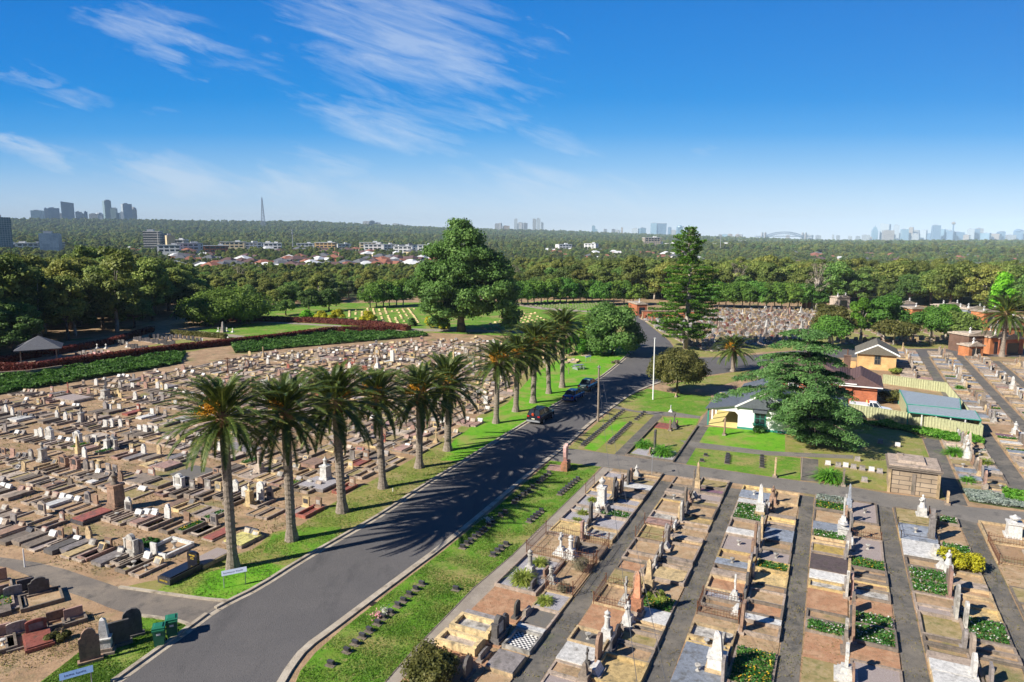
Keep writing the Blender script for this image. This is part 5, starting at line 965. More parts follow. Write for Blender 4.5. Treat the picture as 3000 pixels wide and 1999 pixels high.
# cedar: broad drooping plates of foliage
X, Y = G(2385, 1302); CX, CY = X, Y; t = thing('cedar_tree', 'wide spreading cedar with drooping layered boughs over the white chapel', 'tree', (X, Y, 0)); C = []; Nn = []; tb = MB(); rng = np.random.default_rng(12)
tb.path([(0, 0, 0), (-.2, .1, 3.5), (-.8, .4, 8), (-1.2, .5, 12)], [.6, .45, .3, .1], 8)
lv = [(1.5, 5.4, 8), (2.9, 7.4, 9), (4.6, 8.6, 10), (6.3, 8.5, 9), (8.0, 7.2, 9), (9.7, 6.0, 8), (11.2, 4.5, 7), (12.4, 2.6, 6)]
for z0, Rz, nb in lv:
    for b in range(nb):
        a = b * 6.2832 / nb + rng.uniform(-.28, .28) + z0; Lz = Rz * rng.uniform(.62, 1.12); ox = -1.2 * z0 / 12; rise = rng.uniform(.02, .14)
        Lz *= 1.22 if math.cos(a) < -.3 and 5 < z0 < 9 else 1
        if math.cos(a) < 0 and z0 < 4.7: Lz *= .62
        if math.cos(a) > 0 and z0 > 4.5: Lz *= 1 - .52 * math.cos(a)
        bx = lambda s: (ox + s * Lz * math.cos(a), s * Lz * math.sin(a)); zz = lambda s: z0 + Lz * rise * s - .20 * Lz * s ** 3
        tb.path([(ox, 0, z0 - .4), (*bx(.4), zz(.4) - .05), (*bx(.75), zz(.75) - .1), (*bx(1), zz(1) - .12)], [.13, .09, .05, .015], 5)
        for k in range(int(5 + Lz * 1.8)):
            s = rng.uniform(.25, 1.0); off = rng.uniform(-1, 1) * (.4 + 1.2 * s * (1.25 - s)); rr = rng.uniform(.5, .9); n = 130
            d = rng.normal(size=(n, 2)); d /= np.linalg.norm(d, axis=1, keepdims=True); q2 = np.sqrt(rng.uniform(0, 1, n))[:, None] * rr * d; x_, y_ = bx(s); cx_, cy_ = x_ - off * math.sin(a), y_ + off * math.cos(a); rad = np.linalg.norm(q2, axis=1)
            C.append(np.stack([cx_ + q2[:, 0], cy_ + q2[:, 1], zz(s) - rad ** 2 * .5 - abs(off) * .12 + rng.uniform(-.14, .1, n)], 1)); Nn.append(np.stack([q2[:, 0] * .8, q2[:, 1] * .8, np.ones(n)], 1) + rng.normal(size=(n, 3)) * .5)
C = np.concatenate(C); Nn = np.concatenate(Nn); q_ = quads(C, Nn, .17 * rng.uniform(.6, 1.4, len(C)), .5, rng); put('crown', npmesh('crown', q_, np.arange(len(q_)).reshape(-1, 4), 'leaf_cedar'), t); tb.build('trunk', 'bark', t, True)
print('cedar', len(C))
def tree_px(name, label, cat, x, yb, xt0, xt1, yt, mat, shape='dome', **k):
    X, Y = G(x, yb); Ht = HT(x, yb, yt); Rr = (xt1 - xt0) / 2 / F * math.hypot(Y, H) ; return make_tree(name, label, cat, X, Y, Ht, Rr, mat, shape, **k)
tree_px('round_tree', 'olive-green round tree on forked stems beside the white pole', 'tree', 1986, 1152, 1918, 2085, 1030, 'leaf_olive', 'dome', n=34, nleaf=420, leaf=.20, H0=1.6, seed=31, forks=9, tr=.16)
tree_px('broad_tree', 'broad tree at left of the road bend with bright green sunlit side', 'tree', 1795, 1040, 1700, 1872, 880, 'leaf_fig', 'dome', n=46, nleaf=330, leaf=.30, H0=.6, seed=33, forks=8)
tree_px('bright_tree', 'light green bushy tree beside the broad dark tree at the bend', 'tree', 1745, 1025, 1700, 1800, 905, 'leaf_bright', 'dome', n=24, nleaf=260, leaf=.30, H0=.6, seed=34, forks=5)
tree_px('bright_tree', 'glossy light green tree behind the last roadside palms', 'tree', 1685, 1040, 1640, 1730, 985, 'leaf_bright', 'dome', n=14, nleaf=180, leaf=.28, H0=.3, seed=35)
for j, (x, yb, a, b, yt, mt, lb) in enumerate([(2430, 1012, 2382, 2500, 885, 'leaf_olive', 'olive domed tree left of the clump by the vaults'), (2438, 1022, 2385, 2500, 930, 'leaf_clip', 'low round green tree at the left foot of the clump'), (2520, 1000, 2487, 2555, 868, 'leaf_bright', 'bright yellow-green tree in the clump'),
        (2590, 1000, 2545, 2665, 866, 'leaf_clip', 'mid green broad tree in the centre of the clump'), (2618, 1012, 2560, 2690, 945, 'leaf_olive', 'small spreading grey-green tree before the clump'), (2728, 1010, 2665, 2800, 900, 'leaf_clip', 'large umbrella-shaped tree right of the clump'), (2770, 990, 2720, 2810, 892, 'leaf_bright', 'green tree behind the umbrella-shaped tree'), (2800, 1015, 2752, 2872, 918, 'leaf_wood', 'dark rounded tree beside the brick vaults')]):
    tree_px('domed_tree', lb, 'tree', x, yb, a, b, yt, mt, 'dome', n=30, nleaf=260, leaf=.30, H0=2.4, seed=40 + j, group='rounded trees before the vaults', forks=7, bark='bark_pale')
X, Y = G(2930, 950); t = thing('lime_tree', 'brilliant lime-green upright tree above the vaults at far right', 'tree', (X, Y, 0)); L = []; Hh_ = HT(2930, 950, 796)
rng = np.random.default_rng(4)
for i in range(60):
    z = 2 + (Hh_ - 3) * i / 59; k = math.sin(math.pi * (.22 + .72 * i / 59)); a = rng.uniform(0, 6.28); L.append((2.0 * k * math.cos(a), 2.0 * k * math.sin(a), z, rng.uniform(.9, 1.35)))
c, r = crown_from(L); put('crown', clumps('crown', 'leaf_lime', c, r, 70, .42, 60, .8, .7), t); trunk_mb(c, 2, .25, 4, 5).build('trunk', 'bark', t, True)
tree_px('clipped_tree', 'wide bright green hedge-like tree behind the garden at left', 'tree', 660, 948, 530, 780, 850, 'leaf_clip', 'dome', n=54, nleaf=260, leaf=.42, H0=.5, seed=61, forks=5)
for j, (x, yb, a, b, yt, mt) in enumerate([(900, 932, 875, 923, 904, 'leaf_lime'), (942, 934, 920, 962, 912, 'leaf_gold'), (988, 936, 962, 1016, 906, 'leaf_gold'), (1078, 942, 1052, 1104, 910, 'leaf_gold'), (1262, 962, 1232, 1280, 928, 'leaf_gold'), (1205, 955, 1188, 1222, 932, 'leaf_fig'), (1300, 965, 1280, 1322, 930, 'leaf_gold')]):
    tree_px('golden_shrub', '%s rounded shrub, %s from the left behind the red hedge' % ({'leaf_lime': 'lime green', 'leaf_gold': 'golden yellow', 'leaf_fig': 'dark green'}[mt], ordn([0, 1, 2, 3, 6, 5, 7][j] if j != 3 else 4) if j else 'first'), 'shrub', x, yb, a, b, yt, mt, 'cone', n=16, nleaf=120, leaf=.3, H0=0, seed=70 + j, group='rounded shrubs by the red hedge', core=.8, forks=0 or 2)
for j, (x, yb, a, b, yt) in enumerate([(838, 925, 808, 880, 880), (905, 915, 870, 955, 848), (965, 912, 930, 1015, 850), (1830, 1055, 1700 + 0, 1745, 1030)][:3]):
    tree_px('spreading_tree', 'low spreading grey-green tree, %s from left before the dark wood' % ordn(j + 1), 'tree', x, yb, a, b, yt, 'leaf_wood', 'flat', n=22, nleaf=160, leaf=.4, H0=1.5, seed=80 + j, group='spreading trees beyond the garden')
# back rows of even, clipped trees
PR = []
for j in range(3):
    rr = np.random.default_rng(200 + j); c, r = crown_pts(rr, 'dome', 22, 4.6, 2.6, 7.4); PR.append((clumps('crown', 'leaf_clip', c, r, 120, .42, 200 + j), trunk_mb(c, 2.4, .18, j, 5).mesh('trunk', 'bark_pale')))
n_ = 0
segs = [((1500, 893), (1745, 884), 13), ((1755, 893), (1870, 893), 4), ((2070, 900), (2395, 908), 14), ((1075, 902), (1190, 896), 6)]
for (xa, ya), (xb, yb), n in segs:
    for i in range(n):
        x = xa + (xb - xa) * (i + .5) / n; X, Y = G(x, ya + (yb - ya) * i / n); n_ += 1
        t = thing('row_tree', 'even-topped green tree, %s from left in the %s behind the lawns' % (ordn(i + 1), {13: 'middle clipped row', 4: 'short clipped row', 14: 'right clipped row', 6: 'left clipped row'}[n]), 'tree', (X, Y, 0), random.uniform(0, 6), 'clipped row of trees behind the lawns', (1, 1, random.uniform(.9, 1.08)))
        c, tr = PR[n_ % 3]; put('crown', c, t); put('trunk', tr, t)

# ------------------------------------------------------------------ woods: prototypes, individuals, rest
PT = []
specs = [('leaf_gum', 'dome', 15, 7.0), ('leaf_wood', 'dome', 13, 6.5), ('leaf_gum', 'tall', 17, 6.2), ('leaf_wood', 'flat', 14, 7.6), ('leaf_far', 'dome', 12, 5.8), ('leaf_gum', 'flat', 16, 7.2)]
for j, (mt, sh, h, r_) in enumerate(specs):
    rr = np.random.default_rng(300 + j); c, r = crown_pts(rr, sh, 46, r_, h * .26, h - r_ * .16); r = [q * .78 for q in r]
    PT.append((clumps('crown', mt, c, r, 150, .46, 300 + j, .7, .6), trunk_mb(c, h * .26, .34, 300 + j, 9).mesh('trunk', 'bark_pale' if j % 2 == 0 else 'bark', True), specs[j]))
wood_k = lambda px: lin(px, [(0, .95), (350, 1.0), (500, .85), (620, .52), (1400, .50), (1600, .78), (2000, .86), (3000, .9)])
LOOK = {0: 'olive-green domed gum tree', 1: 'dark green rounded tree', 2: 'tall olive gum tree', 3: 'dark green flat-topped tree', 4: 'small grey-green tree', 5: 'olive flat-topped gum tree'}
EDGE = [(-900, 1190), (0, 1062), (120, 1018), (330, 985), (420, 958), (480, 938), (560, 935), (700, 930), (820, 905), (1000, 893), (1200, 885), (1500, 882), (1900, 884), (2000, 888), (2400, 893), (2700, 905), (3000, 925), (3500, 940)]
spots = []; rnd = random.Random(77)
def try_spot(X, Y, dmin):
    for (a, b, c) in spots:
        if (a - X) ** 2 + (b - Y) ** 2 < dmin * dmin: return False
    return True
cell = {}
def ok(X, Y, d):
    k = (int(X // 12), int(Y // 12))
    for i in (-1, 0, 1):
        for j in (-1, 0, 1):
            for a, b in cell.get((k[0] + i, k[1] + j), []):
                if (a - X) ** 2 + (b - Y) ** 2 < d * d: return False
    cell.setdefault(k, []).append((X, Y)); return True
CLEAR = [((1075, 1500), 884, 888)]
for _ in range(26000):
    r = 110 + 330 * rnd.random() ** .8; a = R(rnd.uniform(-44, 44)); X, Y = r * math.sin(a), r * math.cos(a)
    px, py = PX(X, Y)
    if py > lin(px, EDGE) - 5: continue
    if 1480 < px < 1560 and py > 870: continue
    if not ok(X, Y, 6.6): continue
    spots.append((X, Y, r))
spots.sort(key=lambda s: s[2]); print('wood', len(spots))
NI = 290; ind = spots[:NI]; far = spots[NI:]
bands = {}
for i, (X, Y, r) in enumerate(ind):
    px, py = PX(X, Y); left = px < 1300
    bands.setdefault(('left wood' if px < 900 else 'middle wood' if px < 1900 else 'right wood', int(r // 30)), []).append((px, X, Y, r))
for key in sorted(bands):
    l = sorted(bands[key]); bi = sorted(k[1] for k in bands if k[0] == key[0]).index(key[1]) + 1
    for i, (px, X, Y, r) in enumerate(l):
        if px < 380: k = rnd.choices(range(6), [5, 1, 4, 1, 2, 3])[0]
        elif px < 1500: k = rnd.choices(range(6), [3, 4, 1, 3, 1, 2])[0]
        elif px < 2200: k = rnd.choices(range(6), [6, 2, 1, 2, 0, 3])[0]
        else: k = rnd.choices(range(6), [2, 6, 1, 4, 0, 1])[0]
        s = rnd.uniform(.66, 1.22) * (.72 if r < 165 and px < 500 else 1) * wood_k(px); cr_, tr_, sp_ = PT[k]
        t = thing('wood_tree', '%s, %s from left in row %d of the %s' % (LOOK[k], ordn(i + 1), bi, key[0]), 'tree', (X, Y, 0), rnd.uniform(0, 6.28), 'trees of the wood behind the cemetery', (s * rnd.uniform(.9, 1.15), s * rnd.uniform(.9, 1.15), s * rnd.uniform(.85, 1.1)))
        put('crown', cr_, t); put('trunk', tr_, t)
# bare and half-bare trees standing out of the wood
for j, (x, r_, h_) in enumerate([(2160, 265, 15), (2395, 235, 15), (700, 330, 10), (1500, 300, 11), (2230, 290, 14), (1790, 300, 12), (2620, 300, 13)]):
    a = math.atan((x - 1500) / F); X, Y = r_ * math.sin(a), r_ * math.cos(a); rr = np.random.default_rng(700 + j); c, r = crown_pts(rr, 'dome', 26, 4.6, h_ * .4, h_ - .6); r = [q * .5 for q in r]
    t = thing('bare_tree', 'half-bare pale-limbed tree, %s from left, rising out of the wood' % ordn(sorted([2160, 2395, 700, 1500, 2230, 1790, 2620]).index(x) + 1), 'tree', (X, Y, 0), 0, 'bare trees in the wood')
    put('crown', clumps('crown', 'leaf_twig', c, r, 34, .30, 700 + j, .8, 0), t); trunk_mb(c, h_ * .35, .3, 700 + j, 22).build('trunk', 'bark_pale', t, True)
# everything farther: one mass, instanced
pts = [(X, Y, tz(X, Y), rnd.uniform(.8, 1.1) * wood_k(PX(X, Y)[0]) * .9) for X, Y, r in far]
def density(r): return 1
HOUSE_ZONES = []
def in_clear(px, py):
    for (x0, x1, y0, y1) in HOUSE_ZONES:
        if x0 < px < x1 and y0 < py < y1: return True
    return False
CLR = []   # (X, Y, radius) kept open round the far buildings, filled by p5
# ------------------------------------------------------------------ hand-built monuments at left
def at_(x, y): X, Y = G(x, y); return (X, Y, 0)
X, Y = W(36.0, -41.0); X, Y = -21.4, 43.9
t = thing('black_tomb', 'polished black granite tomb with gold lettering beside the side road', 'tomb', (X, Y, 0), ROTL)
m = MB(); m.box(0, -1.05, 0, 1.15, 2.5, .42); m.build('base', 'granite_dark', t); m = MB(); m.box(0, -1.05, .42, .95, 2.3, .08); m.build('ledger', 'polished_black', t)
m = MB(); m.slab(hprof('a', .95, .85), -.1, .1, 0, .42); hd = m.build('headstone', 'polished_black', t); m = MB()
for k, (xx, ww) in enumerate([(-.22, .1), (-.08, .12), (.08, .1), (.2, .12), (-.1, .3), (.02, .34)]): m.box(xx if k < 4 else 0, -.108, .42 + (.55 if k < 4 else .42 - (k - 4) * .1), ww, .01, .1 if k < 4 else .04)
m.build('gold_lettering', 'gold', hd); m = MB()
for k in range(7): m.box(-.33 + k * .105, -2.306, .17, .07 if k != 4 else .03, .01, .11)
m.build('gold_lettering', 'gold', t)
def special(name, label, cat, x, y, parts, rz=ROTL, grp=None):
    t = thing(name, label, cat, at_(x, y), rz, grp)
    for n, m, mt in parts: m.build(n, mt, t, n in ('urn', 'column', 'figure'))
    return t
def pillar(x, y, h, mat1, mat2, label, w_=.8, urn=True):
    a = MB(); a.box(0, 0, 0, w_ * 1.5, w_ * 1.5, h * .12); a.box(0, 0, h * .12, w_ * 1.15, w_ * 1.15, h * .07); b = MB(); b.box(0, 0, h * .19, w_, w_, h * .42, 0, .9, .9); b.box(0, 0, h * .61, w_ * 1.1, w_ * 1.1, h * .05)
    c = MB(); c.lathe([(w_ * .36, h * .66), (w_ * .22, h * .72), (w_ * .2, h * .82), (w_ * .3, h * .88), (w_ * .12, h * .94), (.02, h)], 0, 0, 10)
    special('pillar_monument', label, 'monument', x, y, [('step', a, mat1), ('pedestal', b, mat1), ('urn', c, mat2)])
pillar(343, 1492, 3.3, 'granite_brown', 'conc_dark', 'tall brown stone pillar topped by dark urn over a red slab grave', .95)
pillar(127, 1352, 2.0, 'marble_old', 'marble_old', 'grey-white pillar with pointed finial among left graves', .6); pillar(240, 1240, 1.95, 'marble_old', 'marble_old', 'weathered white pillar monument farther back at left', .55)
pillar(317, 1318, 1.7, 'marble', 'marble_old', 'white stone tower monument left of the first palm crown', .6); pillar(955, 1412, 2.4, 'marble', 'marble', 'white pedestal monument on broad grey slab behind third palm', .75); pillar(733, 1481, 2.0, 'cream', 'cream', 'cream column monument half hidden behind second palm trunk', .5)
pillar(310, 1168, 1.9, 'marble_old', 'marble_old', 'large white rounded monument on low kerb in upper left graves', .9)
def box_(sx, sy, h, z=0, x=0, y=0): m = MB(); m.box(x, y, z, sx, sy, h); return m
special('slab_grave', 'large red granite slab grave before the brown pillar', 'grave', 325, 1500, [('kerb', box_(1.5, 2.6, .3, 0, 0, -1.5), 'granite_dark'), ('ledger', box_(1.3, 2.4, .1, .3, 0, -1.5), 'granite_red')], grp='large slab graves')
special('slab_grave', 'broad grey gravel slab grave under the white pedestal monument', 'grave', 965, 1410, [('kerb', box_(3.0, 2.6, .25, 0, 0, -1.3), 'granite_grey'), ('ledger', box_(2.8, 2.4, .06, .25, 0, -1.3), 'gravel_grey')], grp='large slab graves')
special('slab_grave', 'wide dark earth plot beside the first palm crown shadow', 'grave', 600, 1375, [('kerb', box_(3.2, 2.9, .1, 0, 0, -1.2), 'gravel_dark')], grp='large slab graves')
special('slab_grave', 'pale speckled low plot at foot of the first palm', 'grave', 655, 1622, [('kerb', box_(1.5, 2.5, .28, 0, 0, -1.1), 'cream'), ('infill', box_(1.3, 2.3, .03, .28, 0, -1.1), 'gravel_mauve')], grp='large slab graves')
m = MB(); ln = [(-1.1, 0), (1.1, 0), (1.1, -2.2), (-1.1, -2.2)]
for a, b in ((0, 1), (1, 2), (2, 3), (3, 0)): ribbon(m, [ln[a], ln[b]], .2, .3)
t = special('kerbed_plot', 'white marble kerbed plot with urn behind the black tomb', 'grave', 535, 1592, [('kerb', m, 'white_paint'), ('infill', box_(2, 2, .08, 0, 0, -1.1), 'dirt')]); m = MB(); m.lathe([(.18, .08), (.07, .2), (.08, .35), (.2, .5), (.22, .6)], .3, -.9, 8); m.build('vase', 'marble_old', t)
special('kerbed_plot', 'broad family plot with grey kerb and three mauve slabs, upper left', 'grave', 245, 1166, [('kerb', box_(4.6, 2.8, .35, 0, 0, -1.4), 'conc_light'), ('ledger', box_(4.2, 2.4, .06, .35, 0, -1.4), 'gravel_mauve')])
special('headstone', 'tall white round-topped headstone between first and second palms', 'headstone', 764, 1473, [(n, mb_, mt) for n, mb_, mt in head_parts('r', .75, 1.85, 'marble', None, random.Random(1))], grp='headstones along the column spines')
# angel-heart stone on the right lawn
t = thing('heart_monument', 'rose stone monument of carved clasped wings on salmon plinth by lane corner', 'monument', at_(1657, 1375), ROT_LH + R(8))
m = MB(); m.box(0, -.9, 0, 1.7, 1.7, .06); m.build('base', 'granite_pink', t); m = MB(); m.box(0, 0, 0, 1.55, .62, .75); m.box(0, 0, .75, 1.25, .5, .07); m.build('plinth', 'pink_orange', t)
pr = [(-.12, 0), (.12, 0), (.42, .5), (.52, 1.0), (.48, 1.4), (.32, 1.62), (.12, 1.55), (0, 1.42), (-.12, 1.55), (-.32, 1.66), (-.48, 1.42), (-.52, 1.0), (-.42, .5)]
m = MB(); m.slab(pr, -.14, .14, 0, .82); m.build('wings', 'rose_stone', t); m = MB(); m.slab([(a * .5, b * .62) for a, b in pr], -.2, -.14, 0, .95); m.build('heart_panel', 'pink_orange', t)
# four standing stones and two bins on the corner lawn
for x, y, yt, kd, w_, lb in [(266, 1940, 1842, 'h', .95, 'tall dark brown headstone on plinth, nearest the bottom-left sign'), (349, 1892, 1822, 's', 1.1, 'wide dark square headstone with chamfered corner beside white obelisk'), (391, 1866, 1784, 'r', .95, 'tall dark round-topped headstone nearest the green bins')]:
    special('headstone', lb, 'headstone', x, y, head_parts(kd, w_, HT(x, y, yt), 'slate' if kd != 'h' else 'granite_brown', None, random.Random(2)), rz=R(33), grp='standing stones on corner lawn')
special('obelisk', 'white marble obelisk between dark headstones on corner lawn', 'obelisk', 308, 1908, head_parts('o', .72, 1.95, 'white_paint', None, random.Random(2)), rz=R(20), grp='standing stones on corner lawn')
def wheelie(x, y, label, rz):
    t = thing('wheelie_bin', label, 'bin', at_(x, y), rz, 'green wheelie bins', (1.05, 1.05, 1.16)); m = MB(); m.box(0, 0, .06, .46, .50, .86, 0, 1.22, 1.2); m.box(0, -.1, .84, .60, .62, .07); m.build('body', 'bin_green', t)
    m = MB(); m.box(0, .02, .93, .60, .66, .05); m.box(0, .02, .98, .46, .5, .05, 0, .8, .8); m.build('lid', 'bin_lid', t); m = MB(); m.tube((-.25, .36, .93), (.25, .36, .93), .022, .022, 6); m.build('handle', 'bin_lid', t)
    for s in (-1, 1): m = MB(); m.tube((s * .25, .24, .1), (s * .31, .24, .1), .1, .1, 10); m.build('wheel', 'rubber', t)
    m = MB(); m.box(0, -.283, .62, .2, .012, .1); m.build('sticker', 'trim_white', t)
wheelie(469, 1890, 'green wheelie bin nearer the camera, white sticker on its front', R(20)); wheelie(506, 1864, 'green wheelie bin behind, closer to the side road', R(24))
def signb(x0, y0, x1, y1, h, mat, label, word, dy=.32):
    a = G(x0, y0); b = G(x1, y1); L = math.hypot(b[0] - a[0], b[1] - a[1]); t = thing('name_sign', label, 'sign', ((a[0] + b[0]) / 2, (a[1] + b[1]) / 2, 0), math.atan2(b[1] - a[1], b[0] - a[0]), 'section name signs')
    for s in (-1, 1): m = MB(); m.tube((s * L / 2, .02, 0), (s * L / 2, .02, h), .03, .03, 6); m.build('post', 'metal_grey', t)
    m = MB(); M4 = Matrix.Translation((0, 0, h)) @ Matrix.Rotation(R(-32), 4, 'X'); m.box(0, -.03, -dy / 2, L + .22, .03, dy); m.xf(M4); bd = m.build('board', mat, t); m = MB(); x = -sum(word) * .035; rnd_ = random.Random(4)
    for wlen in word:
        for k in range(wlen):
            hh = .07 if k else .1; m.box(x, -.048, -.05, .014, .006, hh); m.box(x + .022, -.048, rnd_.choice((-.05, -.01, .01)), .03, .006, .014); x += .062
        x += .06
    m.xf(M4); m.build('lettering', 'ink', bd)
signb(657, 1724, 720, 1711, 1.0, 'sign_pale', 'pale blue-grey section sign on two posts under the first palm', (11, 7)); signb(187, 2036, 270, 2012, .95, 'sign_blue', 'blue section sign on two posts at the bottom-left edge', (7, 7))
signb(1716, 1062, 1730, 1059, 1.0, 'sign_pale', 'small pale sign on two posts left of the road bend', (8, 6))
# picnic table
t = thing('picnic_table', 'grey picnic table with benches on grass behind last palms', 'table', at_(1695, 1082), R(30)); m = MB(); m.box(0, 0, .72, 1.9, .8, .06); m.build('table_top', 'metal_grey', t)
for s in (-1, 1): m = MB(); m.box(0, s * .75, .43, 1.9, .28, .05); m.build('bench', 'metal_grey', t); m = MB(); m.box(s * .7, 0, 0, .08, 1.5, .4); m.box(s * .7, 0, .4, .08, .3, .32); m.build('leg', 'metal_grey', t)
def post(name, x, yb, yt, r, mat, label, cat, extra=None):
    t = thing(name, label, cat, at_(x, yb)); h = HT(x, yb, yt); m = MB(); m.cone(0, 0, 0, r, h, r * .7, 8); m.build('pole', mat, t)
    if extra: extra(t, h)
    return t
post('white_pole', 1913, 1171, 992, .10, 'trim_white', 'tall plain white pole on lawn beside round olive tree', 'pole', lambda t, h: MB().box(0, 0, h, .22, .22, .08).build('cap', 'trim_white', t))
def xarm(t, h):
    m = MB(); m.box(0, 0, h - .35, 1.2, .1, .1); m.build('crossarm', 'timber_post', t)
post('utility_pole', 1752, 1236, 1070, .14, 'timber_post', 'weathered timber utility pole at right kerb of the road', 'pole', lambda t, h: MB().box(0, 0, h - .3, .34, .3, .12).build('bracket', 'metal_grey', t))
post('marker_post', 73, 1662, 1608, .05, 'trim_white', 'thin white marker post standing at side road edge', 'post'); post('sign_pole', 1910, 1392, 1333, .035, 'metal_grey', 'thin blue-grey pole standing on the service lane', 'pole', lambda t, h: MB().box(0, 0, h - .25, .06, .35, .22).build('sign_plate', 'metal_grey', t))
post('water_tap_post', 1151, 1440, 1430, .04, 'trim_white', 'little white stub post on grass by fourth palm', 'post'); post('marker_post', 2348, 1398, 1340, .06, 'wood_grey', 'short dark post at the front lawn corner', 'post'); post('timber_bollard', 1666, 1096, 1077, .07, 'wood_grey', 'short timber bollard left of the picnic table', 'bollard')
X0, Y0 = G(1752, 1236); h0 = HT(1752, 1236, 1070) - .25
for k, (dx, lb) in enumerate(((-.18, 'left thin overhead wire running from timber pole toward the viewer'), (.18, 'right thin overhead wire running from timber pole toward the viewer'))):
    m = MB(); P0 = Vector((X0 + dx, Y0, h0)); P1 = Vector((4.3 + dx * 3, 16, 6.9)); L_ = [P0.lerp(P1, i / 24) - Vector((0, 0, 4 * .7 * (i / 24) * (1 - i / 24))) for i in range(25)]
    m.path([tuple(p) for p in L_], [.011] * 25, 4); tag(m.build('overhead_wire', 'wire'), lb, 'wire', 'overhead wires')
t = thing('electricity_pylon_pole', 'far timber power pole rising behind the left graves', 'pole', at_(668, 1095)); m = MB(); m.cone(0, 0, 0, .11, HT(668, 1095, 1048), .07, 6); m.build('pole', 'iron_rust', t); m = MB(); m.box(0, 0, HT(668, 1095, 1052), .9, .1, .1); m.build('crossarm', 'iron_rust', t)
# ------------------------------------------------------------------ desk plaques in the lawns
def plaque_proto(flat=False):
    a = MB(); a.box(0, 0, 0, .54, .44, .05); b = MB(); b.slab([(-.18, 0), (.18, 0), (.18, .24), (-.18, .24)], -.16, .04, 0, .06, lean=.45); return a.mesh('base', 'conc_dark'), b.mesh('desk', 'granite_dark')
PA, PB = plaque_proto(); nper = {}
Z2 = (750, 1500, .3187); Z3 = (1500, 1500, .3187)
def plq(x, y, where, flower=None):
    nper[where] = nper.get(where, 0) + 1; t = thing('desk_plaque', 'small dark desk plaque, %s from the near end, %s' % (ordn(nper[where]), where), 'plaque', at_(x, y), ROTL + R(180 + random.uniform(-6, 6)), 'dark plaques set in the lawns'); put('base', PA, t); put('desk', PB, t)
    if flower:
        rr = np.random.default_rng(int(x)); C = rr.normal(size=(60, 3)) * [.13, .13, .09] + [(-.35), 0, .25]; q_ = quads(C, rr.normal(size=C.shape), .09, 1, rr); f = put('flower_bunch', npmesh('flower_bunch', q_, np.arange(len(q_)).reshape(-1, 4), flower)); f.location = (t.location.x, t.location.y, 0); tag(f, 'bunch of %s flowers by a dark lawn plaque, %s' % ('pink' if 'pink' in flower else 'white', where if x != 1500 else ''), 'flowers'); f['label'] = 'bunch of %s flowers beside dark plaque near %s' % ('pink' if 'pink' in flower else 'white', {1: 'the long row middle', 0: 'the upper row'}[int(y > 1700)]) + (' again' if False else '')
for a, b in [(690, 1410), (840, 1290), (915, 1220), (980, 1155), (1045, 1100), (1120, 1035), (1170, 980), (1240, 935), (1305, 870), (1355, 825), (1412, 770), (1470, 720), (1525, 672)]:
    plq(Z2[0] + a * Z2[2], Z2[1] + b * Z2[2], 'long front lawn row', {1170: 'petal_pink', 1240: 'petal_white'}.get(a))
for a, b in [(1900, 335), (1940, 300), (1975, 275), (2010, 240), (2045, 215), (2075, 190), (2100, 172), (2145, 130), (2172, 100), (2250, 40), (2290, 10)]: plq(Z2[0] + a * Z2[2], Z2[1] + b * Z2[2], 'second row by the kerb', 'petal_white' if a == 2172 else None)
for a, b in [(20, 1490), (45, 1465), (70, 1445), (100, 1420), (130, 1400), (155, 1385), (190, 1350), (240, 1305), (265, 1285), (285, 1265), (310, 1245), (340, 1220)]: plq(Z7[0] + a * Z7[2], Z7[1] + b * Z7[2], 'third row left of rose monument')
for a, b in [(1838, 720), (2180, 405), (2220, 370), (2255, 340), (2300, 308)]: plq(Z2[0] + a * Z2[2], Z2[1] + b * Z2[2], 'lawn beside the footpath')
for a, b in [(160, 95), (190, 68), (215, 45), (240, 25), (270, 0)]: plq(Z3[0] + a * Z3[2], Z3[1] + b * Z3[2], 'short row by footpath')
for a, b in [(440, 1412), (462, 1392), (485, 1372), (508, 1352), (532, 1333), (555, 1312), (580, 1292), (605, 1272)]: plq(Z7[0] + a * Z7[2], Z7[1] + b * Z7[2], 'row right of rose monument')
def linepl(a, b, n, wh):
    for i in range(n): s = i / max(1, n - 1); plq(Z7[0] + (a[0] + (b[0] - a[0]) * s) * Z7[2], Z7[1] + (a[1] + (b[1] - a[1]) * s) * Z7[2], wh)
linepl((650, 960), (1020, 645), 24, 'left row across the lane'); linepl((895, 945), (1088, 760), 15, 'right row across the lane'); linepl((1140, 725), (1215, 660), 5, 'far short row across lane'); linepl((1780, 1055), (1745, 1105), 2, 'front lawn west'); linepl((1975, 1125), (1985, 1050), 6, 'front lawn middle'); linepl((2297, 1160), (2297, 1065), 5, 'front lawn east')
Z8 = (2250, 1000, .3189)
for i, (a, b) in enumerate([(550, 1140), (645, 1155), (712, 1158), (785, 1172), (865, 1187), (950, 1197), (1025, 1214), (885, 1292), (820, 1100), (1030, 940), (1190, 970)]):
    x, y = Z8[0] + a * Z8[2], Z8[1] + b * Z8[2]; t = thing('small_headstone', 'small low stone on the cedar lawn, %s in order from the left' % ordn(i + 1), 'headstone', at_(x, y), ROTL, 'small stones on the cedar lawn'); m = MB(); m.box(0, 0, 0, .6, .45, .1); m.build('base', 'concrete', t); m = MB(); m.slab([(-.24, 0), (.24, 0), (.24, .34), (-.24, .34)], -.16, .1, 0, .1, lean=.3); m.build('headstone', 'white_paint' if i in (0, 2, 5, 10) else 'granite_grey', t)
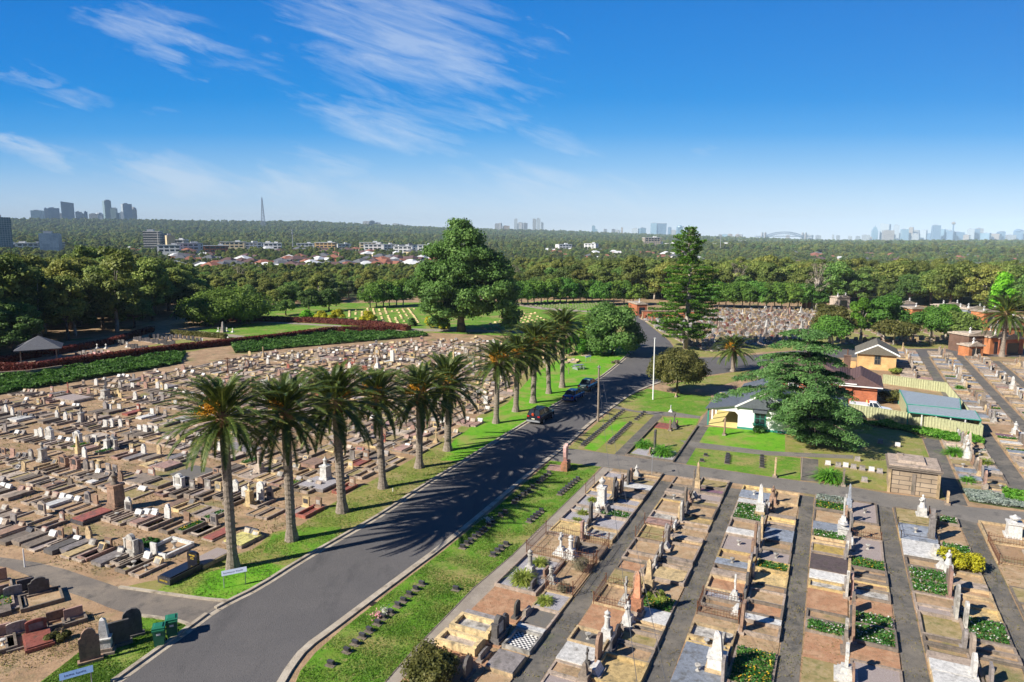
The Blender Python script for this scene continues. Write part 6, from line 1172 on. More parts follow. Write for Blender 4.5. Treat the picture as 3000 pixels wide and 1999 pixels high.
# white plaques in far lawns
FL = [[G(*p) for p in [(1005, 912), (1090, 904), (1215, 905), (1232, 962), (1120, 952), (1012, 940)]], [G(*p) for p in [(1500, 920), (1570, 918), (1600, 935), (1590, 960), (1500, 978), (1440, 975), (1400, 960)]], [G(*p) for p in [(1512, 895), (1600, 882), (1770, 884), (1765, 900), (1700, 908), (1620, 906)]]]
m = MB(); m.box(0, 0, 0, .75, .5, .22, 0, 1, .7); m.box(0, .05, .22, .6, .3, .1); PWm = m.mesh('lawn_plaque', 'cream'); m = MB(); m.box(0, 0, 0, .7, .45, .25); PGm = m.mesh('lawn_plaque', 'conc_dark'); cand = []
for fi, poly in enumerate(FL):
    u = 110.
    while u < 260:
        v = -150.
        while v < 0:
            X, Y = W(u + random.uniform(-.1, .1), v)
            if inside((X, Y), poly) and random.random() < (.8 if fi < 2 else .97): cand.append((math.hypot(X, Y), X, Y, fi))
            v += (2.3 if fi < 2 else 1.9)
        u += 2.9 if fi < 2 else 2.4
cand.sort(); print('plaques', len(cand)); far_ = MB()
PL = {0: 'small pale plaque in dry lawn beyond the golden shrubs', 1: 'small pale plaque in lawn right of the great fig', 2: 'small grey plaque in bright green lawn before the clipped trees'}
for i, (d, X, Y, fi) in enumerate(cand):
    if i < 290: o = put('lawn_plaque', PWm if fi < 2 else PGm, None, (X, Y, .01), ROTL); tag(o, PL[fi], 'plaque', 'plaques in far lawn %d' % (fi + 1))
    else: far_.box(X, Y, .01, .75, .5, .26, ROTL)
if far_.v: o = far_.build('distant_plaques', 'cream'); o['kind'] = 'stuff'; tag(o, 'rows of tiny plaques in the farthest lawns', 'plaques')
# ------------------------------------------------------------------ iron fences round plots
def rail_fence(pts, h, sp, label, mat='iron_rust', closed=True, z=.12):
    cx = sum(p[0] for p in pts) / len(pts); cy = sum(p[1] for p in pts) / len(pts); t = thing('iron_fence', label, 'fence', (cx, cy, 0), 0, 'iron fences round old graves'); P = [(a - cx, b - cy) for a, b in pts]; n = len(P)
    for i in range(n if closed else n - 1):
        a, b = P[i], P[(i + 1) % n]; L = math.hypot(b[0] - a[0], b[1] - a[1]); m = MB(); k = max(2, int(L / sp))
        m.tube((*a, z + h * .2), (*b, z + h * .2), .018, .018, 4); m.tube((*a, z + h * .78), (*b, z + h * .78), .018, .018, 4)
        for j in range(1, k): s = j / k; p = (a[0] + (b[0] - a[0]) * s, a[1] + (b[1] - a[1]) * s); m.tube((*p, z), (*p, z + h * (1 if j % 2 else .88)), .012, .009, 4); m.box(p[0], p[1], z + h * (1 if j % 2 else .88), .035, .035, .06, 0, .1, .1)
        m.build('railing', mat, t)
    for p in P: m = MB(); m.cone(*p, 0, .035, z + h * 1.12, .03, 6); m.lathe([(.03, z + h * 1.12), (.06, z + h * 1.17), (.01, z + h * 1.25)], *p, 6); m.build('post', mat, t)
def colrect(c, ya, yb, k0, k1, h=0, kk=0):
    ua, ub = u_of(ya, c, kk), u_of(yb, c, kk); return [W(ua, cv(c, k0, ua) + .1), W(ua, cv(c, k1, ua) - .1), W(ub, cv(c, k1, ub) - .1), W(ub, cv(c, k0, ub) + .1)]
rail_fence(colrect(1, 1568, 1626, 0, 2), .85, .16, 'rusty iron picket fence round plot with two white crosses, first column')
rail_fence(colrect(1, 1655, 1750, 1, 2, kk=2), .8, .2, 'rusty low iron fence round dry plot beside agave, first column', z=.05); rail_fence(colrect(2, 1714, 1770, 0, 1), .6, .16, 'rusty ornate iron fence left of the salmon obelisk, second column'); rail_fence(colrect(3, 1753, 1799, 0, 1), .6, .16, 'rusty iron fence round brown plot in third column')
rail_fence(colrect(2, 1541, 1582, 0, 1), .8, .8, 'sparse curly iron rail below pink slab, second column'); rail_fence(colrect(5, 1545, 1585, 0, 1), .6, .9, 'plain grey pipe rail round blue slab, fifth column', 'iron_dark'); rail_fence(colrect(6, 1590, 1655, 0, 1), .6, .16, 'rusty iron fence at far right edge, sixth column'); rail_fence(colrect(4, 1562, 1589, 1, 2, kk=2)[2:], .5, .14, 'single rusty railing beside grey slab, fourth column', closed=False); rail_fence(colrect(1, 1425, 1450, 0, 1)[:1] + colrect(1, 1425, 1450, 0, 1)[3:], .8, .5, 'short rusty rail at path edge, first column far end', closed=False); rail_fence(colrect(5, 1492, 1512, 0, 1)[1:3], .5, .14, 'tiny rusty railing at foot of white statue, fifth column', closed=False)
# ------------------------------------------------------------------ plants
def strap_clump(name, label, x, y, r, mat, n=150, wdt=.05, grp='strap-leaved clumps', hk=1.0):
    rr = np.random.default_rng(int(x * 7 + y)); Q = []
    for i in range(n):
        a = rr.uniform(0, 6.28); L = r * rr.uniform(.75, 1.15); e = rr.uniform(.35, 1.35); p = np.array([rr.normal() * r * .18, rr.normal() * r * .18, 0.05]); s = np.array([-math.sin(a), math.cos(a), 0]) * wdt * r ** .3
        for j in range(4):
            d = np.array([math.cos(a) * math.cos(e), math.sin(a) * math.cos(e), math.sin(e) * hk]); q2 = p + d * L / 3; k0, k1 = (1, 1, .8, .45)[j], (1, .8, .45, .1)[j]; Q.append(np.stack([p - s * k0, p + s * k0, q2 + s * k1, q2 - s * k1])); p = q2; e -= .45
    Q = np.concatenate(Q); t = thing(name, label, 'plant', at_(x, y), 0, grp); put('leaves', npmesh('leaves', Q, np.arange(len(Q)).reshape(-1, 4), mat), t); m = MB(); m.cone(0, 0, 0, r * .3, r * .25, r * .15, 8); m.build('root_crown', mat, t)
for x, y, r, mt, lb in [(1532, 1706, .85, 'leaf_agave', 'large spiky yellow-green agave beside footpath, first column'), (1580, 1656, .55, 'leaf_agave', 'green spiky clump behind the big agave'), (1597, 1768, .5, 'leaf_agave', 'agave in pale gravel plot, first column near end'), (1691, 1531, .42, 'leaf_agave', 'upper of two small agaves in grey gravel'), (1708, 1508, .42, 'leaf_agave', 'lower agave twin set higher in grey gravel plot'), (1735, 1470, .4, 'leaf_agave', 'small agave left of the white urn monument'),
        (1889, 1310, .95, 'leaf_strap', 'bright green clump left of the dark column on lawn'), (1943, 1332, 1.15, 'leaf_strap', 'bigger bright green clump right of the dark column'), (2429, 1408, 1.35, 'leaf_strap', 'broad bright clump at lane edge before the cedar'), (2794, 1334, 1.05, 'leaf_strap', 'round bright clump right of cedar lawn path'), (2834, 1415, .65, 'leaf_strap', 'small clump on brown plot right of stone mausoleum'), (2883, 1360, .7, 'leaf_agave', 'clump on white-edged plot at far right'), (2811, 1142, .8, 'leaf_strap', 'yellow-flecked clump right of cream fence')]: strap_clump('strap_leaf_plant', lb, x, y, r, mt, n=int(140 + 160 * r))
def bush(name, label, x, y, r, h, mat, leaf=.12, n=10, nl=220, seed=1, core=.6):
    rr = np.random.default_rng(seed); c = [(rr.uniform(-.6, .6) * r, rr.uniform(-.6, .6) * r, rr.uniform(.35, .75) * h) for _ in range(n)]; t = thing(name, label, 'bush', at_(x, y), 0, 'bushes'); put('foliage', clumps('foliage', mat, c, [min(r, h) * .45] * n, nl, leaf, seed, .8, core), t); trunk_mb(c, h * .15, .04 + r * .02, seed, 4).build('stem', 'bark', t)
bush('bush', 'big brown-green bush at the bottom edge beside footpath', 1252, 1998, 1.6, 1.5, 'leaf_olive', .12, 16, 420, 5); bush('bush', 'bright yellow-green bush in fifth column by right path', 2817, 1665, 1.25, 1.1, 'leaf_gold', .10, 14, 380, 6); bush('twig_bush', 'grey twiggy bush beside rusty fence, first column', 1707, 1678, .75, .9, 'leaf_twig', .05, 8, 300, 7, 0); bush('twig_bush', 'low dry grey bush in fenced plot, first column', 1652, 1735, .6, .5, 'leaf_twig', .05, 6, 240, 8, 0)
bush('bush', 'leafy yellow-green shrub beside white marble slab, second column', 1925, 1765, .8, .45, 'leaf_agave', .12, 10, 160, 9); bush('bush', 'dark green shrub among graves behind the black tomb', 430, 1605, .95, .6, 'leaf_bed', .1, 10, 260, 10); bush('bush', 'rounded green shrub in bottom-left grave plot', 178, 1874, .8, .45, 'leaf_olive', .09, 8, 260, 11); bush('bush', 'brown-green bush between brick house and carport', 2615, 1180, 1.6, 1.5, 'leaf_olive', .2, 10, 200, 12); bush('bush', 'clipped yellow-green shrub beside the tan brick hut', 2620, 1096, 1.2, .9, 'leaf_agave', .15, 8, 160, 13); bush('bush', 'dark green bush at lower left foot of the chapel', 2215, 1268, .9, .8, 'leaf_cedar', .12, 8, 200, 14); bush('bush', 'low bare grey shrub at left kerb near road bend', 1803, 1066, .9, .6, 'leaf_twig', .1, 8, 160, 15); bush('bush', 'low green bush on lawn left of the road bend', 1720, 1030, 1.7, .9, 'leaf_wood', .16, 8, 160, 16)
def band(name, label, cat, poly, h0, h1, n, leaf, mat, seed, kind='stuff', strap=False):
    rr = np.random.default_rng(seed); P = [G(*p) for p in poly]; xs = [p[0] for p in P]; ys = [p[1] for p in P]; C = []
    while len(C) < n:
        x, y = rr.uniform(min(xs), max(xs)), rr.uniform(min(ys), max(ys))
        if inside((x, y), P):
            C.append((x, y, h0 + (h1 - h0) * (.5 + .5 * math.sin(x * 1.3 + math.sin(y * .9) * 2)) * rr.uniform(.3, 1)))
    C = np.array(C); nn = rr.normal(size=C.shape) * .6 + np.array([0, 0, .7]); q_ = quads(C, nn, leaf * rr.uniform(.6, 1.4, len(C)), .5 if strap else .8, rr); base, bf = [], []
    o = put(name, npmesh(name, q_, np.arange(len(q_)).reshape(-1, 4), mat)); o['kind'] = kind; tag(o, label, cat); u_ = MB(); u_.prism(P, 0, h0 * .8); b = u_.build('undergrowth', 'scrub', o)
band('ivy_bank', 'bank of leafy green groundcover below the front red hedge', 'ground cover', [(-60, 1168), (0, 1157), (143, 1133), (297, 1106), (410, 1088), (529, 1066), (545, 1034), (420, 1050), (238, 1076), (100, 1100), (-60, 1112)], .25, .8, 15000, .38, 'leaf_ivy', 51); band('ivy_bank', 'second bank of leafy groundcover right of the bare slope', 'ground cover', [(678, 1015), (690, 1036), (750, 1032), (839, 1022), (1100, 999), (1254, 986), (1244, 978), (1100, 976), (973, 977), (830, 990), (750, 1000)], .25, .8, 12000, .40, 'leaf_ivy', 52)
band('strap_border', 'border of bright strap leaves along the cream fence', 'ground cover', [(2520, 1238), (2600, 1242), (2700, 1262), (2800, 1278), (2885, 1292), (2880, 1304), (2800, 1298), (2720, 1284), (2640, 1262), (2560, 1252)], .2, .6, 5000, .30, 'leaf_strap', 53, strap=True); band('silver_groundcover', 'silvery green groundcover patch at right edge by lane', 'ground cover', [(2822, 1438), (2890, 1440), (3010, 1480), (3010, 1496), (2900, 1480), (2840, 1470)], .1, .35, 3000, .18, 'leaf_silver', 54); band('strap_border', 'bright green strap leaves beside silvery groundcover at right', 'ground cover', [(2935, 1442), (3010, 1455), (3010, 1475), (2950, 1465)], .2, .5, 900, .3, 'leaf_strap', 55, strap=True)
lawn('bank_soil', PG([(-60, 1170), (143, 1136), (410, 1090), (560, 1062), (690, 1040), (1100, 1001), (1260, 988), (1180, 975), (973, 975), (750, 990), (500, 1030), (238, 1066), (101, 1088), (-60, 1090)]), 'dirt', .007)
def hedge(label, px, w_, h_, mat, n, seed, z=0):
    P = [G(*p) for p in px]; rr = np.random.default_rng(seed); t = thing('red_hedge' if mat == 'leaf_red' else 'green_hedge', label, 'hedge', (P[0][0], P[0][1], z), 0, 'clipped hedges round the garden'); P = [(a - P[0][0], b - P[0][1]) for a, b in P]; m = MB(); ribbon(m, P, w_ * .8, h_ * .85); m.build('inner_growth', mat, t)
    Ls = [math.hypot(b[0] - a[0], b[1] - a[1]) for a, b in zip(P, P[1:])]; C = []; Nn = []
    for (a, b), L in zip(zip(P, P[1:]), Ls):
        k = int(n * L / sum(Ls)); s = rr.uniform(0, 1, k); side = rr.integers(0, 3, k); ox = np.where(side == 0, -w_ / 2, np.where(side == 1, w_ / 2, rr.uniform(-.5, .5, k) * w_)); oz = np.where(side == 2, h_, rr.uniform(0, 1, k) * h_) + rr.normal(size=k) * .05; dx, dy = (b[0] - a[0]) / L, (b[1] - a[1]) / L
        C.append(np.stack([a[0] + dx * L * s - dy * ox, a[1] + dy * L * s + dx * ox, oz], 1)); Nn.append(np.stack([-dy * ox, dx * ox, np.where(side == 2, 1.5, .3)], 1) + rr.normal(size=(k, 3)) * .5)
    q_ = quads(np.concatenate(C), np.concatenate(Nn), .3, .8, rr); put('foliage', npmesh('foliage', q_, np.arange(len(q_)).reshape(-1, 4), mat), t)
hedge('long dark red hedge along front of the garden, above ivy bank', [(-80, 1090), (0, 1087), (101, 1085), (238, 1064), (500, 1030), (800, 997), (973, 974), (1158, 972)], 1.3, 1.25, 'leaf_red', 9000, 61); hedge('dark red hedge behind the gazebo and garden lawn', [(-40, 1072), (110, 1048), (321, 1010), (446, 972)], 1.3, 1.2, 'leaf_red', 3500, 62); hedge('red hedge in back right of the garden before golden shrubs', [(640, 940), (800, 942), (930, 946), (1100, 957), (1196, 969)], 2.0, 1.3, 'leaf_red', 5000, 63); hedge('short brown-green hedge dividing garden terraces', [(505, 980), (663, 992)], 1.1, 1.0, 'leaf_olive', 1500, 64)
# retaining wall
P_w = [G(*p) for p in [(-60, 1108), (0, 1106), (90, 1100), (182, 1086)]]; m = MB(); ribbon(m, P_w, .3, .9); o = m.build('retaining_wall', 'ashlar'); tag(o, 'low grey block retaining wall under hedge at left edge', 'wall')
P_w = [G(*p) for p in [(355, 1122), (500, 1092), (640, 1062), (760, 1040)]]; m = MB(); ribbon(m, P_w, .3, .18); o = m.build('edging_kerb', 'conc_light'); o['kind'] = 'structure'
# garden headstones and crosses
k_ = 0
for xa, ya, xb, yb, n, mt in [(380, 1020, 440, 1030, 7, 'granite_dark'), (395, 998, 510, 1014, 15, 'granite_dark'), (440, 990, 500, 998, 6, 'granite_dark'), (505, 990, 590, 1002, 8, 'granite_dark'), (340, 1008, 372, 1012, 4, 'slate'), (225, 1046, 300, 1038, 8, 'granite_grey'), (250, 1052, 320, 1044, 6, 'rose_stone')]:
    for i in range(n):
        s = i / max(1, n - 1); k_ += 1; special('garden_headstone', 'small %s headstone in hedged garden, number %d in row of %d' % ({'granite_dark': 'dark', 'slate': 'dark slate', 'granite_grey': 'grey', 'rose_stone': 'pinkish'}[mt], i + 1, n), 'headstone', xa + (xb - xa) * s, ya + (yb - ya) * s, head_parts('s', .8, .8 + .15 * (i % 3), mt, None, random.Random(k_)), grp='headstones in the hedged garden')
for i, (x, y) in enumerate([(285, 1022), (311, 1022), (373, 1018), (594, 1005), (640, 972), (665, 972), (682, 974), (668, 1000)]): special('white_cross', 'small white cross in the hedged garden, %s from the left' % ordn(i + 1), 'cross', x, y, head_parts('x', .5, 1.05, 'white_paint', None, random.Random(i)), grp='white crosses in the hedged garden')
special('obelisk', 'dark stone pillar among white crosses on garden lawn', 'monument', 654, 974, head_parts('o', .8, 2.6, 'granite_grey', None, random.Random(1)))
special('white_cross', 'tall white block cross on ledger in middle distance', 'cross', 1150, 1062, [('headstone', box_(.7, .4, 2.2), 'white_paint'), ('ledger', box_(1.1, 2.1, .25, 0, 0, -1.2), 'cream')])
# gazebo
t = thing('gazebo', 'open garden gazebo with grey tiled pyramid roof at left', 'gazebo', (-87.0, 126.0, 0), R(30)); m = MB(); m.gable(0, 0, 2.3, 6.2, 6.2, 2.1, .5, 0, 3.55); m.build('roof', 'tile_grey', t)
for a in (-1, 1):
    for b in (-1, 1): m = MB(); m.box(a * 2.7, b * 2.7, 0, .2, .2, 2.3); m.build('post', 'wood_grey', t)
m = MB(); m.box(0, 0, 0, 6.4, 6.4, .08); m.build('floor', 'conc_light', t); m = MB(); m.box(0, 2.2, .42, 4.5, .4, .06); m.box(0, 2.2, .08, 4.2, .1, .34); m.build('bench', 'wood_grey', t)

# ------------------------------------------------------------------ buildings
def gob(name, label, u, v, rz=ROTL): return thing(name, label, 'building', (*W(u, v), 0), rz)
def window(t, x, y, z, w_, h_, frame='trim_white', dirx=True, bars=1, sill=None):
    f = MB(); sx, sy = (w_ + .16, .1) if dirx else (.1, w_ + .16)
    f.box(x, y, z - .08, sx, sy, h_ + .16); wf = f.build('window', frame, t); g_ = MB()
    n = bars + 1
    for i in range(n):
        for j in range(2):
            px_ = -w_ / 2 + (i + .5) * w_ / n; pw = w_ / n - .06; ph = h_ / 2 - .06; zz = z + j * h_ / 2 + .03
            if dirx: g_.box(x + px_, y, zz, pw, .13, ph)
            else: g_.box(x, y + px_, zz, .13, pw, ph)
    g_.build('pane', 'glass_dark', wf)
    if sill: s_ = MB(); s_.box(x, y - .08 if dirx else y, z - .22, w_ + .4 if dirx else .3, .3 if dirx else w_ + .4, .12); s_.build('sill', sill, wf)
# white chapel cottage: local x = v, y = u; origin at its front-left corner (u 82.5, v -14)
t = gob('white_cottage', 'white walled cottage with blue-grey roof and yellow veranda behind cedar', 82.6, -14.0)
m = MB(); m.box(6.3, 4.5, 0, 5.7, 9.0, 2.7); m.slab([(3.45, 2.7), (9.15, 2.7), (6.3, 4.35)], 0.02, 8.98); m.build('wall', 'wall_white', t); m = MB(); m.box(11.9, 5.5, 0, 5.5, 8.0, 2.6); m.slab([(9.15, 2.6), (14.65, 2.6), (11.9, 4.1)], 1.52, 9.48); m.build('wall', 'wall_white', t)
m = MB(); m.gable(6.3, 4.5, 2.72, 5.7, 9.0, 1.75, .35, 0, 0, .1); m.build('roof', 'iron_blue', t); m = MB(); m.gable(11.9, 5.5, 2.62, 5.5, 8.0, 1.62, .35, 0, 0, .1); m.build('roof', 'iron_blue', t)
m = MB(); m.add([(-.25, -.35, 2.12), (3.5, -.35, 2.86), (3.5, 9.3, 2.86), (-.25, 9.3, 2.12), (-.25, -.35, 2.02), (3.5, -.35, 2.76), (3.5, 9.3, 2.76), (-.25, 9.3, 2.02)], [(0, 1, 2, 3), (7, 6, 5, 4), (0, 4, 5, 1), (1, 5, 6, 2), (2, 6, 7, 3), (3, 7, 4, 0)]); m.build('veranda_roof', 'iron_blue', t)
m = MB(); m.slab([(0, 1.62), (.5, 1.95), (3.1, 1.95), (3.45, 1.6), (3.45, 2.74), (0, 2.06)], -.02, .1); m.build('veranda_front', 'wall_white', t); m = MB(); m.box(1.75, 4.5, 0, 3.5, 9.0, .1); m.build('veranda_floor', 'wall_yellow', t); m = MB(); m.box(1.75, 8.2, .1, 3.4, .12, 2.2); m.build('veranda_wall', 'wall_yellow', t)
for i, yy in enumerate((.05, 2.8, 5.6)): m = MB(); m.box(.06, yy, 0, .16, .16, 2.1); m.build('veranda_post', 'trim_white' if i else 'trim_green', t)
window(t, 5.9, -.03, .8, 1.1, 1.3, 'trim_green', True, 1, 'trim_green'); m = MB(); m.slab([(5.1, 2.15), (6.7, 2.15), (6.7, 2.45), (5.1, 2.45)], -.5, 0, lean=0); m.build('window_hood', 'iron_blue', t); window(t, 11.5, 1.46, .8, 1.1, 1.3, 'trim_green', True, 1, 'trim_green')
for (a, b, c, d) in ((3.1, 2.72, 6.3, 4.6), (9.5, 2.72, 6.3, 4.6)): m = MB(); m.slab([(min(a, c), b if a < c else d), (max(a, c), d if a < c else b), (max(a, c), (d if a < c else b) - .22), (min(a, c), (b if a < c else d) - .22)][::-1], -.38, -.33); m.build('bargeboard', 'cream' if False else 'trim_white', t)
m = MB(); m.box(6.3, -.05, 0, 5.8, .14, .22); m.build('plinth', 'trim_green', t); m = MB(); m.box(5.0, 11.5, 0, 5, 5, 2.5); m.build('wall', 'wall_white', t); m = MB(); m.gable(5.0, 11.5, 2.52, 5, 5, 1.3, .3, 0, 1.5); m.build('roof', 'iron_blue', t)
# brick house
t = gob('brick_house', 'red brick house with brown tiled hip roof and dormer behind cedar', 102.3, -10.5)
m = MB(); m.box(6.0, 5, 0, 12, 10, 2.8); m.box(13.2, 4.2, 0, 3.6, 8.0, 2.5); m.build('wall', 'brick_red', t); m = MB(); m.gable(6.0, 5, 2.82, 12, 10, 2.9, .5, 0, 4.2); m.build('roof', 'tile_brown', t); m = MB(); m.gable(13.0, 4.2, 2.52, 4.6, 8.0, 1.35, .4, 0, .3); m.build('roof', 'tile_brown', t)
for x in (1.8, 4.6, 9.6): window(t, x, -.03, 1.0, 1.2, 1.1)
window(t, 15.02, 3, 1.0, 1.2, 1.1, dirx=False); m = MB(); m.box(9.2, 1.6, 3.1, 2.0, 1.9, .95); dm = m.build('dormer', 'trim_white', t); m = MB(); m.box(9.2, .62, 3.25, 1.7, .06, .65); m.build('pane', 'glass_dark', dm); m = MB(); m.box(9.2, 1.6, 4.05, 2.3, 2.2, .09); m.build('dormer_roof', 'tile_brown', dm)
m = MB(); m.box(6, -.56, 2.66, 13, .08, .14); m.box(13, -.45, 2.38, 5.2, .08, .14); m.build('gutter', 'trim_white', t); m = MB(); m.box(11.2, 9.2, 0, .9, .7, 5.0); m.box(11.2, 9.2, 5.0, 1.05, .85, .2); ch = m.build('chimney', 'brick_dark', t); m = MB(); m.cone(11.2, 9.2, 5.2, .1, 6.0, .08, 6); m.build('flue', 'iron_rust', ch); m = MB(); m.box(14.0, -.15, 0, .5, .25, .65); m.build('meter_box', 'yellow_paint', t)
# tan hut
t = gob('tan_hut', 'small tan brick hut with grey gabled roof and white bargeboards', 131.0, 2.4); m = MB(); m.box(2.9, 3.6, 0, 5.8, 7.2, 2.7); m.slab([(0, 2.7), (5.8, 2.7), (2.9, 4.15)], .02, 7.18); m.build('wall', 'brick_tan', t); m = MB(); m.gable(2.9, 3.6, 2.72, 5.8, 7.2, 1.75, .45, 0, 0); m.build('roof', 'tile_olive', t)
for s in (-1, 1): m = MB(); m.slab([(2.9 + s * 0, 4.42), (2.9 + s * 3.4, 2.72), (2.9 + s * 3.4, 2.46), (2.9, 4.16)][:: -s], -.5, -.44); m.build('bargeboard', 'trim_white', t)
window(t, 3.0, -.03, 1.0, .8, 1.5, 'tile_olive'); m = MB(); m.box(2.9, -.04, 3.3, .45, .06, .5); m.build('vent', 'trim_white', t)
t = gob('garden_wall', 'low tan brick wall beside the hut', 131.5, -1.0); m = MB(); m.box(1.5, 0, 0, 3.4, .35, 1.1); m.build('wall', 'brick_tan', t)
# stone mausoleum
t = gob('stone_mausoleum', 'weathered sandstone block mausoleum with flat stained roof by lane', 66.9, 4.35); m = MB(); m.box(1.9, 1.7, 0, 3.75, 3.4, 2.15); m.build('wall', 'ashlar', t); m = MB(); m.box(1.9, 1.7, 2.15, 4.1, 3.75, .16); m.box(1.9, 1.7, 2.31, 4.25, 3.9, .1); m.build('cornice', 'conc_dark', t); m = MB(); m.box(1.9, 1.8, 2.41, 3.9, 3.5, .12); m.box(1.75, 2.0, 2.53, 2.2, 2.4, .22, 0, .9, .9); m.box(.9, 2.6, 2.75, .5, .5, .08); m.build('roof', 'concrete', t); m = MB(); m.box(1.9, -.03, 0, .3, .06, 1.9); m.build('pilaster', 'conc_dark', t); m = MB(); m.box(3.8, 1.7, 0, .06, 1.0, 1.8); m.build('door', 'iron_dark', t)
for i in (0.05, 3.75): m = MB(); m.box(i, 0, 0, .22, .22, 2.15); m.build('corner_pier', 'sandstone', t)
# cream metal fence round the yard
FP_ = [G(2480, 1215), G(2640, 1240), G(2877, 1285), G(2770, 1150), G(2585, 1124)]; t = thing('metal_fence', 'cream corrugated metal fence enclosing carport yard', 'fence', (FP_[2][0], FP_[2][1], 0)); bx_, by_ = FP_[2]
for a, b in zip(FP_, FP_[1:]):
    L = math.hypot(b[0] - a[0], b[1] - a[1]); n = int(L / .16); m = MB(); ang = math.atan2(b[1] - a[1], b[0] - a[0]); vs = []; fs = []
    for i in range(n * 2 + 1):
        s = i / (n * 2); o_ = (.03 if i % 4 in (1, 2) else -.03); x, y = a[0] - bx_ + (b[0] - a[0]) * s - math.sin(ang) * o_, a[1] - by_ + (b[1] - a[1]) * s + math.cos(ang) * o_; vs += [(x, y, 0), (x, y, 1.42)]
        if i: k = 2 * i; fs.append((k - 2, k, k + 1, k - 1))
    m.add(vs, fs); m.build('panel', 'fence_cream', t); m = MB(); m.tube((a[0] - bx_, a[1] - by_, 1.43), (b[0] - bx_, b[1] - by_, 1.43), .035, .035, 4); m.build('top_rail', 'fence_cream', t)
# carport
def roofq(t, pts, z, mat, name='roof'):
    m = MB(); P = [(*G(*p, zz), zz) for p, zz in zip(pts, z)]; m.add(P + [(a, b, c - .08) for a, b, c in P], [(0, 1, 2, 3), (7, 6, 5, 4), (0, 4, 5, 1), (1, 5, 6, 2), (2, 6, 7, 3), (3, 7, 4, 0)]); m.v = [(a - t.location.x, b - t.location.y, c) for a, b, c in m.v]; m.build(name, mat, t); return P
cx_, cy_ = G(2760, 1215, 1.8); t = thing('carport', 'long low carport with pale corrugated roof and green trim', 'carport', (cx_, cy_, 0)); P1 = roofq(t, [(2662, 1208), (2875, 1232), (2856, 1203), (2657, 1186)], (1.7, 1.7, 2.0, 2.0), 'iron_roof'); P2 = roofq(t, [(2657, 1184), (2815, 1199), (2812, 1168), (2636, 1142)], (2.05, 2.05, 2.0, 2.0), 'iron_roof')
m = MB()
for P_l in (P1, P2):
    for a, b in ((0, 1), (1, 2), (3, 0)): m.tube((P_l[a][0] - cx_, P_l[a][1] - cy_, P_l[a][2] - .03), (P_l[b][0] - cx_, P_l[b][1] - cy_, P_l[b][2] - .03), .08, .08, 4)
m.build('fascia', 'trim_green', t)
for i in range(6):
    s = i / 5; a, b = P1[0], P1[1]; m = MB(); m.box(a[0] + (b[0] - a[0]) * s - cx_, a[1] + (b[1] - a[1]) * s - cy_ + .1, 0, .1, .1, 1.66); m.build('post', 'trim_green' if i in (0, 5) else 'trim_white', t)
for i in (2, 3): m = MB(); m.box(P2[i][0] - cx_, P2[i][1] - cy_, 0, .1, .1, 1.9); m.build('post', 'trim_green', t)
m = MB(); a, b = P2[0], P2[3]; m.add([(a[0] - cx_, a[1] - cy_, 0), (b[0] - cx_, b[1] - cy_, 0), (b[0] - cx_, b[1] - cy_, 1.9), (a[0] - cx_, a[1] - cy_, 1.9)], [(0, 1, 2, 3)]); m.build('side_wall', 'fence_cream', t)
# brick burial vaults along the far right
def vault(i, x, y, w_, d_, h_, mat, label, front='open', rz=R(8)):
    t = thing('burial_vault', label, 'vault', at_(x, y), rz, 'brick burial vaults'); m = MB(); m.box(0, d_ / 2, 0, w_, d_, h_); m.build('wall', mat, t); m = MB(); m.box(0, d_ / 2, h_, w_ + .5, d_ + .5, .22); m.box(0, d_ / 2, h_ + .22, w_ * .9, d_ * .9, .15); rf = m.build('roof', 'conc_light', t)
    m = MB(); n = max(1, int(w_ / 2.6))
    for k in range(n): xx = -w_ / 2 + (k + .5) * w_ / n; m.box(xx, -.02, .1, w_ / n * .55, .08, h_ * .72)
    m.build('opening', 'glass_dark', t); m = MB(); m.slab([(-w_ / 2, 0), (w_ / 2, 0), (0, .6 + w_ * .04)], -.2, .1, 0, h_ + .22); m.build('pediment', 'conc_light', t)
    for k in (0, 1)[:1 + (w_ > 4)]: m = MB(); xx = (k - .5) * w_ * .6 if w_ > 4 else 0; m.box(xx, d_ * .3, h_ + .37, .3, .3, .5); m.box(xx, d_ * .3, h_ + .87, .14, .12, .7); m.box(xx, d_ * .3, h_ + 1.2, .5, .12, .14); m.build('roof_cross', 'trim_white', rf)
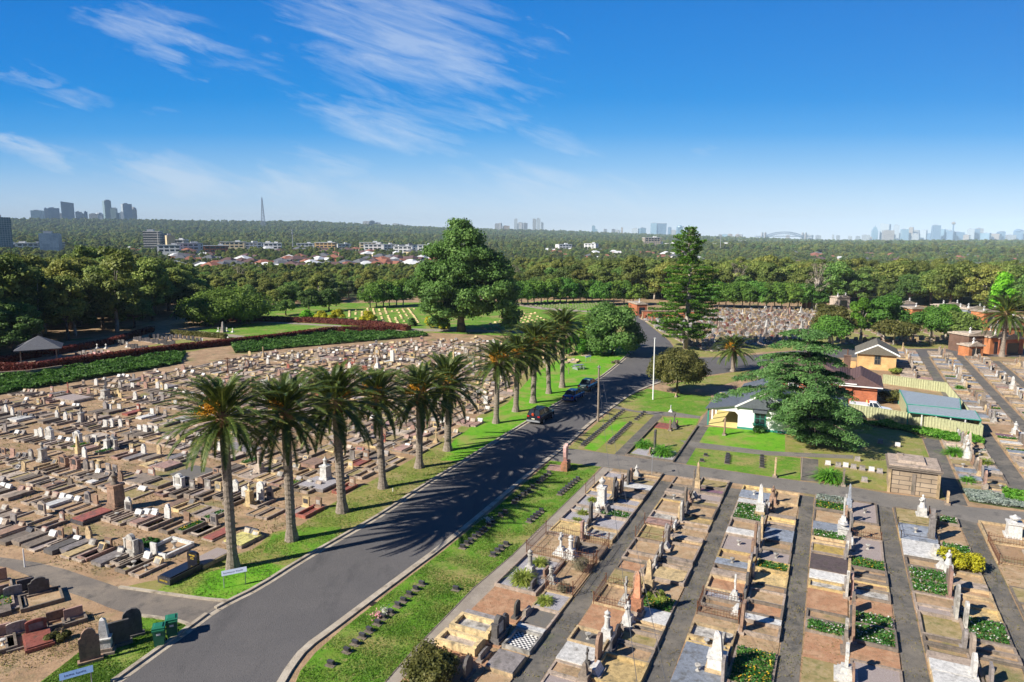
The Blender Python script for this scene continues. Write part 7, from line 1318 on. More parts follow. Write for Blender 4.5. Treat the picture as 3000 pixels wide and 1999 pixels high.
VL = [(2395, 905, 6, 4, 3.0, 'brick_orange', 'long orange brick vault behind the headstone field'), (2470, 902, 4.5, 4, 3.2, 'conc_light', 'pale vault with cross behind olive tree'), (2655, 935, 5, 4, 4.2, 'white_paint', 'white vault with rounded top above the tree clump'), (2690, 940, 4, 4, 3.2, 'brick_orange', 'small orange brick vault right of white vault'), (2790, 935, 7, 4, 3.6, 'conc_light', 'grey-roofed vault row behind the umbrella tree'), (2820, 945, 4, 4, 3.4, 'brick_orange', 'orange vault among grey roofs'), (2860, 950, 5.5, 4, 3.8, 'blue_slab', 'blue-grey fronted vault left of the palm'), (2905, 965, 5, 4, 4.2, 'brick_orange', 'tall orange vault left of the palm'),
      (2890, 1000, 8, 5, 2.6, 'brick_dark', 'dark fronted vault with arches beneath the palm'), (2885, 1035, 7.5, 5, 3.4, 'brick_dark', 'long dark vault with grey roof in shade'), (2925, 1038, 4, 4, 3.2, 'brick_orange', 'orange vault directly right of dark vault'), (2960, 1008, 7, 5, 3.4, 'brick_orange', 'orange vault behind the palm trunk'), (2965, 1040, 4.5, 4, 3.0, 'brick_red', 'red brick vault at palm foot'), (3000, 1000, 6, 5, 4.4, 'brick_orange', 'tall orange vault at right picture edge'), (2858, 1046, 3.0, 2.6, 2.0, 'brick_orange', 'little orange brick shed with grey lid before vaults'), (1880, 925, 3, 8, 3.2, 'brick_red', 'red brick gate pavilion at the road end'), (2565, 968 + 60, .1, .1, .1, 'brick_red', '')]
for i, a in enumerate(VL[:-1]): vault(i, *a)
# long low wall by road end + glasshouse frames
t = thing('boundary_wall', 'dark red brick boundary wall right of the road end', 'wall', at_(1885, 935), R(-8)); m = MB(); m.box(7, 0, 0, 15, .5, 2.2); m.build('wall', 'brick_red', t); m = MB(); m.box(7, 0, 2.2, 15.2, .7, .15); m.build('coping', 'conc_dark', t)
# small flowers along it
# ------------------------------------------------------------------ vehicles
def car(name, label, u, v, L, Wd, Hh, paint, kind, rz=0.0):
    t = thing(name, label, {'ute': 'pickup truck'}.get(kind, 'car'), (*W(u, v), 0), ROTL + rz, 'vehicles parked along the road' if kind != 'ute' else None); zb = .26; bz = Hh * (.60 if kind == 'suv' else .62)
    # stations front (+y) to back (-y): y, half width, deck height
    hw = Wd / 2
    if kind == 'suv': st = [(.5, .80, .50), (.47, .93, .56), (.28, .98, .62), (.12, 1, .64), (-.2, 1, .66), (-.42, .98, .66), (-.485, .95, .62), (-.5, .88, .45)]
    else: st = [(.5, .78, .42), (.47, .92, .52), (.25, .98, .60), (.1, 1, .64), (-.2, 1, .65), (-.32, .98, .66), (-.46, .95, .62), (-.5, .86, .48)]
    vs = []; fs = []
    for y, k, h in st:
        z1 = h * Hh; w_ = hw * k
        vs += [(-w_ * .94, y * L, zb), (-w_, y * L, zb + .18), (-w_, y * L, z1 * .82), (-w_ * .88, y * L, z1), (w_ * .88, y * L, z1), (w_, y * L, z1 * .82), (w_, y * L, zb + .18), (w_ * .94, y * L, zb)]
    n = len(st)
    for i in range(n - 1):
        for j in range(7): a = i * 8 + j; fs.append((a, a + 8, a + 9, a + 1))
    fs += [tuple(range(8))[::-1], tuple(range((n - 1) * 8, n * 8))]; m = MB(); m.add(vs, fs)
    if kind == 'suv': g0, g1, r0, r1 = .20, -.475, .06, -.42
    elif kind == 'ute': g0, g1, r0, r1 = .24, -.04, .14, -.02
    else: g0, g1, r0, r1 = .22, -.34, .06, -.22
    m.box(0, (r0 + r1) / 2 * L, Hh - .05, Wd * .66, (r0 - r1) * L, .06, 0, .92, .95); m.build('body', paint, t)
    g_ = MB(); zd = .62 * Hh; a_, b_ = hw * .86, hw * .68; g_.add([(-a_, g0 * L, zd), (a_, g0 * L, zd), (a_, g1 * L, zd), (-a_, g1 * L, zd), (-b_, r0 * L, Hh - .04), (b_, r0 * L, Hh - .04), (b_, r1 * L, Hh - .04), (-b_, r1 * L, Hh - .04)], [(4, 5, 6, 7), (1, 0, 4, 5), (2, 1, 5, 6), (3, 2, 6, 7), (0, 3, 7, 4)]); g_.build('windows', 'glass_dark', t)
    p_ = MB()
    for s in (-1, 1):
        for (q0, q1) in ((g0, r0), (g1, r1), ((g0 + g1) / 2 - .02, (r0 + r1) / 2 - .02)): p_.tube((s * a_, q0 * L, zd), (s * b_, q1 * L, Hh - .03), .045, .04, 4)
    p_.build('pillars', paint, t)
    for s in (-1, 1):
        for yy in (.31, -.30):
            wv = MB(); wv.tube((s * (hw - .2), yy * L, .33), (s * (hw + .015), yy * L, .33), .33, .33, 16); wo_ = wv.build('wheel', 'rubber', t); wv = MB(); wv.tube((s * (hw + .0), yy * L, .33), (s * (hw + .03), yy * L, .33), .2, .2, 10); wv.build('rim', 'metal_grey', wo_)
        l_ = MB(); l_.box(s * hw * .72, -.497 * L, .52 * Hh if kind == 'suv' else .44 * Hh, .3, .06, .17); l_.build('tail_light', 'lamp_red', t); l_ = MB(); l_.box(s * hw * .66, .496 * L, .38 * Hh, .32, .06, .14); l_.build('headlight', 'lamp_clear', t); l_ = MB(); l_.box(s * (hw + .07), g0 * L * .8, zd + .02, .18, .1, .12); l_.build('mirror', paint, t)
    b = MB(); b.box(0, -.505 * L, zb + .08, Wd * .92, .1, .2); b.build('bumper', 'metal_grey' if kind == 'suv' else paint, t); b = MB(); b.box(0, -.515 * L, .38 * Hh, .4, .03, .11); b.build('number_plate', 'plate_cream' if paint != 'car_blue' else 'yellow_paint', t)
    return t
t = car('parked_car', 'black four-wheel-drive wagon parked nearest the viewer at left kerb', 75.9, -32.75, 4.6, 1.9, 1.75, 'car_black', 'suv'); m = MB(); m.tube((-.1, -2.3, 1.2), (-.1, -2.18, 1.25), .16, .16, 12); m.build('rear_badge', 'orange_red', t)
car('parked_car', 'deep blue sedan parked between black wagon and silver car', 88.4, -33.2, 4.7, 1.8, 1.42, 'car_blue', 'sedan'); car('parked_car', 'silver-blue sedan parked farthest along the left kerb', 95.6, -33.6, 4.9, 1.85, 1.55, 'car_silver', 'sedan')
u_, v_ = uv(*G(2590, 1215)); t = car('white_ute', 'white pickup truck partly hidden between cedar and carport', 97.0, 3.6, 4.9, 1.8, 1.6, 'car_white', 'ute', R(-90)); m = MB(); m.box(0, -1.35, .95, 1.8, 2.1, .3); m.build('tray', 'car_white', t); m = MB(); m.box(0, -.25, 1.5, 1.3, .15, .12); m.build('rack', 'orange_red', t)
# statue plot details
for x, yb, yt, kd, mt, w_, lb in [(1918, 1315, 1260, 's', 'slate', .5, 'tall dark leaning column between two bright green clumps'), (1975, 1253, 1206, 'x', 'slate', .7, 'dark cross on small lawn beside reddish slab'), (1963, 1262, 1231, 's', 'granite_brown', .4, 'short brown post at red slab edge'), (1983, 1252, 1229, 'p', 'granite_brown', .6, 'brown headstone right of the dark cross'), (1905, 1332, 1310, 'h', 'granite_brown', .7, 'low brown stone at left clump foot'), (2122, 1275, 1225, 's', 'granite_brown', .45, 'slim brown pillar on chapel lawn'), (1965, 1207, 1187, 'x', 'white_paint', .4, 'tiny white cross sculpture at path junction'), (1981, 1163, 1152, 's', 'cream', .7, 'small sandstone block under the round tree'), (2470, 1422, 1376, 's', 'conc_dark', .7, 'dark upright stone beside the broad bright clump'), (2270, 1398, 1340, 's', 'sandstone', .3, 'thin brown stake at front lawn edge'),
        (2833, 1345, 1288, 'f', 'marble', .7, 'white statue on square pedestal right of cedar path'), (2868, 1395, 1345, 'h', 'granite_brown', .7, 'brown headstone in right block near mausoleum'), (2885, 1425, 1378, 'p', 'granite_pink', .6, 'pinkish pointed headstone near silver groundcover'), (2775, 1478, 1440, 's', 'sandstone', .4, 'small sandstone post beside mausoleum path')]:
    special('monument', lb, 'monument', x, yb, head_parts(kd, w_, HT(x, yb, yt), mt, None, random.Random(3)), rz=ROT_LH, grp='lone stones on the lawns')
special('slab_grave', 'reddish slab set in small lawn across the lane', 'grave', 1948, 1250, [('kerb', box_(1.9, 2.3, .12), 'granite_red')], grp='large slab graves'); m = MB()
ribbon(m, [G(*p) for p in Z(*Z7, [(1330, 750), (1045, 1050), (1480, 1112), (1705, 785)])], .16, .2); m.build('plot_kerb', 'conc_dark')['kind'] = 'structure'
lawn('gravel_bed', PG(Z(*Z7, [(1090, 1030), (1160, 985), (1500, 1010), (1520, 1040), (1480, 1100)])), 'gravel_grey', .014)

# ------------------------------------------------------------------ grass tufts, weeds, road wear
def tufts(name, label, polys, n, hmax, size, mat, seed, dens=None):
    rr = np.random.default_rng(seed); C = []; P_all = [[G(*p) for p in poly] for poly in polys]; per = n // len(P_all)
    for P in P_all:
        xs = [p[0] for p in P]; ys = [p[1] for p in P]; k = 0; tries = 0
        while k < per and tries < per * 8:
            tries += 1; x, y = rr.uniform(min(xs), max(xs)), rr.uniform(min(ys), max(ys))
            if rr.random() > min(1, (45 / max(20, y)) ** 1.2): continue
            if inside((x, y), P) and math.sin(x * .9 + 2 * math.sin(y * .7)) * math.cos(y * 1.1 + x * .3) + rr.uniform(-.9, .9) > -.1: C.append((x, y, .012 + rr.uniform(0, hmax))); k += 1
    C = np.array(C); q_ = quads(C, rr.normal(size=C.shape) * .8 + np.array([0, 0, .7]), size * rr.uniform(.5, 1.5, len(C)), .35, rr)
    o = put(name, npmesh(name, q_, np.arange(len(q_)).reshape(-1, 4), mat)); o['kind'] = 'stuff'; tag(o, label, 'grass')
LN_R = [(864, 2010), (882, 1966), (927, 1912), (1002, 1846), (1102, 1768), (1202, 1690), (1312, 1606), (1422, 1515), (1562, 1398), (1612, 1352), (1755, 1370), (1650, 1478), (1498, 1628), (1386, 1723), (1290, 1822), (1204, 1911), (1112, 2020)]
tufts('grass_tufts', 'uneven green and straw grass tufts on the lawn right of the road', [LN_R], 42000, .03, .085, 'grass_blade', 91)
tufts('grass_tufts', 'uneven grass tufts on the verge under the palms and on corner lawn', [[(455, 1733), (660, 1758), (748, 1723), (1011, 1568), (1228, 1428), (1388, 1330), (1330, 1290), (1200, 1350), (1050, 1430), (880, 1540), (740, 1610), (560, 1680)], [(235, 1910), (330, 1830), (414, 1808), (545, 1830), (430, 1925), (300, 2010), (110, 2010)]], 26000, .035, .09, 'grass_blade', 92)
tufts('dry_weeds', 'dry brown and olive weeds between the graves at left', [[(0, 1170), (500, 1085), (760, 1035), (1200, 1000), (1400, 1100), (1100, 1380), (760, 1590), (470, 1700), (300, 1690), (0, 1620)]], 26000, .06, .13, 'dry_weed', 93)
tufts('dry_weeds', 'sparse dry weeds between the bottom-left graves', [[(0, 1700), (330, 1820), (250, 1900), (0, 1999)]], 3500, .05, .09, 'dry_weed', 95)
tufts('dry_weeds', 'dry weeds along paths among the right-hand columns', [[(1500, 1680), (1790, 1380), (2140, 1440), (2600, 1500), (2990, 1580), (2990, 1990), (1160, 1990), (1290, 1890)]], 22000, .05, .08, 'dry_weed', 94)
t = thing('drain_grate', 'dark drain grate in gutter of right kerb near the bend', 'drain', at_(1085, 1768), ROTL); m = MB()
for k in range(7): m.box(-.3 + k * .1, 0, .013, .05, .5, .02)
m.build('grate', 'iron_dark', t)
# ------------------------------------------------------------------ far suburbs and skyline
rnd = random.Random(19)
def far_pt(x, r): a = math.atan((x - 1500) / F); return r * math.sin(a), r * math.cos(a)
def zpix(y, r, x=1500):
    """height of something seen at photo row y at horizontal range r"""
    yy = r * math.cos(math.atan((x - 1500) / F)); b = (999.5 - y) / F; return H + yy * (-math.sin(PIT) + b * math.cos(PIT)) / (math.cos(PIT) + b * math.sin(PIT))
HC = {'tile_red': 'red-roofed', 'tile_grey': 'grey-roofed', 'tile_brown': 'brown-roofed', 'roof_white': 'white-roofed'}; HW = {'wall_white': 'white', 'wall_cream': 'cream', 'brick_red': 'brick', 'wall_yellow': 'yellow'}
HP = {}
def house_mesh(rm, wm):
    if (rm, wm) in HP: return HP[(rm, wm)]
    a = MB(); a.box(0, 0, -3, 11, 9, 6.0); b = MB(); b.gable(0, 0, 3.0, 11, 9, 2.4, .5, 0, 3.5); c = MB()
    for x in (-3.5, 0, 3.5):
        for s in (-1, 1): c.box(x, s * 4.51, .9, 1.5, .06, 1.2)
    for y in (-2.5, 2.2):
        for s in (-1, 1): c.box(s * 5.51, y, .9, .06, 1.4, 1.2)
    b2 = MB(); b2.gable(3.2, -5.2, 2.7, 5, 5, 1.6, .4, 0, 0); a.box(3.2, -5.2, -3, 4.6, 4.6, 5.7)
    HP[(rm, wm)] = (a.mesh('wall', wm), b.mesh('roof', rm), b2.mesh('porch_roof', rm), c.mesh('window', 'glass_dark')); return HP[(rm, wm)]
hs_ = []
hp = [(85,772,600,'tile_red'),(55,762,650,'tile_grey'),(110,768,640,'tile_brown'),(500,755,640,'tile_grey'),(520,748,700,'roof_white'),(625,755,600,'tile_red'),(655,748,620,'tile_grey'),(640,762,590,'tile_red'),(780,755,640,'roof_white'),(785,763,600,'roof_white'),(860,775,600,'tile_brown'),(905,755,680,'tile_red'),(915,758,660,'roof_white'),(915,772,590,'roof_white'),(930,775,585,'roof_white'),(945,772,590,'tile_grey'),(885,775,600,'tile_grey'),
      (1015,738,700,'tile_grey'),(1035,745,690,'roof_white'),(1060,740,720,'tile_grey'),(1075,752,680,'roof_white'),(1105,752,650,'tile_red'),(1085,757,660,'tile_brown'),(1130,742,680,'tile_red'),(1150,735,720,'tile_grey'),(1180,730,760,'tile_red'),(1195,728,760,'tile_red'),(1120,765,610,'tile_grey'),(1085,770,600,'tile_red'),(1150,765,610,'tile_brown'),(1165,768,600,'tile_grey'),(1215,745,660,'roof_white'),(1240,740,680,'tile_red'),(1245,752,640,'tile_grey'),(1230,765,600,'roof_white'),(1330,750,640,'roof_white'),(1110,742,670,'tile_brown'),(1045,762,620,'tile_grey'),(1020,757,640,'tile_red'),(985,765,610,'tile_brown'),(965,758,640,'tile_grey')]
hp += [(rnd.uniform(0, 1450), 0, rnd.uniform(640, 900), rnd.choice(['tile_red', 'tile_grey', 'tile_brown', 'roof_white'])) for _ in range(40)] + [(rnd.uniform(200, 1480), 0, rnd.uniform(860, 1500), rnd.choice(['tile_red', 'tile_grey', 'tile_brown', 'roof_white'])) for _ in range(75)] + [(rnd.uniform(560, 1450), 0, rnd.uniform(570, 860), rnd.choice(['tile_red', 'tile_grey', 'tile_grey', 'tile_brown', 'roof_white'])) for _ in range(38)]
hp += [(rnd.uniform(1560, 2050), 0, rnd.uniform(1000, 1500), rnd.choice(['roof_white', 'tile_grey', 'tile_red'])) for _ in range(45)] + [(rnd.uniform(2250, 3000), 0, rnd.uniform(700, 1500), rnd.choice(['roof_white', 'tile_grey', 'tile_red', 'tile_brown'])) for _ in range(80)]
hs_ = []
for x, y, r, rm in hp:
    X, Y = far_pt(x, r); z = tz(X, Y)
    if any((a - X) ** 2 + (b - Y) ** 2 < 16 ** 2 for a, b, *_ in hs_): continue
    hs_.append((X, Y, z, r, rm, x))
hs_.sort(key=lambda h: h[5]); cnt = {}
for X, Y, z, r, rm, x in hs_:
    wm = rnd.choice(['wall_white', 'wall_cream', 'brick_red', 'wall_white']); bd = 'near' if r < 750 else 'farther' if r < 1000 else 'distant'
    k = (rm, wm, bd); cnt[k] = cnt.get(k, 0) + 1
    t = thing('suburban_house', '%s %s house among trees, %s of its look from the left in %s suburb' % (HC[rm], HW[wm], ordn(cnt[k]), bd), 'house', (X, Y, z), rnd.uniform(0, 3.14), 'suburban houses beyond the wood', rnd.uniform(1.2, 1.7))
    a, b, b2, c = house_mesh(rm, wm); put('wall', a, t); put('roof', b, t); put('porch_roof', b2, t); put('window', c, t); CLR.append((X, Y, 17))
    nr = math.hypot(X, Y)
    for k_ in (20,): CLR.append((X * (nr - k_) / nr, Y * (nr - k_) / nr, 11))
# pale commercial blocks on the mid slope
cb = [(60,690,1500,170,9,'roof_white'),(30,700,1450,120,8,'roof_white'),(110,710,1350,150,9,'roof_white'),(165,712,1300,90,10,'block_bands'),(560,712,1150,120,10,'roof_white'),(530,705,1200,80,14,'block_bands'),(575,700,1200,60,9,'roof_white'),(505,725,1100,100,9,'roof_white'),(690,705,1250,140,11,'wall_cream'),(740,702,1280,160,10,'roof_white'),(780,700,1300,120,10,'wall_white'),(805,707,1250,90,9,'roof_white'),(900,696,1400,100,9,'roof_white'),(960,702,1300,120,11,'brick_tan'),(1010,695,1400,70,9,'roof_white'),(1090,700,1300,140,12,'wall_cream'),(1100,712,1200,120,9,'roof_white'),(1140,705,1250,70,9,'roof_white'),(1195,703,1250,120,9,'tile_grey'),(1185,712,1150,110,8,'roof_white'),(1250,705,1200,90,9,'roof_white'),(640,722,1100,130,8,'brick_red'),(1650,720,1500,80,10,'roof_white'),(1730,715,1500,60,12,'roof_white'),(1905,720,1700,110,24,'tower_cream'),(1920,717,1710,60,14,'wall_white'),(2110,716,1900,120,9,'roof_white'),(1400,700,1900,90,10,'roof_white'),(1960,716,1800,60,9,'roof_white'),(2180,712,2200,110,10,'roof_white'),(2160,700,3200,150,14,'wall_white'),(2420,708,2600,160,12,'wall_white'),(2800,712,2300,120,9,'wall_cream'),(2600,712,2500,90,9,'roof_white')]
cb.sort()
for i, (x, y, r, wpx, h, m) in enumerate(cb):
    X, Y = far_pt(x, r); z = tz(X, Y); wd = wpx * .3 * r / F + 12; a = MB(); a.box(0, 0, -6, wd, 22, h + 6 + 4)
    t = thing('commercial_block', 'low flat-roofed %s commercial block on far slope, %s from the left' % ({'roof_white': 'white', 'wall_cream': 'cream', 'wall_white': 'pale', 'brick_tan': 'tan', 'brick_red': 'brick', 'tile_grey': 'grey', 'block_bands': 'banded', 'tower_cream': 'orange and cream'}[m], ordn(i + 1)), 'building', (X, Y, z), -math.atan2(X, Y) + rnd.uniform(-.4, .4), 'commercial blocks on the far slope')
    a.build('wall', {'roof_white': 'wall_white', 'tile_grey': 'wall_white'}.get(m, m), t); b = MB(); b.box(0, 0, h + 4, wd + 1, 23, .8); b.box(wd * .2, 2, h + 4.8, wd * .2, 6, 2.2); b.build('roof', 'roof_white' if m != 'tile_grey' else 'tile_grey', t); c = MB()
    for k in range(int(wd / 7)):
        c.box(-wd / 2 + 5 + k * 7, -11.05, h + .5, 5, .1, 2.4); c.box(-wd / 2 + 5 + k * 7, -11.05, h - 4, 5, .1, 2.4)
    c.build('window', 'glass_dark', t); CLR.append((X, Y, wd * .5 + 10))
    nr = math.hypot(X, Y)
    for k_ in (25, 50, 80): CLR.append((X * (nr - k_) / nr, Y * (nr - k_) / nr, wd * .5 + 4))
# towers: (zoom origin) x centre, width, top, base rows in the photo -> real height at its range
def tower(x, wpx, yt, yb, r, mat, label, shape='box', grp='towers on the skyline', name='office_tower', depth=None):
    X, Y = far_pt(x, r); zb = min(zpix(yb, r, x), tz(X, Y)) - 5; zt = zpix(yt, r, x); wd = wpx / F * math.hypot(r, 0) ; dp = depth or wd * .8; h = zt - zb
    t = thing(name, label, 'tower', (X, Y, zb), -math.atan2(X, Y) + .25 * ((int(x) % 3) - 1), grp); a = MB()
    if shape == 'box': a.box(0, 0, 0, wd, dp, h)
    elif shape == 'taper': a.box(0, 0, 0, wd, dp, h, 0, .82, .9)
    elif shape == 'wedge':
        a.box(0, 0, 0, wd, dp, h * .93); a.slab([(-wd / 2, 0), (wd / 2, 0), (-wd / 2, h * .07)], -dp / 2, dp / 2, 0, h * .93)
    elif shape == 'step': a.box(-wd * .17, 0, 0, wd * .66, dp, h); a.box(wd * .33, 0, 0, wd * .34, dp * .8, h * .72)
    elif shape == 'dome': a.box(0, 0, 0, wd, dp, h * .85); a.lathe([(wd * .5, h * .85), (wd * .42, h * .93), (wd * .2, h * .99), (.1, h)], 0, 0, 10)
    elif shape == 'spire': a.box(0, 0, 0, wd, dp, h * .68, 0, .85, .85); a.box(0, 0, h * .68, wd * .8, dp * .8, h * .2, 0, .45, .5); a.box(0, 0, h * .88, wd * .12, wd * .12, h * .12, 0, .2, .2)
    elif shape == 'flare': a.box(0, 0, 0, wd * .8, dp, h, 0, 1.22, 1)
    a.build('wall', mat, t); b = MB()
    if shape in ('box', 'step', 'taper'): b.box(-wd * .1, 0, h, wd * .4, dp * .4, h * .03 + 2); b.build('roof_plant', 'metal_grey', t)
    elif shape in ('flare',): b.box(0, 0, h, wd * .98, dp, 1.5); b.build('parapet', 'trim_white', t)
    return t
TW = [(0, 560, .3189, 5200, [(415,75,180,258,'tower_blue','box'),(495,26,160,262,'tower_grey','box'),(553,74,158,268,'tower_blue','box'),(622,52,208,268,'tower_pale','box'),(690,84,98,278,'tower_grey','wedge'),(692,60,225,280,'tower_cream','box'),(785,44,192,275,'tower_grey','box'),(822,40,208,275,'tower_pale','box'),(851,22,190,275,'tower_grey','box'),(925,60,210,278,'tower_pale','box'),(970,50,195,278,'tower_grey','dome'),(1062,72,90,272,'tower_green','step'),(1120,58,160,276,'tower_green','step'),(1178,26,195,276,'tower_grey','box'),(1222,66,120,276,'tower_grey','box'),(1283,46,145,276,'tower_pale','dome')]),
      (750, 560, .3189, 5000, [(1035,58,280,316,'tower_pale','box'),(1090,70,276,318,'tower_pale','step'),(1135,50,290,318,'tower_pale','box'),(1300,50,300,330,'tower_pale','box'),(1350,40,308,332,'tower_pale','box'),(2215,36,302,338,'tower_pale','box'),(2250,50,298,338,'tower_pale','step'),(2300,60,320,340,'tower_cream','box')]),
      (1500, 560, .3189, 6200, [(42,46,260,330,'tower_grey','step'),(78,40,290,332,'tower_pale','box'),(120,36,295,332,'tower_pale','box'),(203,32,258,338,'tower_pale','box'),(240,34,254,340,'tower_grey','box'),(272,22,290,342,'tower_grey','box'),(740,30,320,378,'tower_blue','box'),(762,20,350,378,'tower_blue','box'),(998,14,335,382,'tower_cream','box'),(845,26,350,382,'tower_pale','box'),(920,30,352,385,'tower_pale','box'),(960,36,360,388,'tower_pale','box'),(1120,60,345,385,'tower_grey','box'),(1185,50,340,385,'tower_blue','box'),(1290,56,296,384,'tower_blue','box'),(1360,84,297,384,'tower_glass','flare'),(1350,34,332,392,'tower_cream','box'),(1382,24,335,392,'tower_blue','box'),(1430,26,332,384,'tower_glass','box'),(1521,50,313,388,'tower_blue','dome'),(1535,60,374,416,'tower_cream','box'),(1470,40,360,395,'tower_pale','box'),
        (1890,30,400,430,'tower_pale','box'),(1940,50,398,432,'tower_blue','box'),(1980,40,392,434,'tower_cream','dome'),(2050,36,394,436,'tower_cream','dome'),(2080,24,400,436,'tower_pale','box')]),
      (2250, 560, .3189, 8200, [(155,28,405,452,'tower_cream','box'),(310,40,400,440,'tower_pale','box'),(350,50,405,440,'tower_pale','box'),(430,40,408,442,'tower_pale','box'),(565,14,402,442,'tower_pale','box'),(610,26,408,445,'tower_pale','box'),(720,30,415,450,'tower_pale','box'),(790,30,415,455,'tower_pale','box'),(862,60,404,458,'tower_pale','box'),(940,48,310,460,'tower_blue','spire'),(1035,66,294,462,'tower_grey','wedge'),(1062,76,362,464,'tower_cream','box'),(1135,50,314,462,'tower_grey','taper'),(1180,40,390,464,'tower_pale','box'),(1212,50,352,464,'tower_blue','box'),(1230,56,385,470,'tower_cream','box'),(1270,36,334,466,'tower_cream','taper'),(1318,46,360,468,'tower_pale','taper'),(1318,50,392,472,'tower_pale','box'),(1385,44,362,470,'tower_grey','box'),(1412,10,332,470,'tower_grey','spire'),(1432,40,388,470,'tower_glass','box'),(1495,64,316,472,'tower_glass','taper'),(1545,50,352,472,'tower_blue','box'),(1590,60,358,472,'tower_blue','box'),(1630,44,368,472,'tower_glass','box'),(1700,70,378,472,'tower_glass','box'),(1740,60,395,472,'tower_pale','box'),(1812,48,348,472,'tower_grey','box'),(1862,40,352,472,'tower_glass','box'),(1890,52,344,470,'tower_pale','taper'),(1950,60,386,474,'tower_blue','box'),(2035,70,394,480,'tower_cream','box'),(2105,66,374,480,'tower_glass','step'),(2180,56,404,480,'tower_pale','box'),(2244,60,350,478,'tower_glass','dome'),(2290,50,372,478,'tower_pale','box'),(2330,60,360,478,'tower_glass','box'),(1110,30,400,468,'tower_pale','box'),(1500,50,420,476,'tower_cream','box'),(1660,60,410,476,'tower_pale','box'),(1780,40,405,476,'tower_cream','box'),(2000,40,415,480,'tower_pale','box'),(900,30,420,462,'tower_cream','box')])]
MN = {'tower_blue': 'dark blue glass', 'tower_grey': 'grey', 'tower_pale': 'pale', 'tower_cream': 'cream', 'tower_green': 'green-grey', 'tower_glass': 'light blue glass'}; SN_ = {'box': 'slab', 'taper': 'tapering', 'wedge': 'slant-topped', 'step': 'stepped', 'dome': 'round-topped', 'spire': 'spired', 'flare': 'flared'}
WH = ['far left skyline', 'low ridge skyline', 'middle skyline', 'far right city skyline']
for gi, (ox, oy, s, r, l) in enumerate(TW):
    l = sorted(l)
    for i, (x, w_, a, b, m, sh) in enumerate(l):
        tower(ox + x * s, w_ * s, oy + a * s, oy + b * s, r + (i % 4) * 90, m, '%s %s tower, %s from the left on the %s' % (MN[m], SN_[sh], ordn(i + 1), WH[gi]), sh, 'towers of the ' + WH[gi])
tower(17, 40, 637, 720, 1300, 'tower_green', 'tall dark green apartment tower with balconies cut by the left edge', 'box', 'nearer towers at left'); tower(162, 40, 684, 725, 1120, 'tower_glass', 'mid-rise white and glass block near the left edge', 'box', 'nearer towers at left')
tower(459, 38, 678, 715, 1200, 'block_bands', 'white office block with dark window bands in the left suburb', 'box', 'nearer towers at left'); tower(487, 22, 684, 712, 1220, 'tower_green', 'dark glass block joined to the banded office in left suburb', 'box', 'nearer towers at left'); tower(509, 20, 690, 712, 1180, 'wall_cream', 'small cream block right of the banded office', 'box', 'nearer towers at left')
# lattice mast
def mast(x, yt, yb, r, w0, label, name='radio_mast'):
    X, Y = far_pt(x, r); zb = min(zpix(yb, r, x), tz(X, Y)); h = zpix(yt, r, x) - zb; m = MB(); n = 11
    def cr(k): 
        q_ = w0 * (1 - .88 * (k / n) ** .8); return [(q_ * a, q_ * b, h * k / n) for a, b in ((-1, -1), (1, -1), (1, 1), (-1, 1))]
    for k in range(n):
        a, b = cr(k), cr(k + 1)
        for i in range(4): m.tube(a[i], b[i], 1.3, 1.2, 4); m.tube(a[i], b[(i + 1) % 4], .7, .7, 4); m.tube(b[i], b[(i + 1) % 4], .7, .7, 4)
    t = thing(name, label, 'mast', (X, Y, zb)); m.build('lattice', 'far_metal', t); m = MB(); m.cone(0, 0, h, 1.4, h * 1.06, .5, 6); m.build('antenna', 'far_metal', t)
mast(781, 580, 650, 4300, 12, 'tall tapering lattice radio mast on the left ridge')
def pole_tower(x, yt, yb, r, label):
    X, Y = far_pt(x, r); zb = min(zpix(yb, r, x), tz(X, Y)); h = zpix(yt, r, x) - zb; m = MB(); m.cone(0, 0, 0, .9, h, .5, 6); t = thing('antenna_pole', label, 'antenna', (X, Y, zb)); m.build('pole', 'metal_grey', t); m = MB(); m.lathe([(2, h * .8), (2, h * .84)], 0, 0, 8); m.lathe([(1.6, h * .93), (1.6, h * .97)], 0, 0, 8); m.build('platform', 'metal_grey', t)
pole_tower(864, 672, 695, 1300, 'pale phone mast above the left suburb'); pole_tower(2105, 688, 725, 1500, 'thin pale mast right of the Norfolk pine')
# needle tower
X, Y = far_pt(2776, 8300); zb = zpix(712, 8300, 2776) - 10; h = zpix(650, 8300, 2776) - zb; t = thing('observation_tower', 'slim observation tower with bulbous turret among far right city towers', 'tower', (X, Y, zb)); m = MB(); m.cone(0, 0, 0, 7, h * .9, 6, 8); m.build('shaft', 'tower_glass', t); m = MB(); m.lathe([(6, h * .86), (18, h * .9), (20, h * .95), (10, h * .98), (3, h)], 0, 0, 12); m.build('turret', 'tower_cream', t)
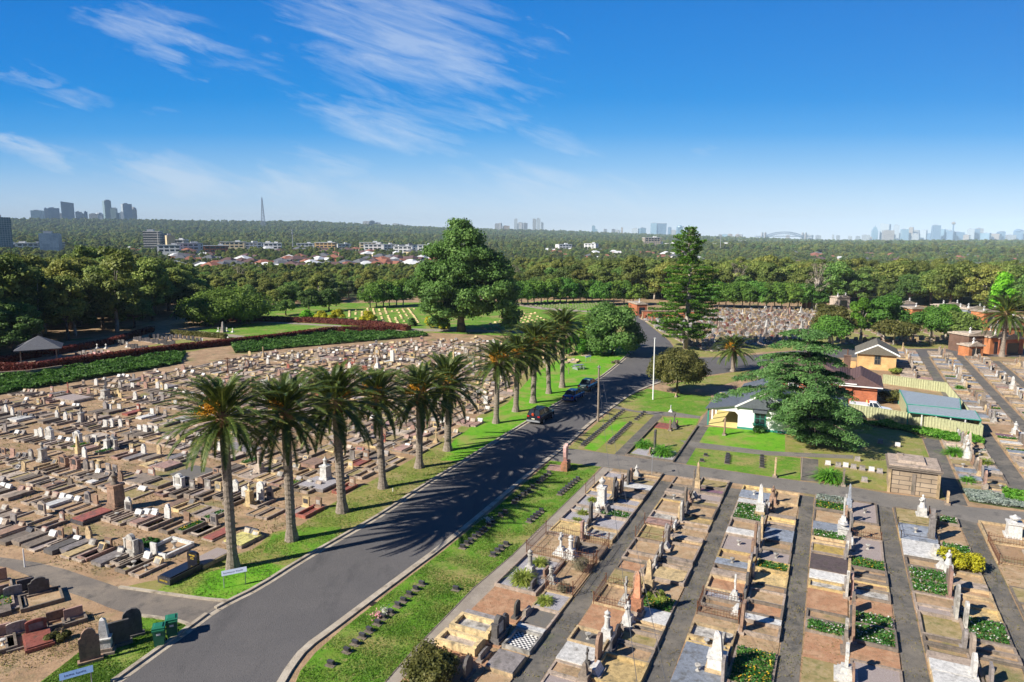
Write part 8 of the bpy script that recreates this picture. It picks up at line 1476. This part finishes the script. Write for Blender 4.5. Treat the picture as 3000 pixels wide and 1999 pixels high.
# arch bridge
r = 7800; X0, Y0 = far_pt(2232, r); X1, Y1 = far_pt(2344, r + 350); zb = zpix(697, r, 2290); zt = zpix(679, r, 2290); D = math.hypot(X1 - X0, Y1 - Y0); t = thing('arch_bridge', 'faint steel arch bridge on the horizon left of the city towers', 'bridge', ((X0 + X1) / 2, (Y0 + Y1) / 2, zb), math.atan2(Y1 - Y0, X1 - X0)); m = MB(); n = 22; up = []; lo = []
for i in range(n + 1):
    s = -1 + 2 * i / n; up.append((s * D / 2, 0, (zt - zb) * (1 - s * s * .72))); lo.append((s * D / 2, 0, (zt - zb) * (.78 * (1 - s * s)) - 4))
for y in (-12, 12):
    for i in range(n):
        for P_l in (up, lo): m.tube((P_l[i][0], y, P_l[i][2]), (P_l[i + 1][0], y, P_l[i + 1][2]), 2.2, 2.2, 4)
        m.tube((up[i][0], y, up[i][2]), (lo[i][0], y, lo[i][2]), .9, .9, 4); m.tube((up[i][0], y, up[i][2]), (lo[i + 1][0], y, lo[i + 1][2]), .9, .9, 4)
m.build('arch', 'far_metal', t); m = MB(); m.box(0, 0, 12, D * 1.5, 30, 7)
for i in range(1, n): m.tube((lo[i][0], 12, max(12, lo[i][2])), (lo[i][0], 12, 14), 1, 1, 4)
m.build('deck', 'far_metal', t); m = MB()
for s in (-1, 1):
    for y in (-22, 22): m.box(s * (D / 2 + 12), y, -20, 20, 14, 75, 0, .85, .85)
m.build('pylon', 'tower_cream', t)

# ------------------------------------------------------------------ the mass of farther trees
cell2 = {}
for X, Y, rr in CLR: cell2.setdefault((int(X // 100), int(Y // 100)), []).append((X, Y, rr))
def clear(X, Y):
    k = (int(X // 100), int(Y // 100))
    for i in (-1, 0, 1):
        for j in (-1, 0, 1):
            for a, b, c in cell2.get((k[0] + i, k[1] + j), []):
                if (a - X) ** 2 + (b - Y) ** 2 < c * c: return True
    return False
for r0, r1, step, k in ((440, 560, 8.6, .62), (560, 950, 10, .42), (950, 1500, 12, .52), (1500, 2400, 17, 1.0), (2400, 3600, 24, 1.35), (3600, 5600, 30, 1.6)):
    r = r0
    while r < r1:
        n = int(r * R(88) / step)
        for i in range(n):
            a = R(-44) + R(88) * (i + rnd.random()) / n; rr = r + rnd.uniform(-.5, .5) * step; X, Y = rr * math.sin(a), rr * math.cos(a)
            px = 1500 + F * math.tan(a)
            if px < 2250 or r > 4200 or True:
                if rnd.random() < (.8 if 560 <= r < 950 and px < 1500 else .93) and not clear(X, Y): pts.append((X, Y, tz(X, Y), k * rnd.uniform(.6, 1.25) * (1.15 if r < 1500 and px > 1500 else .75 if r < 560 and 560 < px < 1450 else 1)))
        r += step * .85
print('far trees', len(pts))
me = bpy.data.meshes.new('forest_points'); me.vertices.add(len(pts)); me.vertices.foreach_set('co', np.array([(a, b, c) for a, b, c, s in pts], np.float32).ravel())
at = me.attributes.new('scl', 'FLOAT', 'POINT'); at.data.foreach_set('value', np.array([s for *_, s in pts], np.float32)); at = me.attributes.new('rot', 'FLOAT', 'POINT'); at.data.foreach_set('value', RNG.uniform(0, 6.28, len(pts)).astype(np.float32)); at = me.attributes.new('idx', 'INT', 'POINT'); at.data.foreach_set('value', RNG.integers(0, 6, len(pts)).astype(np.int32))
fo = put('distant_forest', me); fo['kind'] = 'stuff'; tag(fo, 'dense mass of grey-green trees running to the horizon ridge', 'forest')
gn = bpy.data.node_groups.new('forest', 'GeometryNodeTree'); gn.interface.new_socket('Geometry', in_out='INPUT', socket_type='NodeSocketGeometry'); gn.interface.new_socket('Geometry', in_out='OUTPUT', socket_type='NodeSocketGeometry')
gi = gn.nodes.new('NodeGroupInput'); go = gn.nodes.new('NodeGroupOutput'); ip = gn.nodes.new('GeometryNodeInstanceOnPoints'); jn = gn.nodes.new('GeometryNodeJoinGeometry')
protos = {}
for o in bpy.data.objects:
    if o.name.startswith('crown') and o.parent is not None and o.parent.name.startswith('wood_tree'):
        for k in range(6):
            if o.data == PT[k][0] and k not in protos: protos[k] = o
for k in range(6):
    if k not in protos: protos[k] = list(protos.values())[0]
for k in range(5, -1, -1):
    oi = gn.nodes.new('GeometryNodeObjectInfo'); oi.inputs['Object'].default_value = protos[k]; oi.inputs['As Instance'].default_value = True; oi.transform_space = 'ORIGINAL'; gn.links.new(oi.outputs['Geometry'], jn.inputs[0])
def na(n, t):
    q_ = gn.nodes.new('GeometryNodeInputNamedAttribute'); q_.data_type = t; q_.inputs['Name'].default_value = n; return q_.outputs['Attribute']
gn.links.new(gi.outputs[0], ip.inputs['Points']); gn.links.new(jn.outputs[0], ip.inputs['Instance']); ip.inputs['Pick Instance'].default_value = True; gn.links.new(na('idx', 'INT'), ip.inputs['Instance Index'])
cxz = gn.nodes.new('ShaderNodeCombineXYZ'); gn.links.new(na('rot', 'FLOAT'), cxz.inputs[2]); gn.links.new(cxz.outputs[0], ip.inputs['Rotation']); gn.links.new(na('scl', 'FLOAT'), ip.inputs['Scale']); gn.links.new(ip.outputs[0], go.inputs[0])
md = fo.modifiers.new('forest', 'NODES'); md.node_group = gn
# ------------------------------------------------------------------ haze
hz = MB(); hz.box(0, 0, -75, 24000, 24000, 75 + 335); m, nt_, b_ = newmat('haze'); n_ = nt_.nodes; n_.remove(b_); pv = n_.new('ShaderNodeVolumePrincipled'); pv.inputs['Color'].default_value = (.58, .80, 1, 1); pv.inputs['Density'].default_value = 8.2e-5; pv.inputs['Anisotropy'].default_value = -.3
nt_.links.new(pv.outputs[0], n_['Material Output'].inputs['Volume']); o = hz.build('haze', 'haze'); o['kind'] = 'stuff'; tag(o, 'pale blue air fading the far ridge and skyline', 'haze')
